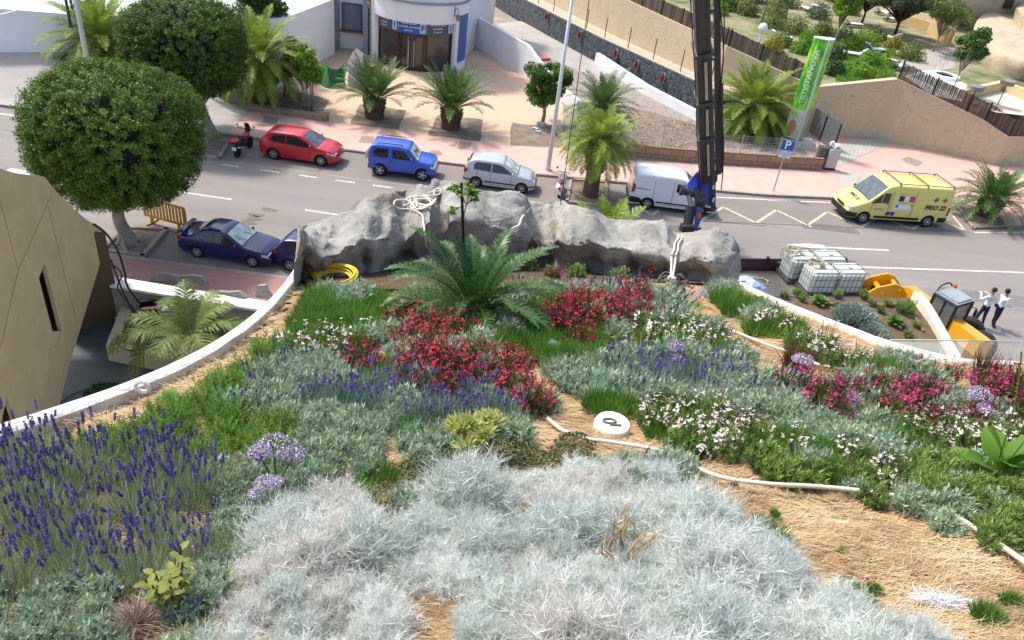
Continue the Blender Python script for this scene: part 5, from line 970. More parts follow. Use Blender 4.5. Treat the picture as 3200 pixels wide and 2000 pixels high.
# ------------------------------------------------ people
def person(loc, rz, label, lean, arms, hair, s=1.0):
    t = thing('person', label, 'person', loc, rz); J = {}
    me = bpy.data.meshes.new('body'); V = [(0, 0, .95), (0, 0, 1.12), (0, .01, 1.38), (0, .01, 1.5), (0, -.02, 1.58), (0, -.03, 1.68), (0, -.02, 1.75)]; Rr = [.13, .12, .14, .06, .07, .095, .06]; E = [(0, 1), (1, 2), (2, 3), (3, 4), (4, 5), (5, 6)]
    for s_, foot in ((-1, lean[0]), (1, lean[1])):
        k = len(V); V += [(s_*.1, 0, .9), (s_*.11, foot*.5-.03, .5), (s_*.12, foot, .1), (s_*.13, foot-.1, .05), (s_*.13, foot-.2, .035)]; Rr += [.095, .065, .045, .045, .035]; E += [(0, k), (k, k+1), (k+1, k+2), (k+2, k+3), (k+3, k+4)]
    for s_, (el, ha) in ((-1, arms[0]), (1, arms[1])):
        k = len(V); V += [(s_*.19, .01, 1.4), (s_*el[0], el[1], el[2]), (s_*ha[0], ha[1], ha[2]), (s_*(ha[0]-.02), ha[1]-.08, ha[2])]; Rr += [.06, .045, .033, .03]; E += [(2, k), (k, k+1), (k+1, k+2), (k+2, k+3)]
        for q in range(4): m = len(V); V.append((s_*(ha[0]-.04+q*.02), ha[1]-.15-(.01 if q in (1, 2) else 0), ha[2]-.02)); Rr.append(.009); E.append((k+3, m))
        m = len(V); V.append((s_*(ha[0]-.07), ha[1]-.08, ha[2]+.03)); Rr.append(.01); E.append((k+2, m))
    V = [(x, y-.0+max(0, z-.9)*lean[2], z) for x, y, z in V]
    me.from_pydata(V, E, []); o = bpy.data.objects.new('body', me); COL.objects.link(o); md = o.modifiers.new('s', 'SKIN'); sk = me.skin_vertices[0].data
    for i, r_ in enumerate(Rr): sk[i].radius = (r_, r_)
    sk[0].use_root = True; sd = o.modifiers.new('u', 'SUBSURF'); sd.levels = sd.render_levels = 1
    bpy.context.view_layer.update(); m2 = bpy.data.meshes.new_from_object(o.evaluated_get(bpy.context.evaluated_depsgraph_get())); bpy.data.objects.remove(o)
    m2.materials.clear()
    for m in (mat('skin', '#a9745a', .6, .05), mat('white_shirt', '#dadde0', .8, .05), mat('navy_trousers', '#191d30', .85, .1), mat('shoe_black', '#121212', .6)): m2.materials.append(m)
    for p in m2.polygons:
        c = p.center; zz = c.z; p.use_smooth = True; p.material_index = 3 if zz < .09 else 2 if zz < .98 and abs(c.x) < .26 and not (zz > .85 and abs(c.x) > .2) else 1 if zz < 1.46 and (zz > 1.14 or abs(c.x) < .22) else 0
    body = part('body', m2, None, t); hy = (1.68-.9)*lean[2]
    g = MB(); g.ball((0, hy+.02, 1.72), .112, 12, (.92, 1, .95)); g.v[-1][:, 2] = np.where((g.v[-1][:, 1] < hy-.03) & (g.v[-1][:, 2] < 1.76), 1.76, g.v[-1][:, 2]); part('hair', g, mat('dark_hair', '#1d1713', .8), t, smooth=True)
    g = MB()
    for s_ in (-1, 1): g.ball((s_*.035, hy-.115, 1.7), .012, 6); 
    part('eyes', g, M_black, t); g = MB(); g.ball((0, hy-.13, 1.665), .018, 6, (.7, 1, 1.3)); g.ball((0, hy-.115, 1.625), .02, 6, (1.3, .4, .35))
    for s_ in (-1, 1): g.ball((s_*.1, hy, 1.68), .025, 6, (.4, .8, 1.2))
    part('face_features', g, _m['skin'], t); t.scale = (s,)*3; return t
b = G(3052, 1018); p1 = person(b, R(200), 'man in white printed shirt and dark trousers seen from behind, hands raised', (.12, -.1, -.06), (((.34, -.1, 1.2), (.16, -.32, 1.36)), ((.36, -.1, 1.22), (.2, -.3, 1.4))), 0, 1.02)
g = MB(); put_text(g, 'POLICIA', .1, (0, .12+.02, 1.34), (-1, 0, 0), (0, 0, 1)); part('shirt_lettering', g, mat('shirt_ink', '#39446b', .7), p1)
b = G(3095, 1018); p2 = person(b, R(100), 'man in white shirt and dark trousers with a bag at his hip facing left', (.05, -.12, .04), (((.27, -.02, 1.15), (.2, -.26, 1.1)), ((.3, -.1, 1.18), (.1, -.3, 1.3))), 0, 1.0)
g = MB(); g.ball((-.02, .22, 1.02), .13, 8, (.8, .6, .7)); solo('waist_bag', g, M_black, 'x', 'bag'); o = bpy.context.scene.objects['waist_bag']; o.parent = p2; o.location = (0, .22, .92); del o['category']; del o['label']
# ============================================================ TREES, PALMS
M_bark = mat('pale_bark', '#8f887c', .9, .25, 3, .5); M_pbark = mat('palm_bark', '#4e3f30', .95, .4, 9, 1.0, bscale=12); M_dbark = mat('dark_bark', '#3b3128', .95, .3, 5, .5)
L_ficus = leafmat('ficus_leaves', '#213e0f', '#74983a', .3, .45); L_palm = leafmat('palm_leaves', '#46661f', '#a7b850', .35, .5); L_palm2 = leafmat('palm_leaves_dark', '#2f4f26', '#6f8f50', .25, .5)
L_light = leafmat('light_leaves', '#3c6a16', '#93b83c', .35); L_dark = leafmat('dark_leaves', '#1a3016', '#46662f', .2); L_olive = leafmat('olive_leaves', '#3a4a1a', '#88944a', .25); L_grey = leafmat('grey_tree_leaves', '#33442f', '#6c7c58', .2)
def unit(n):
    d = rng.normal(size=(n, 3)); return d/np.linalg.norm(d, axis=1, keepdims=True)
def leaves(g, P, N, size, rnd=None, asp=.45):
    "diamond leaves at points P turned roughly along N"
    n = len(P); q = rng.normal(size=(n, 3)); nn = N*.8+q*.55; nn /= np.linalg.norm(nn, axis=1, keepdims=True)
    a = np.cross(nn, rng.normal(size=(n, 3))); a /= np.linalg.norm(a, axis=1, keepdims=True); b = np.cross(nn, a); s = (size*rng.uniform(.7, 1.3, n))[:, None]
    g.quads(P, a*s, b*s*asp, rnd=rnd)
def crown(c, r, n, size, ncl=300, ex=2.6, m=None, name='crown', parent=None, depth=.16):
    c = np.array(c); r = np.array(r, float); g = MB(); d = unit(ncl); k = (np.abs(d)**ex).sum(1)**(-1/ex); C = d*k[:, None]*(1+rng.normal(size=(ncl, 1))*.02+np.array([[.07*noise.noise(Vector(q)*1.7+Vector((c[0], 0, 0)))] for q in d]))
    per = n//ncl; cd_ = np.repeat(C, per, 0); dn = np.repeat(d, per, 0); sp = np.sqrt(4*pi/ncl)*.62
    off = rng.normal(size=(len(cd_), 3))*sp*.5; off -= dn*np.abs(rng.normal(size=(len(cd_), 1)))*depth*.6; hump = np.exp(-(off**2).sum(1)/(sp*sp)*1.2)[:, None]*.06
    P = (cd_+off+dn*(hump*.6-.02))*r+c; rr = np.clip(np.repeat(rng.uniform(.15, .75, ncl), per)+rng.normal(size=len(P))*.16, 0, 1)
    leaves(g, P, dn, size, rr); o = part(name, g, m or L_ficus, parent, world=True)
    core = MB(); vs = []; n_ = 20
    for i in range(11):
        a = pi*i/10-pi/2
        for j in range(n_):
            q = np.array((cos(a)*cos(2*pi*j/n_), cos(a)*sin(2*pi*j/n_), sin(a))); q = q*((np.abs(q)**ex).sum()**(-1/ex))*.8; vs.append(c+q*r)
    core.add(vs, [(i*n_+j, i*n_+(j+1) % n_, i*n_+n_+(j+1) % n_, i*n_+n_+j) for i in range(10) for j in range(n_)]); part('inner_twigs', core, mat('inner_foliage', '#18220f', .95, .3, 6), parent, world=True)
def ficus(b, cpx, r, label, fork, seed):
    dep = (Vector((b.x, b.y, 4))-CAM).dot(Fv); c = DP(*cpx, dep); t = thing('ficus_tree', label, 'tree', b); rd = random.Random(seed); g = MB()
    top = Vector((lerp(b.x, c.x, .6), lerp(b.y, c.y, .5), c.z-r[2]*.55)); mid = Vector(fork)
    g.tube(smoothpath([b+Vector((0, 0, -.1)), b+Vector((.05, 0, .35)), b.lerp(top, .4)+mid, top], 5), [.34-.012*i for i in range(16)], 12)
    for k in range(5): a = k*1.3+seed; g.tube(smoothpath([b+Vector((.1*cos(a), .1*sin(a), .5)), b+Vector((.35*cos(a), .35*sin(a), .06)), b+Vector((.9*cos(a+.3), .9*sin(a+.3), .04))], 4), [.16, .15, .14, .12, .1, .08, .06, .05, .04], 7)
    s0 = b.lerp(top, .55)+mid*.8
    for k in range(6): a = k*1.05+seed; e = c+Vector((cos(a)*r[0]*.6, sin(a)*r[1]*.6, -r[2]*.4)); g.tube(smoothpath([s0, s0.lerp(e, .5)+Vector((0, 0, -.2)), e], 4), [.16, .15, .13, .12, .11, .1, .08, .07, .06], 8)
    part('trunk', g, M_bark, t, smooth=True, world=True); crown(c, r, 165000, .047, 2200, ex=2.9, parent=t)
ficus(G(400, 765), (364, 424), (2.8, 2.8, 2.4), 'big clipped round tree in front, pale trunk beside the yellow barrier', (-.25, 0, 0), 1)
ficus(G(661, 434), (578, 150), (2.8, 2.8, 2.25), 'clipped round tree behind, pale trunk beside the motorcycle', (-.1, .1, 0), 2)
def frond(g, o, az, el, L, droop, nl, lw, ll, rach, seed=0, v=.35, rr=None, mi=0, twist=.0):
    "one feather leaf: arched rachis with two rows of leaflets"
    d = np.array([cos(az)*cos(el), sin(az)*cos(el), sin(el)]); n = 12; pts = [np.array(o, float)]; vel = d.copy()
    for i in range(n): vel = vel+np.array([0, 0, -droop/n*(.35+1.6*i/n)]); vel /= np.linalg.norm(vel); pts.append(pts[-1]+vel*L/n)
    pts = np.array(pts); t = np.linspace(.14, 1, nl); idx = t*n; i0 = np.minimum(idx.astype(int), n-1); f = (idx-i0)[:, None]; P = pts[i0]*(1-f)+pts[i0+1]*f; T = pts[i0+1]-pts[i0]; T /= np.linalg.norm(T, axis=1, keepdims=True)
    s = np.array([-sin(az+twist), cos(az+twist), 0.0]); up = np.cross(T, s); up *= np.sign(up[:, 2:3]+1e-6)
    prof = (np.sin(np.clip(t*1.05, 0, 1)*pi)**.55*.85+.18)*ll
    for sg in (-1, 1):
        D = s*sg*.8+T*.62+up*v+rng.normal(size=(nl, 3))*.09; D /= np.linalg.norm(D, axis=1, keepdims=True); b = np.zeros((nl, 3)); b[:, 2] = -prof*.22
        g.blades(P, D, prof*rng.uniform(.85, 1.1, nl), lw, bend=b, rnd=np.clip((.5 if rr is None else rr)+rng.normal(size=nl)*.12, 0, 1), side=np.cross(D, up*1.0)*1.0, mi=mi)
    g.tube([tuple(p) for p in pts], [rach*(1-.8*i/n) for i in range(n+1)], 4, rnd=.85)
def palm(b, th_, tr_, L, n, label, leaf=None, pine=1.25, elmin=-.25, droop=1.5, group=None, name='palm_tree', lean=(0, 0), ll=.42, lw=.035, seed=0, dep=None, young=False):
    t = thing(name, label, 'palm tree', b, group=group); rd = random.Random(seed); g = MB(); top = Vector((lean[0], lean[1], th_))
    N = max(6, int(th_/.12)); pr = []
    for i in range(N+1):
        q = i/N; r_ = tr_*(1.15-.3*q) if q < .4 else tr_*(1.0+(pine-1)*sin((q-.4)/.6*pi*.75)); pr.append(r_*(1+.03*(i % 2)))
    g.tube([(top.x*i/N, top.y*i/N, th_*i/N) for i in range(N+1)], pr, 14)
    P = []; D = []
    for k in range(int(th_*tr_*420)): a = rd.random()*2*pi; z = rd.uniform(.08 if th_ < 2.2 else th_*.45, th_*1.02); q = z/th_; r_ = tr_*(1.0+(pine-1)*sin(max(0, (q-.4))/.6*pi*.75)); P.append((top.x*q+cos(a)*r_, top.y*q+sin(a)*r_, z)); D.append((cos(a)*.8, sin(a)*.8, .65))
    P, D = np.array(P), np.array(D); g.blades(P, D, .13, .08, rnd=rng.random(len(P))); part('trunk', g, leafmat('palm_trunk', '#2e241b', '#7a6650', 0, .95), t)
    g = MB()
    for k in range(n):
        q = (k+.5)/n; el = 1.42-(1.42-elmin)*q**.85+rd.uniform(-.08, .08); az = k*2.39996+rd.uniform(-.2, .2); l_ = L*rd.uniform(.88, 1.08)*(.72 if q < .12 else 1); o = top+Vector((cos(az)*tr_*.4, sin(az)*tr_*.4, .12-.2*q))
        frond(g, o, az, el, l_, droop*(.35+.8*q), int(34*max(.7, L/2)), lw, ll, .022, rr=.35+.3*rd.random()+(.25 if q > .82 and rd.random() < .4 else 0))
    part('crown', g, leaf or L_palm, t); return t
pb = lambda x, y, z=.13: G(x, y, z)
palm(pb(1170, 366), 1.05, .5, 2.6, 60, 'squat pineapple trunked palm left in the plaza before the glass doors', L_palm2, elmin=.55, droop=.95, seed=1, ll=.42)
palm(pb(1408, 400), 1.2, .5, 2.7, 60, 'squat pineapple trunked palm right in the plaza before the glass doors', L_palm2, elmin=.55, droop=1.0, seed=2, ll=.42)
palm(pb(812, 318), 2.5, .55, 3.3, 76, 'large palm in the dark bed right of the round trees', seed=3, elmin=-.3, droop=1.6, ll=.55, lw=.045)
palm(G(330, 235, .8), 1.9, .4, 3.3, 70, 'large palm half hidden behind the left round tree', seed=4, elmin=-.25, droop=1.7, ll=.55, lw=.045)
palm(G(1843, 612), 2.85, .36, 2.1, 84, 'bright front palm in the kerbed pit beside the scooter', seed=5, elmin=-.3, droop=1.6, ll=.42, pine=1.35, lw=.04)
palm(G(1862, 452, .1), 2.2, .36, 2.4, 64, 'palm standing directly behind the bright front palm', L_palm2, seed=6, elmin=-.2, droop=1.4, ll=.45)
palm(G(2335, 412, .1), 1.5, .5, 3.5, 90, 'huge spreading palm between crane boom and green totem', seed=7, elmin=-.25, droop=1.7, ll=.6, lw=.045)
palm(pb(3078, 672), .9, .5, 2.3, 60, 'palm in the kerbed earth bed behind the yellow van', L_palm2, seed=8, elmin=.1, droop=1.3, ll=.42)
def leafy(name, label, b, h, clumps, leaf, size, per=160, tr_=.08, cat='tree', bark=None, stems=1, cr=.3, flat=.8):
    "open tree: stems, limbs to each clump, leaf clumps with gaps between"
    t = thing(name, label, cat, b); g = MB(); L_ = MB(); rd = random.Random(int(b[0]*7+b[1]*3))
    for s_ in range(stems):
        o = Vector((rd.uniform(-.25, .25), rd.uniform(-.1, .1), 0)) if stems > 1 else Vector(); f = Vector((o.x*1.3, o.y, h*.62)); g.tube([o, o.lerp(f, .5)+Vector((.04, .02, 0)), f], [tr_, tr_*.85, tr_*.7], 8)
    for (x, y, z, r_) in clumps:
        g.tube([Vector((0, 0, h*.5)), Vector((x*.5, y*.5, lerp(h*.5, z, .6))), Vector((x, y, z))], [tr_*.6, tr_*.4, tr_*.2], 5); d = unit(int(per*r_/cr)); q = rng.random(len(d))[:, None]**.4
        P = np.array([x, y, z])+d*q*np.array([r_, r_, r_*flat]); leaves(L_, P, d, size, np.clip(rng.uniform(.2, .7)+rng.normal(size=len(d))*.15, 0, 1))
    part('trunk', g, bark or M_bark, t, smooth=True); part('crown', L_, leaf, t); return t
def cl(n, R_, z0, z1, r_, seed, hole=0): rd = random.Random(seed); return [(R_*rd.random()**.5*cos(a), R_*rd.random()**.5*sin(a), rd.uniform(z0, z1), r_*rd.uniform(.7, 1.3)) for a in [rd.random()*6.28 for _ in range(n)]]
leafy('small_tree', 'small leafy street tree with concrete blocks at its foot', pb(1695, 385), 1.8, cl(34, 1.25, 1.5, 3.4, .42, 3), leafmat('fresh_leaves', '#1f4010', '#6fa02c', .3), .085, 260, .13)
leafy('frangipani_tree', 'small round leaved tree on several grey stems beside the dark bed', pb(962, 345), 2.6, cl(22, .9, 1.9, 3.4, .34, 5), L_light, .13, 90, .05, stems=4)
leafy('leafy_tree', 'dark leafy tree top rising behind the palms at the court wall', G(830, 215, .5), 4.6, cl(30, 1.6, 3.6, 5.6, .6, 6), L_dark, .1, 200, .1)
leafy('leafy_tree', 'dark bushy tree beside the frangipani under the white court wall', pb(900, 300), 2.2, cl(24, 1.3, 1.2, 2.9, .5, 8), L_dark, .12, 150, .06, stems=3)
leafy('kerb_weed', 'pale yellow green weed tuft at the trunk beside the motorcycle', G(672, 465), .3, cl(8, .25, .3, .9, .2, 4), leafmat('pale_weed', '#6c7a3c', '#b3b878', .3), .05, 90, .02, cat='plant')
for p in ((1745, 690), (1860, 680), (1900, 705), (1960, 740), (1985, 760)):
    pass
q_ = DP(1890, 755, 16.6); palm(Vector((q_.x, q_.y, 0)), q_.z, .12, 1.05, 26, 'palm fronds peeking over the middle of the rock wall from the street side', L_palm, seed=11, elmin=.2, droop=1.0, ll=.26)
# ============================================================ SPA GARDEN ON THE TERRACE
def T(x, y, z=TZ): return G(*z4(x, y), z)
g = MB(); tp = [(bw[1][0], bw[1][1]), (bw[2][0], bw[2][1]), (bw[3][0], bw[3][1]), bw[4], (rp[1][0], rp[1][1]), (rp[2][0], rp[2][1]), (rp[3][0], rp[3][1]), (rp[4][0], rp[4][1]), (90, 60), (90, 140), (-5, 140)]
tp = [(x+.3, y+.32) for x, y in tp]; tz = lambda x, y: TZ if x > 14 else min(bz[3]-.3, TZ+(14-x)*.4)
rz4 = rz_[3]-.15
def tzz(x, y):
    k = max(0, min(1, (x-23)/9)); return lerp(TZ, 1.9, k*max(0, min(1, (60-y)/9))) if x > 23 else TZ+max(0, min(1.7, (20-x)*.3))
g.sheet(tp, TZ-.05); g = MB(); rows = []
tin = [Vector((x, y)) for x, y in tp]
g.prism([(x, y) for x, y in tp], -.2, rz_[2]-.3); struct('terrace', g, mat('terrace_soil', '#4c5a28', .95, .3, .45, .4, col2='#9a8f72'))
g = MB(); g.prism([(x+.0, y+.0) for x, y in [tp[0], tp[1], tp[2], tp[3], tp[4], (tp[4][0]+2.2, tp[4][1]+2.2), (60, 62), (90, 66), (90, 140), (-5, 140)]], .0, TZ); struct('terrace', g, _m['terrace_soil'])
def patch(px, m, name, dz=.006, z=TZ, n=1): g = MB(); g.sheet([T(*p, z+dz) for p in px], z+dz); struct(name, g, m)
patch(((640, 470), (1180, 460), (1215, 640), (1030, 660), (1000, 770), (760, 800), (640, 740)), mat('lawn', '#55702c', .95, .35, 1.5, .5), 'grass')
patch(((1230, 600), (1400, 480), (1790, 430), (1760, 640), (1400, 720)), tiles('deck_boards', '#b5aea4', '#a49c92', '#7c746b', 3, .14, R(-20), .02), 'deck')
patch(((1290, 720), (1450, 670), (1600, 660), (1880, 800), (1840, 960), (1550, 900)), M_white, 'pool_surround', .01); patch(((1350, 720), (1440, 700), (1800, 820), (1790, 900)), mat('pool_water', '#b3cfc4', .15, .05), 'pool_water', .02)
c = T(1670, 735); tb = thing('plunge_tub', 'round dark green plunge pool with white rim on the terrace', 'plunge pool', c); g = MB(); g.lathe([(.95, 0), (.95, .25), (.72, .25), (.72, .1)], n=28); part('rim', g, M_white, tb, smooth=False); g = MB(); g.lathe([(.73, .12), (0, .12)], n=24); part('water', g, mat('tub_water', '#2c5a50', .1, .1), tb)
g = MB()
for s_ in (0, .5): q = T(1560, 690)+Vector((s_, 0, 0)); g.tube(smoothpath([q, q+Vector((.05, .1, .8)), q+Vector((.3, .3, .9)), q+Vector((.5, .5, .6))], 4), .02, 6)
solo('pool_handrail', g, M_steel, 'steel handrails by the round plunge pool', 'handrail')
patch(((1880, 950), (2200, 850), (2500, 980), (2500, 1100), (2150, 1060)), mat('white_sand', '#c9beaa', .95, .1, 3, .4), 'sand', .008)
wall('pit_wall', [tuple(T(*p)[:2]) for p in ((1835, 945), (2205, 860), (2500, 985))], TZ-.3, TZ+.65, .35, mat('cream_render', '#c6b28c', .9, .08), 'low cream wall round the sandy corner of the spa terrace', 'wall', 1)
for i, (bx, by, tx, ty_, l) in enumerate(((1912, 975, 1972, 812, 'round grey sun shade left of the pair by the cream wall'), (2165, 1000, 2257, 760, 'round grey sun shade right of the pair over the sandy corner'))):
    b = T(bx, by); h_ = hz(b, z4(tx, ty_)[1])-b.z; t = thing('beach_umbrella', l, 'parasol', b, group='grey round sun shades'); g = MB(); g.tube([(0, 0, 0), (0, 0, h_)], .03); part('pole', g, M_dbark, t); g = MB(); g.lathe([(.42, h_-.28), (.45, h_-.02), (.42, h_), (0, h_+.06)], n=24); g.lathe([(.4, h_-.2), (0, h_-.02)], n=24); part('canopy', g, mat('grey_canopy', '#85807c', .9, .2, 12), t)
# plateau of artificial rock, boulder, spa building
def rockmat(name, a, b, c):
    m = bpy.data.materials.new(name); m.use_nodes = True; t = m.node_tree; N = t.nodes; bs = N['Principled BSDF']; bs.inputs['Roughness'].default_value = .92
    tc = N.new('ShaderNodeTexCoord'); n = N.new('ShaderNodeTexNoise'); n.inputs['Scale'].default_value = 1.3; n.inputs['Detail'].default_value = 8; n.inputs['Roughness'].default_value = .6; t.links.new(tc.outputs['Object'], n.inputs[0])
    n2 = N.new('ShaderNodeTexNoise'); n2.inputs['Scale'].default_value = .8; n2.inputs['Detail'].default_value = 5; n2.inputs['Distortion'].default_value = .5; t.links.new(tc.outputs['Object'], n2.inputs[0])
    col = mixc(t, ramp(t, n2.outputs[0], [(.55, (0, 0, 0)), (.7, (.55,)*3)]), ramp(t, n.outputs[0], [(.3, a), (.6, b)]), c)
    v = N.new('ShaderNodeTexNoise'); v.inputs['Scale'].default_value = 4; v.inputs['Detail'].default_value = 10; v.inputs['Roughness'].default_value = .7; v.inputs['Distortion'].default_value = 1.2; t.links.new(tc.outputs['Object'], v.inputs[0])
    col = mixc(t, ramp(t, v.outputs[0], [(.3, (.5,)*3), (.42, (0, 0, 0))]), col, '#66645f'); t.links.new(col, bs.inputs['Base Color'])
    k = N.new('ShaderNodeBump'); k.inputs['Strength'].default_value = 1.0; k.inputs['Distance'].default_value = .06; t.links.new(v.outputs[0], k.inputs['Height']); t.links.new(k.outputs[0], bs.inputs['Normal']); return m
M_rock = rockmat('sculpted_rock', '#7c7b74', '#a3a199', '#9b9077'); M_rock2 = rockmat('sand_rock', '#a3977f', '#b8aa8f', '#c2b08c')
def roundrock(name, px, z0, z1, label, m=M_rock2, sp=.25):
    P = [T(*p) for p in px]; c = sum(P, Vector())/len(P); pp = smoothpath([*P, P[0]], 6)[:-1]; g = MB(); rows = []
    for k, (s_, zz) in enumerate(((1.0, z0), (1.03, lerp(z0, z1, .5)), (1.04, lerp(z0, z1, .85)), (1.0, z1), (.93, z1+.1), (.7, z1+.16), (.4, z1+.1), (.0, z1+.15))):
        rows.append([Vector((c.x+(p.x-c.x)*s_, c.y+(p.y-c.y)*s_, zz))+noise.noise_vector(Vector((p.x*s_*.6, p.y*s_*.6, zz)))*sp for p in pp]+[]); rows[-1].append(rows[-1][0])
    g.grid(rows); return solo(name, g, m, label, 'rock', smooth=True)
roundrock('rock_plateau', ((1880, 470), (1960, 300), (2060, 270), (2500, 330), (2900, 400), (2900, 900), (2480, 780), (2300, 740), (2060, 640)), TZ-.2, TZ+1.5, 'broad sandy artificial rock mass at the right edge of the spa garden')
roundrock('boulder', ((2230, 340), (2330, 230), (2600, 230), (2600, 480), (2380, 470)), TZ+1.4, TZ+2.6, 'rounded pale boulder lying on the sandy rock mass at top right')
b0, b1 = T(1530, 250), T(2700, 330); t = thing('spa_building', 'sand coloured spa building with small dark windows at the top right corner', 'building', b0); g = MB(); d = (b1-b0).normalized(); n = Vector((-d.y, d.x, 0)); g.prism([b0, b1, b1+n*9, b0+n*9], TZ-.1, TZ+7); part('wall', g, mat('spa_render', '#b8a88a', .95, .1, .6, .2), t, world=True)
for px in ((2275, 15), (2450, 70), (2150, -80)): p = onwall(b0, b1, *z4(*px)); g = MB(); g.box((p.x, p.y-.0, p.z), (1.0, .3, 1.2), rz=math.atan2(d.y, d.x)); part('window', g, mat('dark_window', '#4a3527', .4), t, world=True)
for a, b, l in (((1500, 300), (1680, 440), 'brown rendered wall stub beside the feathery tree'), ((1270, 220), (1520, 300), 'yellow sand coloured low wall behind the sun loungers')):
    p, q = T(*a), T(*b); wall('garden_wall', [tuple(p[:2]), tuple(q[:2])], TZ-.1, TZ+(1.4 if a[0] == 1500 else .8), .3, mat('ochre_render', '#b59c6a', .9, .12), l, 'wall', 1)
# loungers
t = thing('sun_lounger', 'x', 'sun lounger', group='white sun loungers on the spa terrace'); g = MB(); g.box((.2, 0, .3), (1.3, .62, .12), bev=.04); part('mattress', g, mat('lounger_white', '#d9dbde', .7), t); g = MB(); g.box((-.7, 0, .52), (.75, .62, .1), ry=.7, bev=.04); part('backrest', g, _m['lounger_white'], t)
g = MB(); g.box((0, 0, .2), (1.7, .5, .06)); [g.box((x, y, .1), (.06, .06, .2)) for x in (-.7, .7) for y in (-.22, .22)]; part('frame', g, M_black, t)
for i, (px, py, rz, l) in enumerate(((1165, 205, .3, 'white sun lounger under the dark trunked tree'), (1080, 140, .3, 'white sun lounger farther behind the dark trunked tree'), (800, 255, .2, 'white sun lounger at the foot of the bright green tree'), (790, 540, 2.9, 'white sun lounger on the grass slope'), (470, 90, 1.9, 'upright white sun lounger at the top edge, right of two'), (370, 110, 1.9, 'upright white sun lounger at the top edge, left of two'), (130, 385, .3, 'white sun lounger among the shrubs near the cane fence'), (1000, 500, .4, 'white sun lounger sunk in the tall grass'), (1130, 380, 2.2, 'white sun lounger beside the round shrub'), (1240, 660, .5, 'white and black sun lounger behind the cane fence'))):
    p = T(px, py)
    if i == 0: t.location = p; t.rotation_euler = (0, 0, rz); t['label'] = l
    else: copy_thing(t, p, rz, l)
def shrub(px, r_, leaf, label, h=.9, n=1500, size=.09, name='shrub', z=TZ, rr=None):
    b = T(*px, z); g = MB(); d = unit(n); d[:, 2] = np.abs(d[:, 2]); q = rng.random(n)[:, None]**.35; k = np.array([1+.35*noise.noise(Vector(x)*2+Vector((px[0], 0, 0))) for x in d])[:, None]; P = d*q*k*np.array([r_, r_, r_*h*1.3])+np.array(b)
    cl_ = np.array([.5+.5*noise.noise(Vector(x)*3.3+Vector((0, px[1], 0))) for x in d]); leaves(g, P, d, size, np.clip(cl_+rng.normal(size=n)*.13, 0, 1)); tr_ = MB(); tr_.tube([b, b+Vector((0, 0, r_*.6))], .05, 5)
    t = thing(name, label, 'shrub', b); part('foliage', g, leaf, t, world=True); part('stem', tr_, M_dbark, t, world=True)
shrub((1330, 560), 1.15, L_olive, 'round olive green shrub on the deck edge'); shrub((260, 320), 1.3, L_olive, 'tall brownish green shrub left of the totem top'); shrub((290, 500), .8, L_light, 'bright yellow green shrub left of the totem')
shrub((600, 560), 1.1, L_dark, 'dark glossy shrub just right of the totem'); shrub((600, 700), .9, L_dark, 'dark low shrub right of the totem by the cane fence'); shrub((40, 260), 1.4, L_olive, 'olive shrub behind the cane fence right of the crane'); shrub((40, 480), 1.0, leafmat('yellow_shrub', '#6a6a20', '#b0a848', .3), 'yellowish shrub behind the cane fence beside the globe lamp', n=1200)
shrub((-300, 60), 1.7, L_olive, 'large olive shrub at the top edge left of the crane boom', n=2500); shrub((-560, -20), 1.5, L_light, 'light green shrub at the top edge, farthest left above the cane fence', n=2000); shrub((-120, 20), 1.6, L_dark, 'dark shrub at the top edge right of the crane boom', n=2200)
shrub((470, 180), 1.2, L_grey, 'grey green shrub between the top edge loungers and the bright tree'); shrub((900, 420), 1.4, L_light, 'spreading bright green shrub in the middle of the spa lawn', n=2500, h=.6); shrub((820, 680), 1.3, L_light, 'low bright green shrub behind the wall peak', n=2200, h=.5); shrub((1180, 450), .8, leafmat('yellow_shrub', '#6a6a20', '#b0a848', .3), 'small yellowish shrub beside the round deck shrub')
shrub((1110, 590), 1.0, L_light, 'low green shrub at the lawn end by the cane fence', h=.4); shrub((650, 20), 1.5, L_dark, 'dark shrub mass at the top edge behind the bright tree', n=2400); shrub((1500, 60), 1.6, L_dark, 'dark shrub at the top edge before the spa building', n=2200)
shrub((160, 60), 1.5, L_grey, 'grey green shrub at the top edge beside the dark pine', n=2000); shrub((700, 380), 1.0, L_grey, 'grey green shrub right of the totem cap')
leafy('feather_tree', 'bright green feathery tree above the totem cap', T(620, 420), 2.6, cl(26, 1.2, 2.6, 4.6, .5, 12), L_light, .12, 170, .08); leafy('dark_trunk_tree', 'wide grey green tree with dark trunk over the sun loungers', T(1190, 340), 2.4, cl(46, 2.8, 2.6, 4.2, .62, 13), L_grey, .1, 260, .16, bark=M_dbark)
leafy('pepper_tree', 'hazy yellow green tree before the spa building', T(1560, 490), 2.4, cl(36, 2.2, 2.4, 3.8, .5, 14), L_olive, .08, 170, .07); leafy('umbrella_tree', 'slender umbrella leaved tree beside the plunge pool', T(1722, 895), 2.9, cl(20, .95, 2.5, 4.3, .42, 15), leafmat('glossy_leaves', '#1f3f18', '#6f9550', .3), .13, 130, .05)
leafy('leafy_tree', 'wide grey green tree at the top edge left of the dark trunked tree', T(880, 230), 2.2, cl(34, 2.0, 1.9, 3.6, .55, 16), L_grey, .1, 240, .12, bark=M_dbark)
leafy('pine_tree', 'dark feathery pine at the top edge right of the crane boom', T(-60, 200), 3.4, cl(24, 1.3, 2.8, 5.2, .5, 17), L_dark, .14, 170, .07)
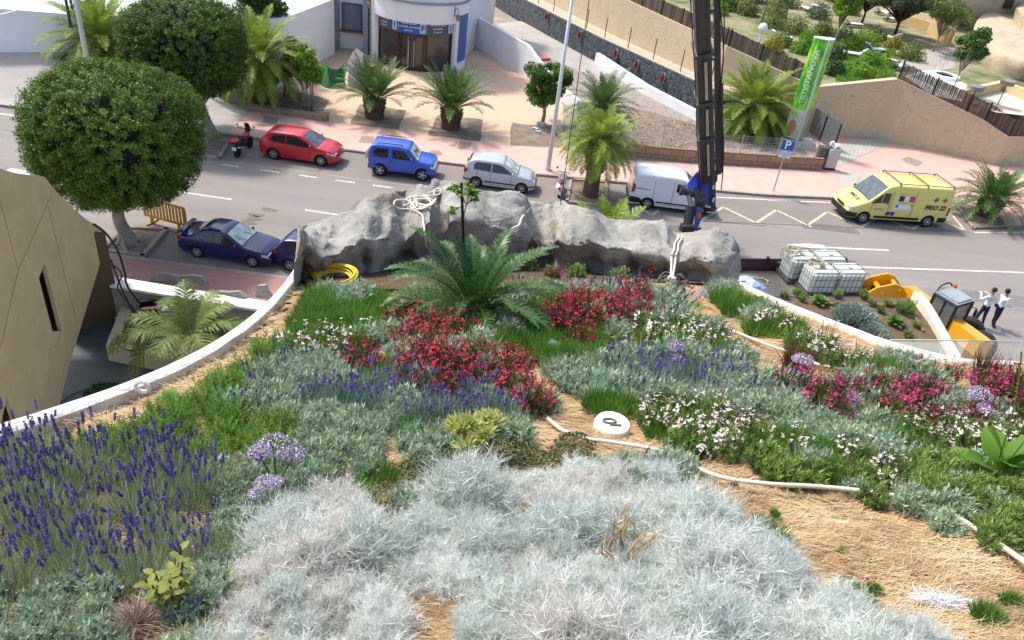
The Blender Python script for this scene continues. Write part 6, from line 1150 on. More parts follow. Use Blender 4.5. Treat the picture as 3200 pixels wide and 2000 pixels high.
for i, (px, r_, lf) in enumerate((((-760, -120), 1.7, L_olive), ((-420, 90), 1.2, L_dark), ((-200, 140), 1.2, L_olive), ((60, 150), 1.3, L_olive), ((330, -60), 1.7, L_dark), ((520, -80), 1.7, L_olive), ((760, 130), 1.2, L_grey), ((990, -60), 1.8, L_dark), ((1150, -40), 1.7, L_grey), ((1350, -20), 1.6, L_dark), ((120, 430), .9, L_olive), ((380, 400), .9, L_light), ((520, 330), 1.0, L_olive), ((760, 470), 1.0, L_light), ((950, 620), 1.0, L_light), ((880, 740), .8, L_light), ((1020, 380), .9, L_olive), ((430, 480), .8, L_dark), ((-480, 130), 1.0, L_light))):
    nm_ = ('olive', 'dark', 'light', 'grey')[[L_olive, L_dark, L_light, L_grey].index(lf)]; shrub(px, r_, lf, nm_+' green bushy shrub in the dense planting of the spa garden', n=1700)
    q_ = [o for o in COL.objects if o.get('category') == 'shrub'][-1]; q_['group'] = nm_+' green shrubs of the spa garden'
g = MB(); n = 9000; u_ = rng.random((n, 2)); P = []
for a, b_ in u_: p = T(640+a*560, 480+b_*300); P.append(p)
P = np.array(P); D = rng.normal(size=(n, 3))*.35+np.array([0, 0, 1]); D /= np.linalg.norm(D, axis=1, keepdims=True); g.blades(P, D, rng.uniform(.12, .4, n), .03); o = part('tall_grass', g, leafmat('lawn_blades', '#3f6a1c', '#8fae44', .3)); tag(o, 'tall bright green grass on the spa garden slope', 'grass', kind='stuff')
g = MB(); n = 2600; P = np.array([P2(z3(random.uniform(250, 2050), random.uniform(1140, 1400)), .15)+(.15,) for _ in range(n)]); d = unit(n); leaves(g, P+d*.02, d, .05, asp=.8); o = part('rubble', g, leafmat('rubble_chips', '#7d7469', '#c9c0b2', 0, .95)); tag(o, 'scattered pale rubble and chips on the bare ground behind the block wall', 'rubble', kind='stuff')
# ============================================================ ROOF GARDEN
def D2(x, y): return (x*1.3228, y*1.3228)
def PLd(x, y, up=0.0): return PL(*D2(x, y), up)
kerbL = [(-260, 1190), (0, 1062), (120, 1018), (300, 950), (450, 880), (560, 812), (640, 742), (690, 680), (712, 640)]
kerbR = [(1740, 668), (1795, 697), (1900, 742), (2020, 790), (2130, 828), (2260, 858), (2420, 868), (2700, 905)]
def soilmat():
    m = bpy.data.materials.new('coir_soil'); m.use_nodes = True; t = m.node_tree; N = t.nodes; b = N['Principled BSDF']; b.inputs['Roughness'].default_value = .95
    tc = N.new('ShaderNodeTexCoord'); n = N.new('ShaderNodeTexNoise'); n.inputs['Scale'].default_value = 5; n.inputs['Detail'].default_value = 10; n.inputs['Distortion'].default_value = 1; t.links.new(tc.outputs['Object'], n.inputs[0])
    w_ = N.new('ShaderNodeTexNoise'); w_.inputs['Scale'].default_value = 60; w_.inputs['Detail'].default_value = 6; mp = N.new('ShaderNodeMapping'); mp.inputs['Scale'].default_value = (.35, 1.4, 1); mp.inputs['Rotation'].default_value = (0, 0, .4); t.links.new(tc.outputs['Object'], mp.inputs[0]); t.links.new(mp.outputs[0], w_.inputs[0])
    c = ramp(t, n.outputs[0], [(.3, '#7a6044'), (.5, '#a5875f'), (.75, '#c6aa80')]); c = mixc(t, ramp(t, w_.outputs[0], [(.35, (.7,)*3), (.55, (0, 0, 0))]), c, '#5b4128'); t.links.new(c, b.inputs['Base Color'])
    k = N.new('ShaderNodeBump'); k.inputs['Strength'].default_value = .9; k.inputs['Distance'].default_value = .02; t.links.new(w_.outputs[0], k.inputs['Height']); t.links.new(k.outputs[0], b.inputs['Normal']); return m
L3 = [PLd(*p) for p in kerbL]; R3 = [PLd(*p) for p in kerbR]
R3.append(R3[-1]+Vector((3, -2.5, 0))); R3[-1].z = gz(R3[-1].x, R3[-1].y)
backL, backR = L3[-1]+Vector((-.1, .9, 0)), R3[0]+Vector((.5, .8, 0))
outline = [(p.x, p.y) for p in L3]+[(backL.x, backL.y), (-1.2, 12.0), (1.2, 12.9), (3, 13.6), (backR.x, backR.y)]+[(p.x, p.y) for p in R3]+[(8, -3), (-3.5, -3), (L3[0].x-.5, L3[0].y-1)]
g = MB(); xs_ = np.linspace(-5, 9, 120); ys_ = np.linspace(-3, 14.2, 150)
def inpoly(x, y, P):
    c = False; j = len(P)-1
    for i in range(len(P)):
        if (P[i][1] > y) != (P[j][1] > y) and x < (P[j][0]-P[i][0])*(y-P[i][1])/(P[j][1]-P[i][1])+P[i][0]: c = not c
        j = i
    return c
def gn(x, y): return gz(x, y)+.035*noise.noise(Vector((x*2.2, y*2.2, 1)))+.022*noise.noise(Vector((x*7, y*7, 5)))
g.sheet(outline, lambda x, y: gz(x, y)-.06); g2 = MB(); vs, fs, idx = [], [], {}
for i, x in enumerate(xs_):
    for j, y in enumerate(ys_):
        if inpoly(x, y, outline): idx[i, j] = len(vs); vs.append((x, y, gn(x, y)))
for (i, j), k in idx.items():
    if (i+1, j) in idx and (i, j+1) in idx and (i+1, j+1) in idx: fs.append((k, idx[i+1, j], idx[i+1, j+1], idx[i, j+1]))
g2.add(vs, fs); M_coir = soilmat(); g3 = MB(); g3.add(vs, fs); g3.sheet(outline, lambda x, y: gz(x, y)-.03); struct('garden_soil', g3, M_coir, smooth=True)
bt = MB(); bt.prism(outline, -.05, lambda x, y: gz(x, y)-.08); t = thing('garden_building', 'white rendered building carrying the sloping roof garden', 'building', (0, 6, 0)); part('wall', bt, M_white, t, world=True)
def kerb3(pts, wd, h, name, label, side, m=None, jit=.0):
    pts = smoothpath(pts, 5); rows = []
    for i, p in enumerate(pts):
        d = pts[min(i+1, len(pts)-1)]-pts[max(i-1, 0)]; n = Vector((-d.y, d.x, 0)).normalized()*side; j = .012*noise.noise(p*3)
        rows.append([p-Vector((0, 0, .25)), p+Vector((0, 0, h+j)), p+n*.02+Vector((0, 0, h+.015+j)), p+n*wd*.9+Vector((0, 0, h+.015)), p+n*wd+Vector((0, 0, h)), p+n*wd+Vector((0, 0, -.8))])
    g = MB(); g.grid(rows, flip=side > 0); return solo(name, g, m or mat('kerb_white', '#d9d5cc', .85, .15, 5, .5), label, 'kerb wall')
kerb3(L3, .09, .06, 'white_kerb', 'curving white kerb along the left edge of the roof garden', 1); kerb3(R3, .09, .06, 'white_kerb', 'white kerb running down the right edge of the roof garden', -1)
# ---- artificial rock wall: section columns read from its outline
cols = [  # x, silhouette y, lip y, base y (photo px)
 (932, 722, 730, 905), (955, 706, 762, 880), (1010, 686, 800, 876), (1045, 672, 795, 872), (1110, 655, 765, 868), (1150, 622, 745, 862), (1215, 604, 742, 855), (1265, 590, 748, 845), (1310, 572, 712, 848), (1345, 584, 690, 850), (1368, 566, 730, 845), (1410, 575, 690, 850), (1480, 588, 695, 850),
 (1560, 605, 712, 850), (1635, 612, 740, 848), (1660, 640, 745, 838), (1700, 632, 762, 838), (1745, 634, 748, 848), (1785, 642, 765, 858), (1850, 652, 752, 862), (1905, 685, 772, 866), (1960, 690, 775, 868), (2010, 688, 790, 872), (2065, 702, 798, 875), (2115, 728, 818, 878), (2170, 730, 800, 884), (2230, 728, 815, 890), (2285, 736, 825, 888), (2312, 775, 830, 872)]
rows = []; rd = random.Random(5)
cc = []
for i in range(len(cols)-1):
    for k in range(7): q = k/7; cc.append([lerp(cols[i][j], cols[i+1][j], q if j == 0 else q*q*(3-2*q)) for j in range(4)])
cc.append(list(cols[-1]))
for i, (x, ys, yl, yb) in enumerate(cc):
    e = 1-min(1, min(i, len(cc)-1-i)/8)**.5
    b = PL(x+(-12 if x < 1000 else 0), yb); hd = Vector((ray(x, yb).x, ray(x, yb).y, 0)).normalized()
    lip = b-hd*.18*(1-e*.5); lz = hz_ = None
    def rayat(px_, py_, dist):  # point on the pixel ray at a horizontal distance
        r_ = ray(px_, py_); h_ = math.hypot(r_.x, r_.y); return CAM+r_*(dist/h_)
    dl = math.hypot(lip.x, lip.y); db = math.hypot(b.x, b.y); Lp = rayat(x, yl, dl); dep = 1.35*(1-e*.55); Bk = rayat(x, ys, dl+dep); M1 = Lp.lerp(Bk, .3)+Vector((0, 0, .05)); M2 = Lp.lerp(Bk, .65)+Vector((0, 0, .02)); q = []
    groove = .32*max(0, noise.noise(Vector((i*.11, 0, 0)))+.15*noise.noise(Vector((i*.4, 3, 0))))
    for p, n in ((b+hd*.1+Vector((0, 0, -.25)), 0), ((b+hd*groove)+Vector((0, 0, .0)), 4)): q.append(p)
    f0 = b+hd*(groove+.02); f1 = Lp+Vector((0, 0, -.1))
    for t_ in (.25, .5, .72, .88): q.append(f0.lerp(f1, t_)+hd*(groove*.6*sin(t_*pi)+.08*(1-t_)))
    q += [Lp+Vector((0, 0, -.05))-hd*.01, Lp, Lp.lerp(M1, .35)+Vector((0, 0, .02)), Lp.lerp(M1, .7)+Vector((0, 0, .02)), M1, M1.lerp(M2, .5), M2, M2.lerp(Bk, .35), M2.lerp(Bk, .7), Bk, Bk+hd*.12+Vector((0, 0, -.06)), Bk+hd*.15+Vector((0, 0, -.4)), Bk+hd*.1+Vector((0, 0, -.9))]
    rows.append(q)
me_rows = []
def densify(row):
    out = []
    for a, b in zip(row, row[1:]):
        n = max(1, int((b-a).length/.07)); out += [a.lerp(b, k/n) for k in range(n)]
    return out+[row[-1]]
m_ = 46
def resample(row):
    row = smoothpath(row, 3); L = [0]
    for a, b in zip(row, row[1:]): L.append(L[-1]+(b-a).length)
    # fixed split so rows correspond
    n = len(row); return row
rows = [resample(r_) for r_ in rows]; H_, W_ = len(rows), len(rows[0]); out = []
for i in range(H_):
    r_ = []
    for j in range(W_):
        p = rows[i][j]; tn = Vector((0, 0, 0)); a = rows[min(i+1, H_-1)][j]-rows[max(i-1, 0)][j]; b = rows[i][min(j+1, W_-1)]-rows[i][max(j-1, 0)]; n = b.cross(a); n = n.normalized() if n.length > 1e-6 else Vector((0, 0, 1))
        q = p*1.7; v = noise.noise(q+Vector((7, 0, 0))); f6 = noise.noise(p*1.5+Vector((0, 5, 2)))*7; fl_ = math.floor(f6); fr_ = min(1, (f6-fl_)*4); stp = (fl_+fr_)/7; rdg = 1-abs(noise.noise(q*1.3+Vector((0, 9, 0))))*2.2; crk = -max(0, 1-abs(noise.noise(p*1.1+Vector((3, 3, 3))))*14)*.055
        fine = .03*noise.noise(p*5)+.02*noise.noise(p*11)+.012*noise.noise(p*24)+.14*stp; lip_ = 1 if 16 < j < W_-8 else .6
        r_.append(p+n*((.05*v+.03*max(-.6, rdg)+fine+crk)*lip_))
    out.append(r_)
g = MB(); g.grid(out, flip=False); g.add([out[0][j] for j in range(W_)], [tuple(range(W_))]); g.add([out[-1][j] for j in range(W_)], [tuple(range(W_))[::-1]])
rock = solo('rock_wall', g, M_rock, 'long sculpted grey artificial rock wall closing off the roof garden', 'rock wall', smooth=True)
g = MB(); a, b = PL(932, 905), PL(962, 900); g.slab([a+Vector((0, .1, -.6)), b+Vector((0, .1, -.3)), b+Vector((-.02, .1, .62)), a+Vector((.0, .1, .62))], (0, .2, 0)); 
ROWS = out
def rocktop(x, j=None):
    i = min(range(len(cc)), key=lambda k: abs(cc[k][0]-x)); return i
# ---- ropes, hose, stake
def on_rock(x, y):
    best = min(((pix(p), p) for r_ in out for p in r_[18:W_-8]), key=lambda q: (q[0][0]-x)**2+(q[0][1]-y)**2); return best[1]+Vector((0, -.03, .055))
M_wrope = mat('white_rope', '#cfc6b4', .9, .12, 40)
pts = [(1228, 645), (1240, 635), (1262, 630), (1285, 640), (1262, 655), (1275, 628), (1305, 622), (1340, 626), (1352, 640), (1320, 655), (1290, 648), (1285, 630), (1315, 618), (1350, 622), (1372, 612), (1378, 600), (1362, 598), (1352, 610), (1362, 630), (1345, 650), (1310, 660), (1285, 655), (1300, 635), (1330, 630), (1355, 636), (1335, 648), (1300, 645)]
pts += [(px_+rd.uniform(-14, 14), py_+rd.uniform(-6, 6)) for px_, py_ in pts[6:]]
g = MB(); g.tube(smoothpath([on_rock(*p) for p in pts], 4), .016, 6); solo('rope', g, M_wrope, 'tangled white rope heaped on top of the rock wall', 'rope', smooth=True)
g = MB(); P = [on_rock(1228, 645), on_rock(1250, 658), on_rock(1290, 662), on_rock(1315, 680)]; i = rocktop(1325); P += [DP(1326, 700, 11.0), DP(1330, 745, 10.9), PL(1335, 805, .1)]
P[4] = P[3].lerp(P[5], .4)+Vector((.02, -.1, .05)); g.tube(smoothpath(P, 5), .014, 6); solo('rope', g, M_wrope, 'white rope hanging down the dark front of the rock wall behind the cycad', 'rope')
g = MB(); P = [on_rock(1655, 655), on_rock(1642, 672), on_rock(1630, 690), on_rock(1615, 708), on_rock(1602, 724), PL(1575, 760, .5), PL(1560, 800, .2)]; g.tube(smoothpath(P, 5), .02, 6); solo('rope', g, M_wrope, 'taut white rope slanting across the middle of the rock wall', 'rope')
g = MB(); top_ = [on_rock(2124, 737), on_rock(2119, 752), on_rock(2114, 768), on_rock(2109, 784), on_rock(2105, 800), on_rock(2101, 815)]
for o in (-.035, .035): g.tube(smoothpath([p+Vector((o, 0, 0)) for p in top_]+[PL(2092, 858, .35)+Vector((o*.3, -.2, .0)), PL(2080, 895, .05)], 5), .018, 6)
g.ball(PL(2094, 850, .42)+Vector((0, -.22, 0)), .06, 8, (1.3, 1, 1), nz=.5, nf=3); g.tube([PL(2090, 860, .36)+Vector((0, -.22, 0)), PL(2080, 892, .06)], .035, 6); solo('rope', g, M_wrope, 'doubled white rope with a big knot at the right end of the rock wall', 'rope')
g = MB(); c = PL(2105, 895, .1); g.tube(rope_heap(c, .22, 26, 0, .012, .22, 8), .011, 5); solo('wire_coil', g, mat('brown_cable', '#6f6557', .8, .2), 'loose brown wire coil at the foot of the knotted rope', 'cable')
c = PL(1046, 872, .05); g = MB()
for k in range(9): r_ = .19+.012*k*(1 if k % 2 else .6); ph = k; g.tube([c+Vector((cos(a)*r_*1.08, sin(a)*r_, .012*k+.012*sin(a*2+ph))) for a in np.linspace(0, 2*pi, 33)], .013, 6)
solo('hose_coil', g, mat('yellow_hose', '#d8b81c', .4, .08), 'coil of bright yellow hose lying before the left end of the rock wall', 'hose', smooth=True)
b = PL(1452, 858, .0); tp_ = rayat(1442, 571, math.hypot(b.x, b.y)); g = MB(); g.tube([b, tp_], .022, 8); solo('stake', g, mat('tarred_stake', '#15120f', .7, .2), 'black wooden stake standing before the rock wall with the sapling', 'stake')
t = thing('sapling', 'thin young leafy sapling tied to the black stake', 'sapling', b); g = MB(); P = [b+Vector((-.05, .05, 0)), rayat(1448, 690, math.hypot(b.x, b.y)), rayat(1458, 640, math.hypot(b.x, b.y)+.05)]; g.tube(smoothpath(P, 4), .011, 5); LL = MB()
for (x, y) in ((1412, 590), (1425, 582), (1470, 592), (1478, 610), (1485, 600), (1465, 575), (1440, 600), (1420, 650), (1410, 662), (1480, 622)):
    e = rayat(x, y, math.hypot(b.x, b.y)+rd.uniform(-.1, .1)); g.tube([P[2], e], .006, 4); n = 26; d = unit(n); d[:, 2] = d[:, 2]*.4+.1; LL.blades(np.array([tuple(e)]*n), d, .12, .026, bend=np.tile([0, 0, -.02], (n, 1)))
part('stem', g, M_bark, t, world=True); part('leaves', LL, L_light, t, world=True)
# ---- cycad in the middle
cb = PL(1478, 1026); t = thing('cycad_palm', 'large cycad with stiff arching dark green fronds in the middle of the garden', 'cycad', cb); g = MB(); g.lathe([(.0, -.05), (.13, 0), (.16, .08), (.15, .17), (.09, .24), (0, .27)], n=14)
n = 420; a = rng.random(n)*2*pi; z = rng.random(n)*.25; P = np.stack([np.cos(a)*.14, np.sin(a)*.14, z], 1); Dn = np.stack([np.cos(a)*.8, np.sin(a)*.8, np.full(n, .6)], 1); g.blades(P, Dn, .07, .02, rnd=rng.random(n)*.6); part('trunk', g, leafmat('cycad_trunk', '#1d140e', '#6b543c', 0, .95), t)
L_cyc = leafmat('cycad_leaves', '#23401c', '#5e8048', .2, .4)
for k in range(46):
    q = (k+.5)/46; az = k*2.39996; el = 1.3-1.15*q**.9+rd.uniform(-.06, .06); g = MB(); frond(g, (cos(az)*.05, sin(az)*.05, .24), az, el, rd.uniform(.8, .98)*(.75 if q < .15 else 1), .9+.8*q, 64, .011, .125, .009, rr=.3+.35*rd.random(), v=.45); part('frond', g, L_cyc, t)
# ============================================================ PLANTS (unit size kinds)
def hemi(n, up=.15): d = unit(n); d[:, 2] = np.abs(d[:, 2])+up; return d/np.linalg.norm(d, axis=1, keepdims=True)
def nrm_(a): return a/np.linalg.norm(a, axis=1, keepdims=True)
KM = {}
SILV = (('#b0b8ae', '#f6f8f4'), ('#a0ada6', '#e8eeea'), ('#aeaea6', '#f3f1ec'), ('#9da9a0', '#ecf0ea'))
def kind_silver(sd):
    g = MB(); ns = 250; D = hemi(ns, .25); B = D*np.array([.75, .75, .55])*rng.uniform(.45, 1.0, (ns, 1)); T_ = nrm_(D*.35+rng.normal(size=(ns, 3))*.45+np.array([0, 0, .6])); per = 36; L = rng.uniform(.22, .75, ns)
    f = rng.random((ns, per)); P = (B[:, None]+T_[:, None]*L[:, None, None]*f[..., None]).reshape(-1, 3); Tn = np.repeat(T_, per, 0); q = nrm_(rng.normal(size=P.shape)); S_ = nrm_(np.cross(Tn, q)); Dn = nrm_(S_*.95+Tn*.55+rng.normal(size=P.shape)*.2); fl = f.reshape(-1)
    rr = np.clip(np.repeat(rng.uniform(.3, .9, ns), per)+rng.normal(size=len(P))*.15, 0, 1); ben = rng.normal(size=P.shape)*.11+Tn*.08
    g.blades(P, Dn, .25*(1-.35*fl), .0125, bend=ben, rnd=rr); [g.tube([tuple(B[i]*.5), tuple(B[i]+T_[i]*L[i])], .012, 3, rnd=.7, caps=False) for i in range(0, ns, 2)]; w_ = MB(); d = hemi(260, .0); w_.blades(d*.1, nrm_(d+rng.normal(size=d.shape)*.3), .75, .014, bend=rng.normal(size=d.shape)*.08); return {'foliage': (g, leafmat('silver_leaves_'+'abcd'[sd], *SILV[sd], .36, .8)), 'woody_stems': (w_, leafmat('woody_stems', '#4c3a28', '#a08a6c', .05, .9))}
def spikes(g, n, h0, h1, R_, r_, L_, nf, zb=.1):
    for i in range(n):
        a, q = rng.random()*6.28, R_*rng.random()**.5; b = np.array([cos(a)*q*.5, sin(a)*q*.5, zb]); h_ = rng.uniform(h0, h1); tp = np.array([cos(a)*q, sin(a)*q, h_])+rng.normal(size=3)*.06; g.tube([tuple(b), tuple((b+tp)/2+rng.normal(size=3)*.02), tuple(tp)], .012, 3, rnd=.1, caps=False, mi=1)
        ax_ = (tp-b)/np.linalg.norm(tp-b); t_ = rng.random(nf); L = L_*rng.uniform(.6, 1.1); ang = rng.random(nf)*6.28; rad = np.stack([np.cos(ang), np.sin(ang), np.zeros(nf)], 1); P = tp+ax_*(t_*L)[:, None]+rad*r_*(.55+.5*np.sin(t_*9)**2)[:, None]
        leaves(g, P, rad, r_*.72, np.clip(rng.normal(size=nf)*.2+rng.uniform(.3, .7), 0, 1), .8)
def tuft(g, n, R_, h0, h1, w_, lean=.35, mi=0, z0=0, rr=(.2, .8)):
    a = rng.random(n)*2*pi; q = R_*rng.random(n)**.5; P = np.stack([np.cos(a)*q*.75, np.sin(a)*q*.75, np.full(n, z0)+rng.random(n)*.1], 1); o = np.stack([np.cos(a)*q, np.sin(a)*q, np.zeros(n)], 1); D = nrm_(o*lean+rng.normal(size=(n, 3))*.22+np.array([0, 0, 1])); g.blades(P, D, rng.uniform(h0, h1, n), w_, bend=o*.1+rng.normal(size=(n, 3))*.05, rnd=rng.uniform(rr[0], rr[1], n), mi=mi)
def shoots(g, ns, R_, h, per, ll, lw, spread=.7, mi=0, dome=True, up=.5):
    D = hemi(ns, up); B = D*np.array([R_*.6, R_*.6, h*.25]); T_ = nrm_(D*spread+np.array([0, 0, 1.0])+rng.normal(size=(ns, 3))*.15); L = h*rng.uniform(.5, 1, ns)*(1-.25*np.abs(D[:, 0])); f = rng.random((ns, per))
    P = (B[:, None]+T_[:, None]*L[:, None, None]*f[..., None]).reshape(-1, 3); Tn = np.repeat(T_, per, 0); S_ = nrm_(np.cross(Tn, rng.normal(size=P.shape))); Dn = nrm_(S_*.8+Tn*.65); rr = np.clip(np.repeat(rng.uniform(.1, .6, ns), per)+.35*f.reshape(-1)+rng.normal(size=len(P))*.08, 0, 1); g.blades(P, Dn, ll*(1-.3*f.reshape(-1)), lw, bend=Tn*ll*.2, rnd=rr, mi=mi)
L_lav = leafmat('grey_green_leaves', '#4f6b58', '#9cb39c', .25, .65); L_lavfl = leafmat('lavender_florets', '#3a376c', '#978ccc', .25, .8); L_stem = leafmat('pale_stems', '#7e927c', '#a9b79c', .2)
def kind_lavender(sd): g = MB(); tuft(g, 420, .95, .5, 1.3, .035, .4, rr=(.1, .9)); f = MB(); spikes(f, 9, 1.3, 2.4, .95, .05, .55, 120); return {'foliage': (g, leafmat('lavender_leaves', '#6b7e58', '#bcc8a2', .25, .65)), 'flower_spikes': (f, [L_lavfl, L_stem])}
def kind_lavmid(sd): g = MB(); tuft(g, 500, 1, .5, 1.2, .045, .4); f = MB(); spikes(f, 9, 1.15, 1.7, .95, .06, .34, 46); return {'foliage': (g, L_lav), 'flower_spikes': (f, [L_lavfl, L_stem])}
def kind_grey(sd):
    g = MB(); shoots(g, 80, .95, .95, 12, .27, .07, .4); tuft(g, 90, .95, .7, 1.25, .03, .35, rr=(.6, 1)); return {'foliage': (g, leafmat('sage_grey_leaves', '#4d6850', '#b8c9ab', .25, .65))}
def kind_greyspike(sd):
    g = MB(); shoots(g, 74, .95, .9, 12, .26, .065, .4); tuft(g, 90, .95, .8, 1.3, .028, .35, rr=(.5, 1)); f = MB(); spikes(f, 4, 1.1, 1.5, .9, .045, .26, 26); return {'foliage': (g, leafmat('sage_grey_leaves')) if 'sage_grey_leaves' in _m else None, 'flower_spikes': (f, [leafmat('dull_florets', '#2b2c50', '#56568c', .1), L_stem])}
def kind_green(sd): g = MB(); tuft(g, 1000, 1, .5, .95, .035, .25, rr=(.05, .95)); return {'foliage': (g, leafmat('bright_green_leaves', '#305a1c', '#7ea646', .35, .6))}
def kind_rosemary(sd): g = MB(); shoots(g, 60, .95, 1.25, 34, .2, .028, .55); return {'foliage': (g, leafmat('rosemary_leaves', '#33561c', '#8cae50', .25, .6))}
def kind_weed(sd): g = MB(); shoots(g, 46, .9, 1.1, 26, .32, .05, .7); return {'foliage': (g, leafmat('weed_leaves', '#40602a', '#93ac5a', .25, .6))}
def kind_thyme(sd): g = MB(); d = hemi(1500, .02); P = d*np.array([1, 1, .42])*rng.uniform(.75, 1.02, (1500, 1)); leaves(g, P, d, .055, np.clip(rng.normal(size=1500)*.25+.5, 0, 1), .7); return {'foliage': (g, leafmat('thyme_leaves', '#3a4424', '#8b8a62', .15, .8))}
def kind_gaura(sd, fl):
    g = MB(); shoots(g, 44, .8, 1.2, 16, .22, .04, .5); f = MB(); ns = {'red': 20, 'pink': 15, 'white': 9}[fl]
    for i in range(ns):
        a, q = rng.random()*6.28, .9*rng.random()**.5; b = (cos(a)*q*.35, sin(a)*q*.35, .1); tp = np.array([cos(a)*q, sin(a)*q, rng.uniform(1.0, 1.75)]); f.tube([b, tuple(tp)], .013, 3, rnd=.3, caps=False, mi=1); nf = rng.integers(2, 6)
        for k in range(nf):
            c = tp-np.array([0, 0, 1])*rng.uniform(0, .42)+rng.normal(size=3)*.06; out_ = nrm_((c-np.array([0, 0, .4]))[None]+rng.normal(size=(1, 3))*.3)[0]; u_ = np.cross(out_, [0, .3, 1]); u_ /= np.linalg.norm(u_); v_ = np.cross(out_, u_)
            an = np.array([.3, 1.3, 2.2, 3.2])+rng.normal()*.3; A = (np.cos(an)[:, None]*u_+np.sin(an)[:, None]*v_)*rng.uniform(.042, .062)+out_*.02; Bv = np.cross(A, out_)*.55; f.quads(c+A*.9, A, Bv, rnd=np.clip(rng.normal(size=4)*.15+rng.uniform(.2, .8), 0, 1))
    return {'foliage': (g, leafmat('gaura_dark_leaves', '#33241a', '#68683a', .2) if fl != 'white' else leafmat('gaura_leaves', '#33501e', '#7c9a4c', .25)), 'flowers': (f, [leafmat('red_petals', '#740a2c', '#c62850', .3) if fl == 'red' else leafmat('pink_petals', '#7c0f3c', '#cf4880', .3) if fl == 'pink' else leafmat('white_petals', '#cbb6b4', '#f2eeea', .3), leafmat('red_stems', '#3e1c18', '#6c4030', .1)])}
def kind_flower_dome(sd):
    g = MB(); 
    for k in range(9): a = k*.7+.2; frond_ = None; P = np.array([[0, 0, .05]]); d = nrm_(np.array([[cos(a), sin(a), .45]])); L = 1.0; s_ = np.cross(d, [[0, 0, 1]]); pts_ = [np.array([0, 0, .05])+d[0]*L*t+np.array([0, 0, -.35*t*t]) for t in np.linspace(0, 1, 6)]; w_ = [.05, .16, .24, .26, .18, .01]; g.grid([[tuple(p-s_[0]*w*.5*2), tuple(p+np.array([0, 0, -.04])), tuple(p+s_[0]*w*.5*2)] for p, w in zip(pts_, w_)], rnd=rng.uniform(.2, .9))
    f = MB()
    for (x, y, z, r_) in ((0, 0, 1.9, .55), (.55, .2, 1.5, .38), (-.5, .1, 1.45, .36)):
        f.tube([(0, 0, .1), (x*.6, y*.6, z*.6), (x, y, z-.1)], .035, 5, rnd=.3, mi=1); n = 330; d = hemi(n, .0); P = d*np.array([r_, r_, r_*.42])+np.array([x, y, z]); leaves(f, P, d, .04, np.clip(rng.random(n)*.75, 0, 1), .9); n2 = 60; d = hemi(n2, .1); leaves(f, d*np.array([r_, r_, r_*.6])*1.04+np.array([x, y, z]), d, .03, np.full(n2, 1.0), 1)
        for k in range(10): q = d[k]*np.array([r_, r_, r_*.55])*.9; f.tube([(x, y, z-.15), tuple(q+np.array([x, y, z]))], .012, 3, rnd=.3, mi=1)
    return {'leaves': (g, leafmat('broad_leaves', '#3f6420', '#8db04c', .35)), 'flower_heads': (f, [leafmat('statice_heads', '#6d4590', '#efe8f4', .25), leafmat('green_stems', '#4c6a2c', '#86a050', .2)])}
def protos(name, fn, cat, label, group, nv=3):
    out_ = []
    for v in range(nv):
        t = thing(name, label, cat, (0, 0, 0), group=group)
        for pn, (mb, m) in fn(v).items(): part(pn, mb, m, t)
        out_.append(t)
    return out_
_ = kind_grey(0)
KINDS = {'silver': ('silver_bush', kind_silver, 'bush'), 'lavender': ('lavender_plant', kind_lavender, 'lavender'), 'lavmid': ('lavender_plant', kind_lavmid, 'lavender'), 'grey': ('grey_leaved_plant', kind_grey, 'plant'), 'greyspike': ('lavender_plant', kind_greyspike, 'lavender'),
    'green': ('green_tuft', kind_green, 'plant'), 'rosemary': ('rosemary_plant', kind_rosemary, 'rosemary'), 'weed': ('leafy_plant', kind_weed, 'plant'), 'thyme': ('thyme_plant', kind_thyme, 'thyme'), 'red': ('red_flowering_plant', lambda s: kind_gaura(s, 'red'), 'flowering plant'), 'pink': ('pink_flowering_plant', lambda s: kind_gaura(s, 'pink'), 'flowering plant'), 'white': ('white_flowering_plant', lambda s: kind_gaura(s, 'white'), 'flowering plant')}
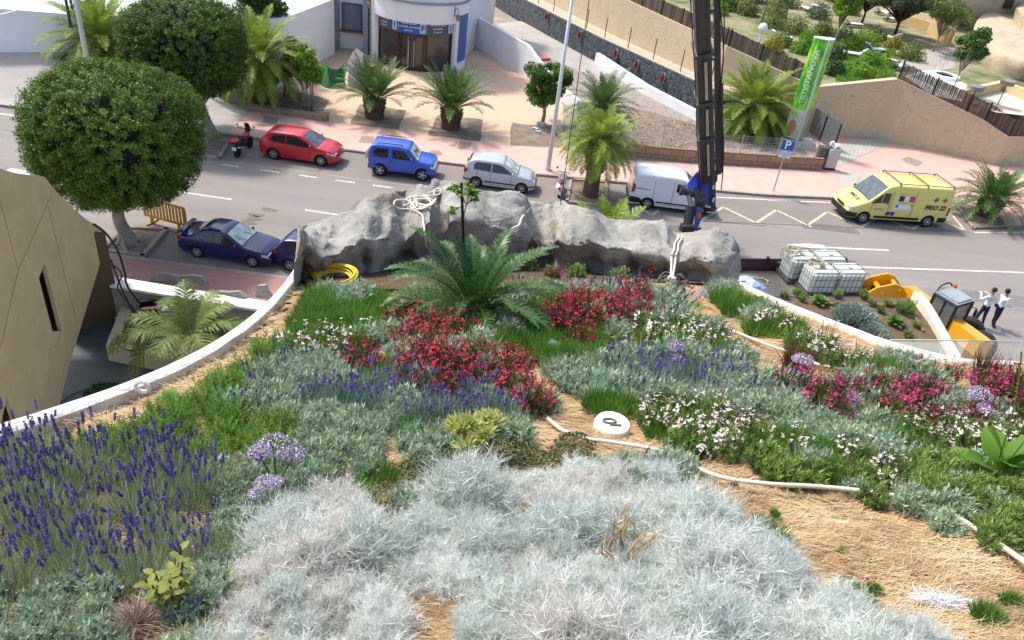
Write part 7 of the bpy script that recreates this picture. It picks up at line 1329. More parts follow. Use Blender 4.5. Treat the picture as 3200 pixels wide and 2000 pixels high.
BEDS = [  # kind, polygon in the 2419 wide view, label, group
 (None, [(585, 835), (660, 800), (735, 700), (712, 672), (640, 760)]), (None, [(1130, 822), (1210, 832), (1290, 885), (1335, 940), (1400, 960), (1420, 1010), (1500, 1052), (1640, 1105), (1800, 1138), (2000, 1185), (2150, 1240), (2280, 1285), (2419, 1330), (2700, 1400), (2700, 1700), (2300, 1700), (2200, 1470), (2120, 1420), (1960, 1390), (1880, 1270), (1720, 1225), (1660, 1170), (1600, 1100), (1400, 1050), (1310, 990), (1295, 930), (1240, 872), (1140, 845)]),
 (None, [(1600, 690), (1680, 710), (1790, 795), (1900, 870), (2010, 880), (1990, 905), (1850, 890), (1750, 830), (1640, 745)]), (None, [(955, 1420), (1110, 1400), (1090, 1600), (945, 1600)]), (None, [(885, 1300), (945, 1300), (935, 1370), (895, 1350)]), (None, [(240, 1450), (330, 1435), (400, 1450), (380, 1520), (260, 1520)]),
 (None, [(715, 668), (850, 640), (1250, 620), (1700, 645), (1720, 672), (1000, 692)]),
 ('lavmid', [(690, 920), (850, 905), (1000, 915), (1190, 940), (1190, 995), (900, 990), (690, 980)], 'violet blue flowering lavender in the dense band below the red flowers', 'lavender in the violet band'),
 ('lavmid', [(1440, 875), (1600, 860), (1720, 905), (1560, 925)], 'violet lavender in the small band right of the white cover stone', 'lavender in the small right band'),
 ('red', [(805, 800), (860, 850), (930, 870), (1000, 835), (1180, 835), (1275, 890), (1322, 955), (1295, 1015), (1200, 975), (1000, 920), (900, 895), (830, 860)], 'crimson flowering plant in the large band below the cycad', 'crimson flowering plants of the large band'),
 ('red', [(1300, 740), (1400, 705), (1510, 715), (1525, 780), (1400, 790), (1300, 775)], 'crimson flowering plant in the clump right of the cycad', 'crimson clump right of the cycad'),
 ('red', [(950, 775), (1100, 765), (1120, 810), (980, 815)], 'crimson flowering plant in the clump left of the cycad foot', 'crimson clump left of the cycad'),
 ('pink', [(1825, 925), (1900, 900), (2000, 915), (2015, 985), (1880, 985)], 'magenta flowering plant in the left clump of the right bed', 'magenta clump of the right bed'), ('pink', [(2030, 920), (2200, 860), (2700, 830), (2700, 990), (2200, 1000), (2060, 995)], 'magenta flowering plant in the long bed at the right edge', 'magenta plants at the right edge'),
 ('white', [(1750, 755), (1830, 745), (2000, 795), (2090, 850), (1900, 855), (1780, 810)], 'white flowering plant beside the right hand kerb', 'white flowers beside the right kerb'), ('white', [(1470, 960), (1600, 930), (1700, 960), (1860, 1010), (1900, 1070), (1700, 1070), (1520, 1015)], 'white flowering plant right of the white cover stone', 'white flowers by the cover stone'),
 ('white', [(1440, 785), (1560, 765), (1770, 795), (1770, 835), (1500, 825)], 'white flowering plant in the middle bed right of the cycad', 'white flowers in the middle bed'), ('white', [(680, 795), (850, 795), (850, 830), (680, 830)], 'white flowering plant at the left kerb bed', 'white flowers at the left bed'), ('white', [(2140, 1000), (2419, 980), (2700, 980), (2700, 1080), (2200, 1080)], 'white flowering plant under the magenta bed at the right edge', 'white flowers at the right edge'), ('white', [(1900, 1050), (2100, 1060), (2150, 1125), (1950, 1120)], 'white flowering plant beside the thin grey stake', 'white flowers by the thin stake'),
 ('green', [(700, 700), (980, 690), (1000, 755), (900, 775), (640, 830), (690, 740)], 'bright green fine leaved tuft in the upper left bed', 'green tufts of the upper left bed'), ('green', [(1180, 780), (1420, 780), (1470, 850), (1300, 865), (1190, 835)], 'bright green fine leaved tuft right of the cycad foot', 'green tufts right of the cycad'), ('green', [(1250, 700), (1330, 690), (1320, 770), (1220, 770)], 'bright green tuft behind the cycad fronds', 'green tufts behind the cycad'),
 ('green', [(1640, 690), (1760, 690), (1780, 745), (1690, 750)], 'bright green tuft at the upper right bed', 'green tufts of the upper right bed'), ('green', [(1600, 765), (1770, 770), (1790, 835), (1650, 825)], 'bright green tuft beside the right drip line', 'green tufts beside the right drip line'), ('green', [(1900, 840), (2050, 845), (2060, 885), (1930, 875)], 'bright green tuft below the right kerb flowers', 'green tufts below the right kerb'), ('green', [(1405, 930), (1475, 930), (1465, 980), (1405, 980)], 'bright green tuft right next to the white cover stone', 'green tufts by the cover stone'),
 ('thyme', [(860, 1150), (1000, 1085), (1250, 1025), (1400, 1015), (1460, 1060), (1400, 1095), (1100, 1105), (960, 1175), (900, 1290), (850, 1200)], 'low olive brown thyme cushion in front of the silver bushes', 'thyme cushions'),
 ('silver', [(480, 1700), (540, 1420), (650, 1290), (690, 1175), (840, 1185), (905, 1270), (935, 1190), (1100, 1110), (1350, 1108), (1600, 1145), (1670, 1190), (1730, 1230), (1880, 1275), (1970, 1395), (2110, 1430), (2250, 1480), (2300, 1700)], 'silvery white thread leaved bush in the foreground mass', 'silver bushes of the foreground'),
 ('lavender', [(-260, 1060), (100, 1045), (300, 1060), (450, 1080), (530, 1190), (490, 1300), (400, 1370), (-260, 1395)], 'lavender plant with dark violet spikes at the lower left', 'lavender at the lower left'),
 ('rosemary', [(-260, 1000), (250, 960), (330, 930), (430, 860), (560, 805), (720, 770), (720, 830), (560, 900), (520, 960), (720, 1010), (620, 1080), (450, 1100), (200, 1075), (-260, 1070)], 'green needle leaved rosemary along the left kerb', 'rosemary along the left kerb'),
 ('weed', [(1500, 1030), (1760, 1060), (1900, 1090), (2100, 1090), (2419, 1090), (2700, 1100), (2700, 1320), (2419, 1300), (2280, 1245), (2100, 1178), (1950, 1142), (1700, 1110), (1560, 1060)], 'dark green leafy plant below the white flowers at right', 'leafy plants at the right'),
 ('greyspike', [(1300, 670), (1650, 670), (1700, 740), (1560, 780), (1520, 720), (1320, 700)], 'thin flowered lavender at the foot of the rock wall', 'thin lavender at the rock wall'), ('greyspike', [(500, 900), (700, 850), (850, 880), (700, 920), (700, 1000), (500, 960)], 'thin flowered lavender in the left middle bed', 'thin lavender of the left bed'), ('greyspike', [(1480, 880), (1900, 880), (1900, 940), (1480, 950)], 'thin flowered lavender in the right middle bed', 'thin lavender of the right bed'),
 ('grey', [(-260, 1395), (350, 1395), (500, 1700), (-260, 1700)], 'grey green leafy plant at the bottom left corner', 'grey green plants at the bottom left corner'),
]
DEF = [('grey', 'grey green leafy plant in the middle beds', 'grey green plants of the middle beds'), ('grey', 'grey green leafy plant in the upper beds by the rock wall', 'grey green plants of the upper beds'), ('grey', 'grey green leafy plant in the right hand beds', 'grey green plants of the right beds')]
GPOLY = [p for p in kerbL]+[(716, 655), (1000, 650), (1250, 640), (1700, 655)]+kerbR+[(2900, 920), (2900, 1900), (-500, 1900), (-500, 1300)]
y = .75; rows_n = 0; PR = {}; count = {}
def sow(kd, loc, sc, label, grp):
    nv_ = 4 if kd == 'silver' else 3
    if kd not in PR: n_, fn, cat = KINDS[kd]; PR[kd] = (protos(n_, fn, cat, label, grp, nv_), [True]*4)
    v = random.randrange(nv_); pr_, fresh = PR[kd]; p = pr_[v]; rz = random.uniform(0, 6.28)
    if fresh[v]: fresh[v] = False; p.location = loc; p.rotation_euler = (0, 0, rz); p.scale = (sc,)*3; p['label'] = label; p['group'] = grp
    else: copy_thing(p, loc, rz, label, sc, grp)
    count[kd] = count.get(kd, 0)+1
HT = {'silver': .8, 'lavender': 2.0, 'grey': 1.1, 'thyme': .4, 'red': 1.6, 'pink': 1.6, 'white': 1.6, 'rosemary': 1.3, 'weed': 1.1, 'green': .95, 'greyspike': 1.4, 'lavmid': 1.7}
while y < 12.9:
    dep0 = (Vector((0, y, gz(0, y)))-CAM).dot(Fv); s = max(.11, min(.36, .036*dep0+.02)); x = -6+random.uniform(0, s)
    while x < 9:
        P = Vector((x+random.uniform(-.3, .3)*s, y+random.uniform(-.3, .3)*s, 0)); P.z = gn(P.x, P.y); x += s; u0 = pix(P)
        if not (-160 < u0[0] < 3360 and 780 < u0[1] < 2330): continue
        db = (u0[0]/1.3228, u0[1]/1.3228)
        if not inpoly(*db, GPOLY): continue
        u1 = pix(P+Vector((0, 0, s*.45))); dd_ = (u1[0]/1.3228, u1[1]/1.3228); dj = (dd_[0]+random.gauss(0, 16), dd_[1]+random.gauss(0, 8)); hit = None
        for bd in BEDS:
            if (inpoly(*dd_, bd[1]) if bd[0] in (None, 'rosemary', 'weed', 'thyme') else inpoly(*dj, bd[1])) or (bd[0] is None and inpoly(*db, bd[1])): hit = bd; break
        if hit and hit[0] in ('red', 'pink', 'white', 'lavmid') and random.random() < {'red': .34, 'pink': .3, 'white': .35, 'lavmid': .15}[hit[0]]: hit = ('green' if hit[0] == 'white' else 'grey', None, 'grey green leafy plant in the middle beds' if hit[0] != 'white' else 'bright green tuft among the white flowers', 'grey green plants of the middle beds' if hit[0] != 'white' else 'green tufts among the white flowers')
        if hit and hit[0] == 'silver': continue
        if hit and hit[0] == 'lavender' and random.random() < .1: continue
        if noise.noise(Vector((P.x*1.6, P.y*1.6, 4))) > .44 and (hit is None or hit[0] in ('grey', 'greyspike', 'green', 'lavender', 'white')): continue
        if hit is None:
            k_, l_, g_ = DEF[1 if db[1] < 800 else 2 if db[0] > 1400 else 0]; rr_ = .5+.5*noise.noise(Vector((P.x*1.1, P.y*1.1, 11)))+random.uniform(-.15, .15)
            if rr_ > .66: k_, l_, g_ = 'green', 'bright green fine tuft among the grey plants'+l_[21:], g_.replace('grey green plants', 'mixed green tufts')
            elif rr_ < .3: k_, l_, g_ = 'greyspike', 'thin flowered lavender among the grey plants'+l_[21:], g_.replace('grey green plants', 'mixed thin lavenders')
            hit = (k_, None, l_, g_)
        if hit[0] == 'weed' and random.random() < .4: hit = ('grey', None, 'grey green leafy plant between the green ones at the right', 'grey plants among the green at right')
        if hit[0] is None: continue
        if (P-cb).length < .28 or (P-PL(1915, 1345)).length < .19: continue
        sowk = hit[0]; sc = .92*s*{'silver': .82, 'lavender': .75, 'lavmid': .72, 'green': .72, 'thyme': .85, 'red': .85, 'pink': .85, 'white': .8}.get(sowk, .78)*random.uniform(.85, 1.18)
        tops = [pix(P+Vector((0, 0, sc*HT.get(sowk, .8)*q_))) for q_ in (1.0, .6)]
        if db[1] < 1000 and not all(inpoly(a_/1.3228, b__/1.3228, GPOLY) for a_, b__ in tops): continue
        if sowk == 'rosemary' and not inpoly(tops[0][0]/1.3228-12, tops[0][1]/1.3228-14, GPOLY): continue
        sow(sowk, P-Vector((0, 0, .01)), sc, hit[2], hit[3])
    y += s*.84
SB = [b_ for b_ in BEDS if b_[0] == 'silver'][0]; got = []
for k in range(5000):
    P = PL(random.uniform(560, 3150), random.uniform(1400, 2330)); dep = (P-CAM).dot(Fv); r_ = random.choice((random.uniform(.075, .11), random.uniform(.13, .2)))*(dep/2.6)**.6; u_ = pix(P+Vector((0, 0, r_*.6)))
    w_ = r_*FPX/dep/1.3228*.4; q0 = (u_[0]/1.3228, u_[1]/1.3228)
    if not inpoly(*q0, SB[1]) or any(inpoly(q0[0]+dx, q0[1]+dy, b_[1]) for b_ in BEDS if b_[0] in (None, 'thyme') for dx, dy in ((0, 0), (w_, 0), (-w_, 0), (0, w_), (0, -w_))): continue
    if any((P-q).length < .66*(r_+s_) for q, s_ in got): continue
    got.append((P, r_)); P = P.copy(); P.z = gn(P.x, P.y)-.02; sow('silver', P, r_*1.25, SB[2], SB[3])
print('plants', count, sum(count.values()))
sp_ = thing('statice_plant', 'x', 'flowering plant', group='statice plants with domed flower heads')
for pn, (mb, m) in kind_flower_dome(0).items(): part(pn, mb, m, sp_)
ff = True
for (x, y_, px_h, l) in ((865, 1530, 190, 'statice with a big violet dome flecked white left of the silver bushes'), (2090, 1170, 110, 'statice with dull reddish heads right of the middle'), (2480, 1210, 110, 'statice with pale violet head beside the brown seed plant'), (2640, 1300, 80, 'statice half hidden among the grey leaves at right'), (3010, 1330, 130, 'statice with pale violet and white heads at the right edge'), (1075, 1110, 60, 'small statice with pale violet head left of the crimson clump'), (1720, 1120, 60, 'small statice with round lilac head right of the cycad'), (2180, 960, 60, 'small statice at the upper right below the rock wall'), (840, 1600, 130, 'statice with low pinkish heads left of the silver bushes')):
    P = PL(x, y_); dep = (P-CAM).dot(Fv); sc = px_h/2400*dep/2.0
    if ff: ff = False; sp_.location = P; sp_.scale = (sc,)*3; sp_['label'] = l
    else: copy_thing(sp_, P, random.random()*6, l, sc)
# single plants
def shape_plant(name, label, cat, P, fn): t = thing(name, label, cat, P); fn(t); return t
def f_kleinia(t):
    g = MB(); L_ = MB(); rd = random.Random(3)
    def br(p, d, l, r_, k):
        e = p+d*l; g.tube([p, e], [r_, r_*.8], 6)
        if k == 0:
            n = 22; dn = unit(n); dn[:, 2] = np.abs(dn[:, 2])*.8; L_.blades(np.array([tuple(e)]*n), nrm_(dn+np.array(d)*.5), .07, .012, rnd=rng.uniform(.3, 1, n)); return
        for q in range(3): a = rd.random()*6.28; br(e, (d*.8+Vector((cos(a)*.6, sin(a)*.6, .2))).normalized(), l*.62, r_*.72, k-1)
    for q in range(3): a = q*2.1; br(Vector((0, 0, 0)), Vector((cos(a)*.35, sin(a)*.35, 1)).normalized(), .12, .014, 2)
    part('stems', g, mat('kleinia_stem', '#a58f64', .8, .15, 20), t); part('leaves', L_, leafmat('yellow_green_leaves', '#7c8a3c', '#d3d68a', .3), t)
shape_plant('succulent_shrub', 'yellow green succulent shrub with forked stems before the violet band', 'shrub', PL(1475, 1450), f_kleinia)
def f_twigs(t):
    g = MB(); rd = random.Random(9)
    def br(p, d, l, r_, k):
        e = p+d*l; g.tube([p, p.lerp(e, .5)+Vector((rd.uniform(-.01, .01), 0, 0)), e], [r_, r_*.85, r_*.6], 5)
        if k: 
            for q in range(2): a = rd.random()*6.28; br(e, (d+Vector((cos(a)*.6, sin(a)*.6, .1))).normalized(), l*.72, r_*.6, k-1)
    for q in range(5): a = q*1.3; br(Vector((0, 0, .0)), Vector((cos(a)*.55, sin(a)*.4, 1)).normalized(), .09, .008, 3)
    part('twigs', g, mat('dead_twig', '#a3855c', .9, .25, 20), t)
shape_plant('dead_shrub', 'leafless tan twiggy shrub standing among the silver bushes', 'shrub', PL(1925, 1780), f_twigs)
def bigleaf(g, o, az, el, L, W_, droop=.3):
    d = Vector((cos(az)*cos(el), sin(az)*cos(el), sin(el))); s_ = d.cross(Vector((0, 0, 1))).normalized(); rows = []
    for i in range(9):
        t_ = i/8; p = o+d*L*t_+Vector((0, 0, -droop*L*t_*t_)); w_ = W_*sin(pi*min(1, t_*.92+.06))**.7*(1+.12*sin(i*2.5)); up = Vector((0, 0, .12*w_)); rows.append([p-s_*w_+up, p-s_*w_*.5+up*.3, p, p+s_*w_*.5+up*.3, p+s_*w_+up])
    g.grid(rows, rnd=random.uniform(.3, 1))
def f_bigleaf(t):
    g = MB(); st = MB()
    for k in range(11): bigleaf(g, Vector((0, 0, .02+.015*k)), k*2.4, .55+.06*k, random.uniform(.2, .34), random.uniform(.05, .085), .35)
    for a in (.3, 2.2): st.tube(smoothpath([Vector((0, 0, 0)), Vector((.04*cos(a), .04*sin(a), .25)), Vector((.1*cos(a), .1*sin(a), .5)), Vector((.18*cos(a), .16*sin(a), .7))], 4), .0035, 5)
    part('leaves', g, leafmat('big_soft_leaves', '#335c1a', '#7fa63c', .4), t, smooth=True); part('stalks', st, leafmat('green_stems'), t)
_m.setdefault('green_stems', leafmat('green_stems', '#4c6a2c', '#86a050', .2))
shape_plant('broad_leaved_plant', 'plant with large bright green lobed leaves at the right edge', 'plant', PL(3090, 1520), f_bigleaf)
def f_small(t):
    g = MB(); st = MB(); n = 0
    for k in range(9):
        a = k*.9; e = Vector((cos(a)*.05, sin(a)*.05, .1+.018*k)); st.tube([(0, 0, 0), e*.6, e], .003, 4)
        for q in range(9): bigleaf(g, e*(.5+.5*q/9), a+q*2.4, .3, .035, .009, .2)
    part('leaves', g, leafmat('olive_soft_leaves', '#4f5a1c', '#8c9244', .35), t); part('stem', st, M_dbark, t)
shape_plant('young_shrub', 'small olive yellow leaved shrub at the lower left', 'shrub', PL(545, 1925), f_small)
for i, (x, y_, l) in enumerate(((540, 1275, 'broad bright green leaves by the left kerb'), (1180, 1330, 'round green leaf clump before the violet band'), (2480, 1040, 'fan of green leaves in the middle right bed'), (2370, 965, 'green leaf rosette at the upper right'), (870, 1640, 'broad pale green leaves under the big violet flower head'))):
    def f_ros(t, s_=(.1, .08, .2, .2, .08)[i]):
        g = MB()
        for k in range(12): bigleaf(g, Vector((0, 0, .03)), k*2.4, .5+.05*k, s_*random.uniform(.8, 1.2), s_*.24, .3)
        part('leaves', g, leafmat('rosette_leaves', '#335a1a', '#72963f', .35), t, smooth=True)
    shape_plant('broad_leaved_plant', l, 'plant', PL(x, y_), f_ros)
def f_ball(t): g = MB(); d = unit(900); g.blades(d*.02, d, .06, .0022, bend=rng.normal(size=(900, 3))*.015); part('dry_leaves', g, leafmat('dry_grey', '#7a6a60', '#b8a89c', .1), t)
shape_plant('dried_plant', 'dried grey brown ball of dead leaves at the bottom left', 'dead plant', PL(425, 1960, .03), f_ball)
def f_brown(t, s_=.1): g = MB(); tuft(g, 500, s_, s_, s_*2.2, .006, .5); part('seed_heads', g, leafmat('brown_seed', '#3a2114', '#7c4c30', .1), t)
shape_plant('seed_plant', 'dark brown seeding plant right of the middle below the drip line', 'plant', PL(2470, 1180), f_brown); shape_plant('seed_plant', 'dark brown seeding plant left of the cycad', 'plant', PL(1285, 1000), f_brown); shape_plant('seed_plant', 'brown seeding plant at the right kerb end', 'plant', PL(3060, 1200), f_brown)
sd_ = [(700, 660), (850, 640), (1250, 625), (1700, 640), (1740, 668), (1690, 676), (1500, 668), (1300, 690), (1100, 696), (900, 690), (725, 680)]
g = MB(); pl_ = []
for i in range(len(sd_)):
    a, b_ = Vector(PLd(*sd_[i])), Vector(PLd(*sd_[(i+1) % len(sd_)]))
    for k in range(6): q = a.lerp(b_, k/6); pl_.append((q.x+rd.uniform(-.05, .05), q.y+rd.uniform(-.08, .08)))
g.sheet(pl_, lambda x, y: gz(x, y)+.05); struct('dark_garden_soil', g, mat('dark_brown_soil', '#54412f', .95, .3, 6, 1, bscale=30))
# small shrubs in the brown soil before the rock
for i, (x, y_) in enumerate(((1200, 850), (1255, 840), (1395, 845), (1650, 850), (1720, 870), (1800, 872), (1830, 858), (1930, 880), (1290, 855))): sow('weed', PL(x, y_), .2*random.uniform(.8, 1.1), 'small dark green shrub in the brown soil under the rock face', 'small shrubs under the rock face')
sow('red', PL(1735, 880), .17, 'small crimson flowering plant alone in the soil under the rock face', 'crimson plant under the rock face')
# coir fibres
n = 120000; px_ = rng.random(n)*3400-100; py_ = 880+rng.random(n)**.7*1250; F = []
for a, b_ in zip(px_, py_): p = PL(a, b_); F.append((p.x, p.y, p.z))
F = np.array(F); dpt = np.linalg.norm(F-np.array(CAM), axis=1); F[:, 2] = [gn(a, b_) for a, b_ in F[:, :2]]; F[:, 2] += .002*dpt
keep = np.array([inpoly(a/1.3228, b_/1.3228, GPOLY) for a, b_ in zip(px_, py_)]); F = F[keep]; dpt = dpt[keep]; n = len(F); D = rng.normal(size=(n, 3))*np.array([1, .7, .16])+np.array([[noise.noise(Vector((a*3, b_*3, 1)))*2, noise.noise(Vector((a*3, b_*3, 9)))*2, 0] for a, b_ in F[:, :2]]); D = nrm_(D); D[:, 2] += -.45*D[:, 1]+.05; g = MB(); g.blades(F, D, .017*dpt*rng.uniform(.5, 1.4, n), .0009*dpt, bend=rng.normal(size=(n, 3))*np.array([.008, .008, .002])*dpt[:, None], rnd=np.clip(.55+rng.normal(size=n)*.18+np.array([noise.noise(Vector((a*2.5, b_*2.5, 3)))*.9+noise.noise(Vector((a*9, b_*9, 3)))*.4 for a, b_ in F[:, :2]]), 0, 1), side=np.tile([0., 1., -.3], (n, 1)))
tag(part('coir_fibre', g, leafmat('coir_fibres', '#765836', '#dcc59e', .1, .9)), 'matted tan coir fibres covering the garden soil between the plants', 'coir mulch', kind='stuff')
# drip line, cover stone, thin stake, fibre tuft
def hose(px, r_, label, m=None): g = MB(); g.tube(smoothpath([PL(*p, .05) for p in px], 5), r_, 8); solo('drip_pipe', g, m or mat('pipe_white', '#c9c0ae', .6, .1, 20), label, 'pipe', smooth=True)
hose([z for z in ((1712, 1308), (1760, 1345), (1830, 1370), (1900, 1380), (2050, 1405), (2130, 1440), (2250, 1490), (2400, 1512), (2550, 1520), (2700, 1535), (2850, 1560), (2960, 1600), (3070, 1665), (3200, 1755), (3300, 1830))], .011, 'long white pipe curving over the coir path to the right edge')
hose([(2180, 985), (2240, 1010), (2330, 1050), (2420, 1085), (2500, 1110), (2560, 1140), (2650, 1155)], .014, 'white drip pipe along the upper right coir strip'); hose([(2520, 1105), (2600, 1130), (2680, 1160), (2740, 1170)], .012, 'short white drip pipe by the seed plant'); 
hose([(1602, 1122), (1650, 1128), (1700, 1126)], .022, 'short black pipe below the green tufts', mat('black_pipe', '#2a2a2c', .5))
c = PL(1910, 1340, .012); t = thing('cover_stone', 'cream round cover stone with a grey inset ring beside the path', 'cover', c, .1); g = MB(); g.lathe([(.1, -.05), (.1, .03), (.094, .045), (.08, .05), (0, .052)], n=28); part('stone', g, mat('cream_stone', '#e0dccb', .7, .06, 12), t, smooth=False)
g = MB(); g.tube([(cos(a)*.035-.02, sin(a)*.018, .056) for a in np.linspace(0, 2*pi, 20)], .006, 6); g.tube([(-.02+.06*q, -.03, .056) for q in (0, 1)], .006, 6); part('inset_ring', g, mat('grey_ring', '#6d675c', .6), t)
g = MB(); a, b = PL(2485, 1470), PL(2440, 1340, .0); g.tube([a, a+Vector((-.07, .02, .16))], .006, 6); solo('thin_stake', g, mat('grey_stake', '#5b6468', .5), 'thin grey stake leaning out of the white flowers at right', 'stake')
g = MB(); n = 900; c = PL(2960, 1880, .02); D = nrm_(rng.normal(size=(n, 3))*np.array([1, .3, .2])); g.blades(np.array(c)+rng.normal(size=(n, 3))*np.array([.045, .012, .006]), D, .045, .002); solo('white_fibre_tuft', g, leafmat('white_fibre', '#d2d4d6', '#ffffff', .3), 'flattened white fibre brush lying on the coir at the lower right', 'fibre brush')
for i, (x, y_, s_) in enumerate(((2640, 1740, .035), (2720, 1770, .03), (2730, 1850, .03), (3080, 1940, .06), (3160, 1900, .05), (2420, 1610, .025), (2290, 1520, .025))): sow('green', PL(x, y_), s_, 'small sprouting green weed on the open coir at the lower right', 'weeds on the coir')
# glass screen on the right kerb
a, b = PL(2770, 1085, .05), PL(2985, 1145, .05); t = thing('glass_screen', 'clear glass balustrade panel on the right hand kerb before the planter', 'glass panel', a); up = hz(a, 1062)-a.z; a2 = a+Vector((0, 0, up)); c_, d_ = PL(3150, 1150, .05), None; g = MB()
gm = bpy.data.materials.new('clear_glass'); gm.use_nodes = True; N = gm.node_tree.nodes; bs = N['Principled BSDF']; bs.inputs['Base Color'].default_value = (.75, .9, .88, 1); bs.inputs['Alpha'].default_value = .22; bs.inputs['Roughness'].default_value = .03; _m['clear_glass'] = gm
tz_ = a2.z; zb = lambda p, yy: hz(p, yy)
g.slab([a, b, Vector((b.x, b.y, hz(b, 1064))), a2], (0, .012, 0)); g.slab([b, c_, Vector((c_.x, c_.y, hz(c_, 1068))), Vector((b.x, b.y, hz(b, 1064)))], (0, .012, 0)); part('pane', g, gm, t, world=True); g = MB(); g.tube([a2, Vector((b.x, b.y, hz(b, 1064))), Vector((c_.x, c_.y, hz(c_, 1068)))], .006, 4); part('edge', g, mat('glass_edge', '#9ab0a8', .2), t, world=True)

g = MB(); g.tube([DP(1862, -150, 13.2), DP(1752, 640, 13.6)], .008, 5); solo('hoist_cable', g, M_black, 'thin taut black hoist cable hanging in front of the scooter', 'cable')
for x, y_, s_ in ((3140, 1250, .2), (3180, 1290, .24), (3060, 1240, .15), (2870, 1180, .14), (2960, 1200, .14)): sow('pink', PL(x, y_), s_, 'tall magenta flowering plant rising at the right kerb before the road', 'tall magenta plants at the right kerb')
# ============================================================ LOWER PLANTER AT RIGHT
ZP = 7.0
def Y1(x, y, z=ZP): return G(*y1(x, y), z)
pp = [Y1(360, 400), Y1(560, 425), Y1(1000, 425), Y1(1560, 430), Y1(1700, 620), Y1(1900, 960), Y1(1600, 1000), Y1(900, 800)]
g = MB(); g.prism([tuple(p[:2]) for p in pp], 0, ZP-.06); t = thing('lower_planter', 'planter terrace with dark soil and small shrubs below the right kerb', 'planter', (pp[2].x, pp[2].y, 0)); part('wall', g, M_white, t, world=True)
g = MB(); g.sheet([tuple(p[:2]) for p in pp], ZP-.03); part('soil', g, mat('dark_soil', '#62503f', .95, .25, 4, .9, bscale=30), t, world=True)
kerb3([Y1(1570, 425, ZP-.05), Y1(1640, 520, ZP-.05), Y1(1730, 680, ZP-.05), Y1(1850, 900, ZP-.05), Y1(1900, 960, ZP-.05)], .22, .12, 'cream_kerb', 'cream kerb at the right side of the lower planter', 1, mat('cream_kerb', '#cfc3ac', .85, .15, 3, .3))
g = MB(); g.tube(smoothpath([Y1(900, 480), Y1(1200, 492), Y1(1530, 490)], 3), .035, 6); solo('wooden_edging', g, mat('edging_wood', '#8c6a4a', .9, .2), 'thin wooden edging across the back of the lower planter', 'edging'); g = MB(); g.tube([Y1(1600, 590), Y1(1660, 690)], .035, 6); solo('wooden_edging', g, _m['edging_wood'], 'short wooden edging at the right of the lower planter', 'edging')
def at_p(kd, x, y, s_, l, gr): sow(kd, Y1(x, y, ZP-.03), s_, l, gr)
for (x, y, s_, l) in ((1140, 620, .48, 'large rounded silver blue bush in the lower planter'), (1270, 720, .3, 'smaller silver bush at the near side of the lower planter')):
    P = Y1(x, y, ZP-.03); b = thing('silver_cushion', l, 'bush', P); g = MB(); n = 2600; d = hemi(n, .02); q = d*np.array([s_, s_, s_*.7])*rng.uniform(.85, 1, (n, 1)); g.blades(q, nrm_(d+np.array([0, 0, .5])+rng.normal(size=(n, 3))*.2), .1, .035, rnd=rng.random(n)); part('foliage', g, leafmat('silver_blue', '#62756c', '#b3c0b4', .15), b)
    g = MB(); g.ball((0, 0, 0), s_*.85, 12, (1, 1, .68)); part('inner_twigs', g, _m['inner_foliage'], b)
for i, (x, y, s_) in enumerate((x, y, s_*.62) for x, y, s_ in ((600, 435, .22), (700, 425, .25), (1000, 430, .25), (1200, 435, .26), (1260, 490, .22), (1380, 495, .22), (740, 465, .2), (1000, 520, .22), (1330, 545, .22), (1000, 590, .22), (1250, 620, .22), (1200, 660, .24), (1340, 690, .24), (1540, 740, .24), (1600, 660, .22))): at_p('weed', x, y, s_, 'small green shrub dotted in the dark soil of the lower planter', 'small shrubs of the lower planter')
for i, (x, y, s_) in enumerate(((1530, 560, .26), (1480, 540, .2))): at_p('rosemary', x, y, s_, 'bushy green shrub at the right of the lower planter', 'bushy shrubs of the lower planter')
def f_r2(t):
    g = MB()
    for k in range(26): bigleaf(g, Vector((0, 0, .05)), k*2.4, .3+.035*k, .28*random.uniform(.8, 1.1), .06, .3)
    part('leaves', g, leafmat('rosette_leaves'), t, smooth=True)
leafmat_ = leafmat
shape_plant('broad_leaved_plant', 'bright green leafy rosette in the lower planter', 'plant', Y1(1440, 640, ZP-.03), f_r2); shape_plant('broad_leaved_plant', 'dark green leafy plant at the back edge of the lower planter', 'plant', Y1(865, 480, ZP-.03), f_r2)
# ============================================================ LEFT: brown building, yard, planter
wa, wb = G(370, 960), G(190, 1330); u_ = (wb-wa).normalized(); wa2, wb2 = (wa.x, wa.y), (wb.x, wb.y)
def B(x, y): return onwall(wa2, wb2, *y2(x, y))
WN = Vector((u_.y, -u_.x, 0)); WN = WN if WN.x < 0 else -WN
outl = [B(-150, 30), B(0, 45), B(80, 68), B(235, 90), B(300, 170), B(380, 250), B(450, 310), B(490, 335), B(545, 378), B(580, 540), B(622, 790), B(600, 880), B(560, 960), B(418, 905), B(360, 1100), B(285, 1400), B(260, 1500), B(-150, 1500)]
holes = [[B(235, 541), B(204, 620), B(276, 900), B(325, 897)], [B(526, 541), B(470, 730), B(424, 893), B(520, 902), B(589, 835)], [B(37, 1243), B(0, 1405), B(-10, 1440), B(102, 1436)]]
t = thing('brown_building', 'tan rendered building with leaning walls and slit openings at the left', 'building', (wa.x, wa.y, 0)); g = MB(); 
outl = [B(-150, 30), B(0, 45), B(80, 68), B(235, 90), B(300, 170), B(380, 250), B(450, 310), B(490, 335), B(545, 378), B(580, 540), B(620, 755), B(592, 838), B(526, 541), B(418, 900), B(360, 1090), B(285, 1400), B(260, 1500), B(-150, 1500)]
holes.pop(1)
g.slab(outl, WN*.1, holes=holes); M_tan = mat('tan_render', '#b09d76', .9, .09, 1.1, .15, bscale=60); part('wall', g, M_tan, t, world=True)
g = MB(); q = WN*.42
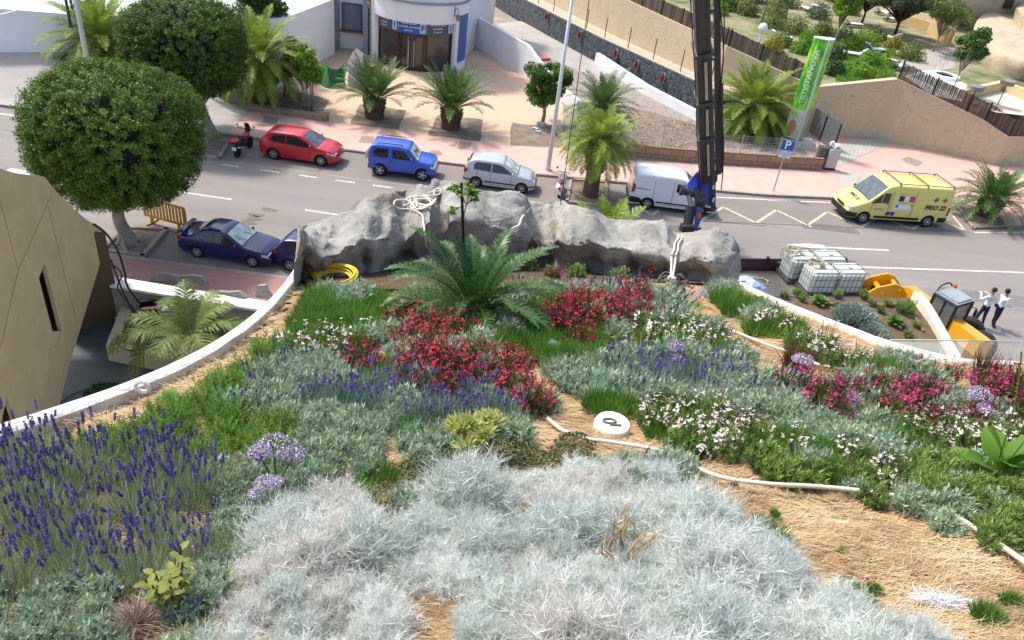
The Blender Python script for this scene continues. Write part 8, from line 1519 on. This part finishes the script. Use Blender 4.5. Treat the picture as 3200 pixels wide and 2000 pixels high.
ia, ib = G(*y2(340, 925)), G(*y2(640, 825)); zz_ = Vector((0, 0, 3.3)); g.slab([ia, ib, ib+zz_, ia+zz_], WN*.1); g.slab([B(-150, 45)+q, B(235, 110)+q, B(450, 330)+q, B(500, 420)+q, B(400, 900)+q, B(-150, 1500)+q], WN*.1); g.slab([B(-80, 1200)+q, B(150, 1200)+q, B(150, 1500)+q, B(-80, 1500)+q], WN*.1); part('inner_wall', g, mat('tan_inner_shade', '#4e4229', .9, .06), t, world=True)  # dark brown puts the shade behind the slits and opening into the colour
g = MB(); M_seam = mat('render_joint', '#948259', .9, 0)
for pl in (((0, 215), (95, 580), (0, 990)), ((95, 580), (270, 180)), ((255, 250), (340, 610), (405, 860)), ((325, 900), (285, 985))):
    for a, b in zip(pl, pl[1:]): a, b = B(*a)-WN*.006, B(*b)-WN*.006; d = (b-a).normalized(); n = d.cross(WN).normalized()*.008; g.slab([a-n, b-n, b+n, a+n], -WN*.003)
part('render_joint', g, M_seam, t, world=True)
g = MB(); o = WN*.1; g.slab([B(-150, 30)+o, B(-150, 30)+WN*7, B(450, 310)+WN*7, B(450, 310)+o, B(300, 170)+o, B(235, 90)+o], (0, 0, -.2)); part('roof', g, M_tan, t, world=True)
g = MB(); g.sheet([(-13.9, 22.4), (-8.2, 22.4), (-6, 18), (-4, 10), (-14, 10), (-14.5, 18)], .02); struct('yard', g, mat('slate_floor', '#3c4644', .55, .3, 1.2, .2))
def Y2(x, y, z): return G(*y2(x, y), z)
ZW = .6
M_grw = mat('grey_wall', '#7d7a73', .9, .1)
t = thing('planter_box', 'white topped raised planter with bare soil and cables beside the tan building', 'planter', Y2(650, 1000, 0)); O = [Y2(640, 755, ZW), Y2(555, 975, ZW), Y2(740, 1010, ZW), Y2(1100, 1100, ZW), Y2(1290, 900, ZW)]; I = [Y2(690, 790, ZW), Y2(620, 955, ZW), Y2(760, 985, ZW), Y2(1080, 1060, ZW), Y2(1250, 900, ZW)]
O = [Vector((p.x, p.y, 0)) for p in O]; I = [Vector((p.x, p.y, 0)) for p in I]; g = MB()
for i in range(len(O)-1): g.prism([O[i], O[i+1], I[i+1], I[i]], 0, ZW)
part('rim_wall', g, mat('cream_wall', '#a59a80', .9, .08), t, world=True); g = MB(); g.prism([tuple(p[:2]) for p in I], 0, ZW-.3); part('soil', g, M_soil, t, world=True)
A = [Y2(600, 625, 1.25), Y2(1000, 692, 1.25), Y2(1440, 762, 1.25), Y2(1620, 790, 1.25)]
t_ = wall('yard_wall', [tuple(p[:2]) for p in A], 0, 1.25, .5, M_grw, 'grey street wall with white painted top behind the planter', 'wall', -1, cap=mat('white_cap', '#d9d7d0', .85, .08))
for i, (pts_, l) in enumerate((((780, 632, 815, 600, 870, 595, 930, 612, 1000, 606, 1055, 612, 1080, 640, 1085, 665, 1000, 640, 900, 640), 'long flat broken rock shell lying on the rose pavement'), ((1340, 722, 1350, 660, 1390, 660, 1400, 690, 1430, 735), 'upright grey broken rock piece on the pavement near the garden kerb'), ((1130, 692, 1200, 695, 1250, 690, 1285, 718, 1190, 708), 'thin curled rock fragments along the wall top'))):
    P = [(pts_[k], pts_[k+1]) for k in range(0, len(pts_), 2)]; z0 = .12 if i < 1 else 1.36; v = [Y2(*p, z0) for p in P]; b = min(v, key=lambda p: p.y); 
    g = MB(); wa_, wb_ = G(*y2(*P[0]), z0), G(*y2(*P[-1]), z0); ux = (1, -.15); V = [onwall((b.x, b.y), (b.x+1, b.y-.1), *y2(*p)) for p in P]; g.slab(V, (.05, .12, 0)); solo('rock_fragment', g, M_rock, l, 'rock fragment')
b = Y2(785, 800, .75); t = thing('junction_box', 'open black junction box with wires on the raised planter', 'junction box', b, .5); g = MB()
for x, y, dx, dy in ((0, .27, .66, .06), (0, -.27, .66, .06), (.3, 0, .06, .5), (-.3, 0, .06, .5)): g.box((x, y, .14), (dx, dy, .32))
g.box((0, 0, .01), (.6, .5, .04)); part('box_shell', g, M_black, t); g = MB()
for k in range(9): g.box((-.22+.055*k, .02*(k % 3), .08), (.03, .3, .05), rx=.2)
part('terminals', g, mat('terminal_red', '#8c3b2e', .5, .5, 20), t); g = MB(); g.ball((.5, -.1, .1), .12, 8, nz=.9, nf=5); part('tape_scraps', g, M_white, t)
rd = random.Random(12)
for i, (P, r_, l) in enumerate(((((492, 336, 5.2), (560, 390, 4.6), (620, 480, 3.6), (655, 590, 2.6), (668, 660, 2.0), (740, 760, 1.2)), .035, 'thick black cable hanging off the tan building roof'), (((580, 520, 3), (610, 600, 2.5), (650, 700, 2), (700, 790, 1.4), (760, 850, 1.1)), .03, 'black cable bundle along the corner of the tan building'), (((585, 545, 3), (640, 600, 2.2), (620, 680, 1.9), (720, 800, 1.3), (780, 870, 1.05)), .025, 'second black cable running down to the junction box'),
        (((660, 850, 1), (640, 920, .95), (612, 930, 1.05), (620, 970, 1.02), (700, 1000, 1.02), (900, 960, 1.0)), .02, 'thin black cable looping over the planter rim'), (((700, 830, .8), (660, 880, .8), (680, 930, .8), (760, 945, .8), (800, 900, .8), (720, 860, .8)), .02, 'black cable coil on the planter soil'), (((310, 1280, .05), (400, 1220, .05), (560, 1190, .05), (740, 1160, .05)), .015, 'thin cable across the dark yard floor'))):
    g = MB(); g.tube(smoothpath([Y2(*p) for p in P], 5), r_, 6); solo('cable', g, M_black, l, 'cable', smooth=True)
# feather palm in the planter
pc = Y2(1010, 1000, .8); t = thing('palm_tree', 'feather palm in the raised planter left of the garden kerb', 'palm tree', pc); g = MB(); g.tube([(0, 0, 0), (0, 0, .45)], [.16, .12], 10); part('trunk', g, M_pbark, t); L_fp = leafmat('feather_palm_leaves', '#33461c', '#8a9a52', .3, .5); L_dry = leafmat('dry_palm_leaves', '#6b5a38', '#b39e6c', .2, .8)
for k, (az, el, L, dr) in enumerate(((3.9, .8, 2.7, 1.7), (4.1, .6, 2.3, 1.9), (5.0, .8, 2.1, 2.2), (.35, .9, 2.2, 2.3), (3.3, .9, 2.2, 1.6), (3.75, .75, 2.5, 1.5), (3.5, .5, 2.0, 1.7), (5.4, .9, 2.0, 1.9), (.1, .95, 2.2, 2.0), (-.25, .7, 2.0, 2.1), (1.2, 1.1, 1.8, 1.3), (2.0, 1.2, 1.9, 1.2), (2.5, 1.0, 1.7, 1.3), (.6, 1.1, 1.8, 1.5), (4.5, .9, 1.9, 1.9))): g = MB(); frond(g, (0, 0, .45), az, el, L, dr, 50, .034, .6, .02, v=.0, rr=.6); part('frond', g, L_fp, t)
for az, el in ((2.9, .5), (3.1, .8), (2.3, .6)): g = MB(); frond(g, (0, 0, .4), az, el, 1.4, 2.0, 34, .03, .4, .015, rr=.6); part('dry_frond', g, L_dry, t, label='dry brown frond')
g = MB(); d = hemi(1500, .05); P = d*np.array([.75, .5, .35])*rng.uniform(.6, 1, (1500, 1)); leaves(g, P, d, .06); b = Y2(570, 1240, .1); t = thing('low_shrub', 'dark low shrub on the yard floor below the white kerb', 'shrub', b); part('foliage', g, L_dark, t)
g = MB(); q = [Y2(500, 1200, .05), Y2(720, 1200, .05), Y2(740, 1300, .05), Y2(470, 1310, .05)]; g.prism([tuple(p[:2]) for p in q], .02, .06); struct('paving', g, mat('pale_edge', '#8c8772', .9, .1))
g = MB(); c = L3[3]+Vector((.1, .0, .12)); g.tube([c+Vector((cos(a)*.035, 0, sin(a)*.035)) for a in np.linspace(0, 2*pi, 14)], .012, 6); solo('kerb_ring', g, M_white, 'small white ring fitting on the left garden kerb', 'ring')
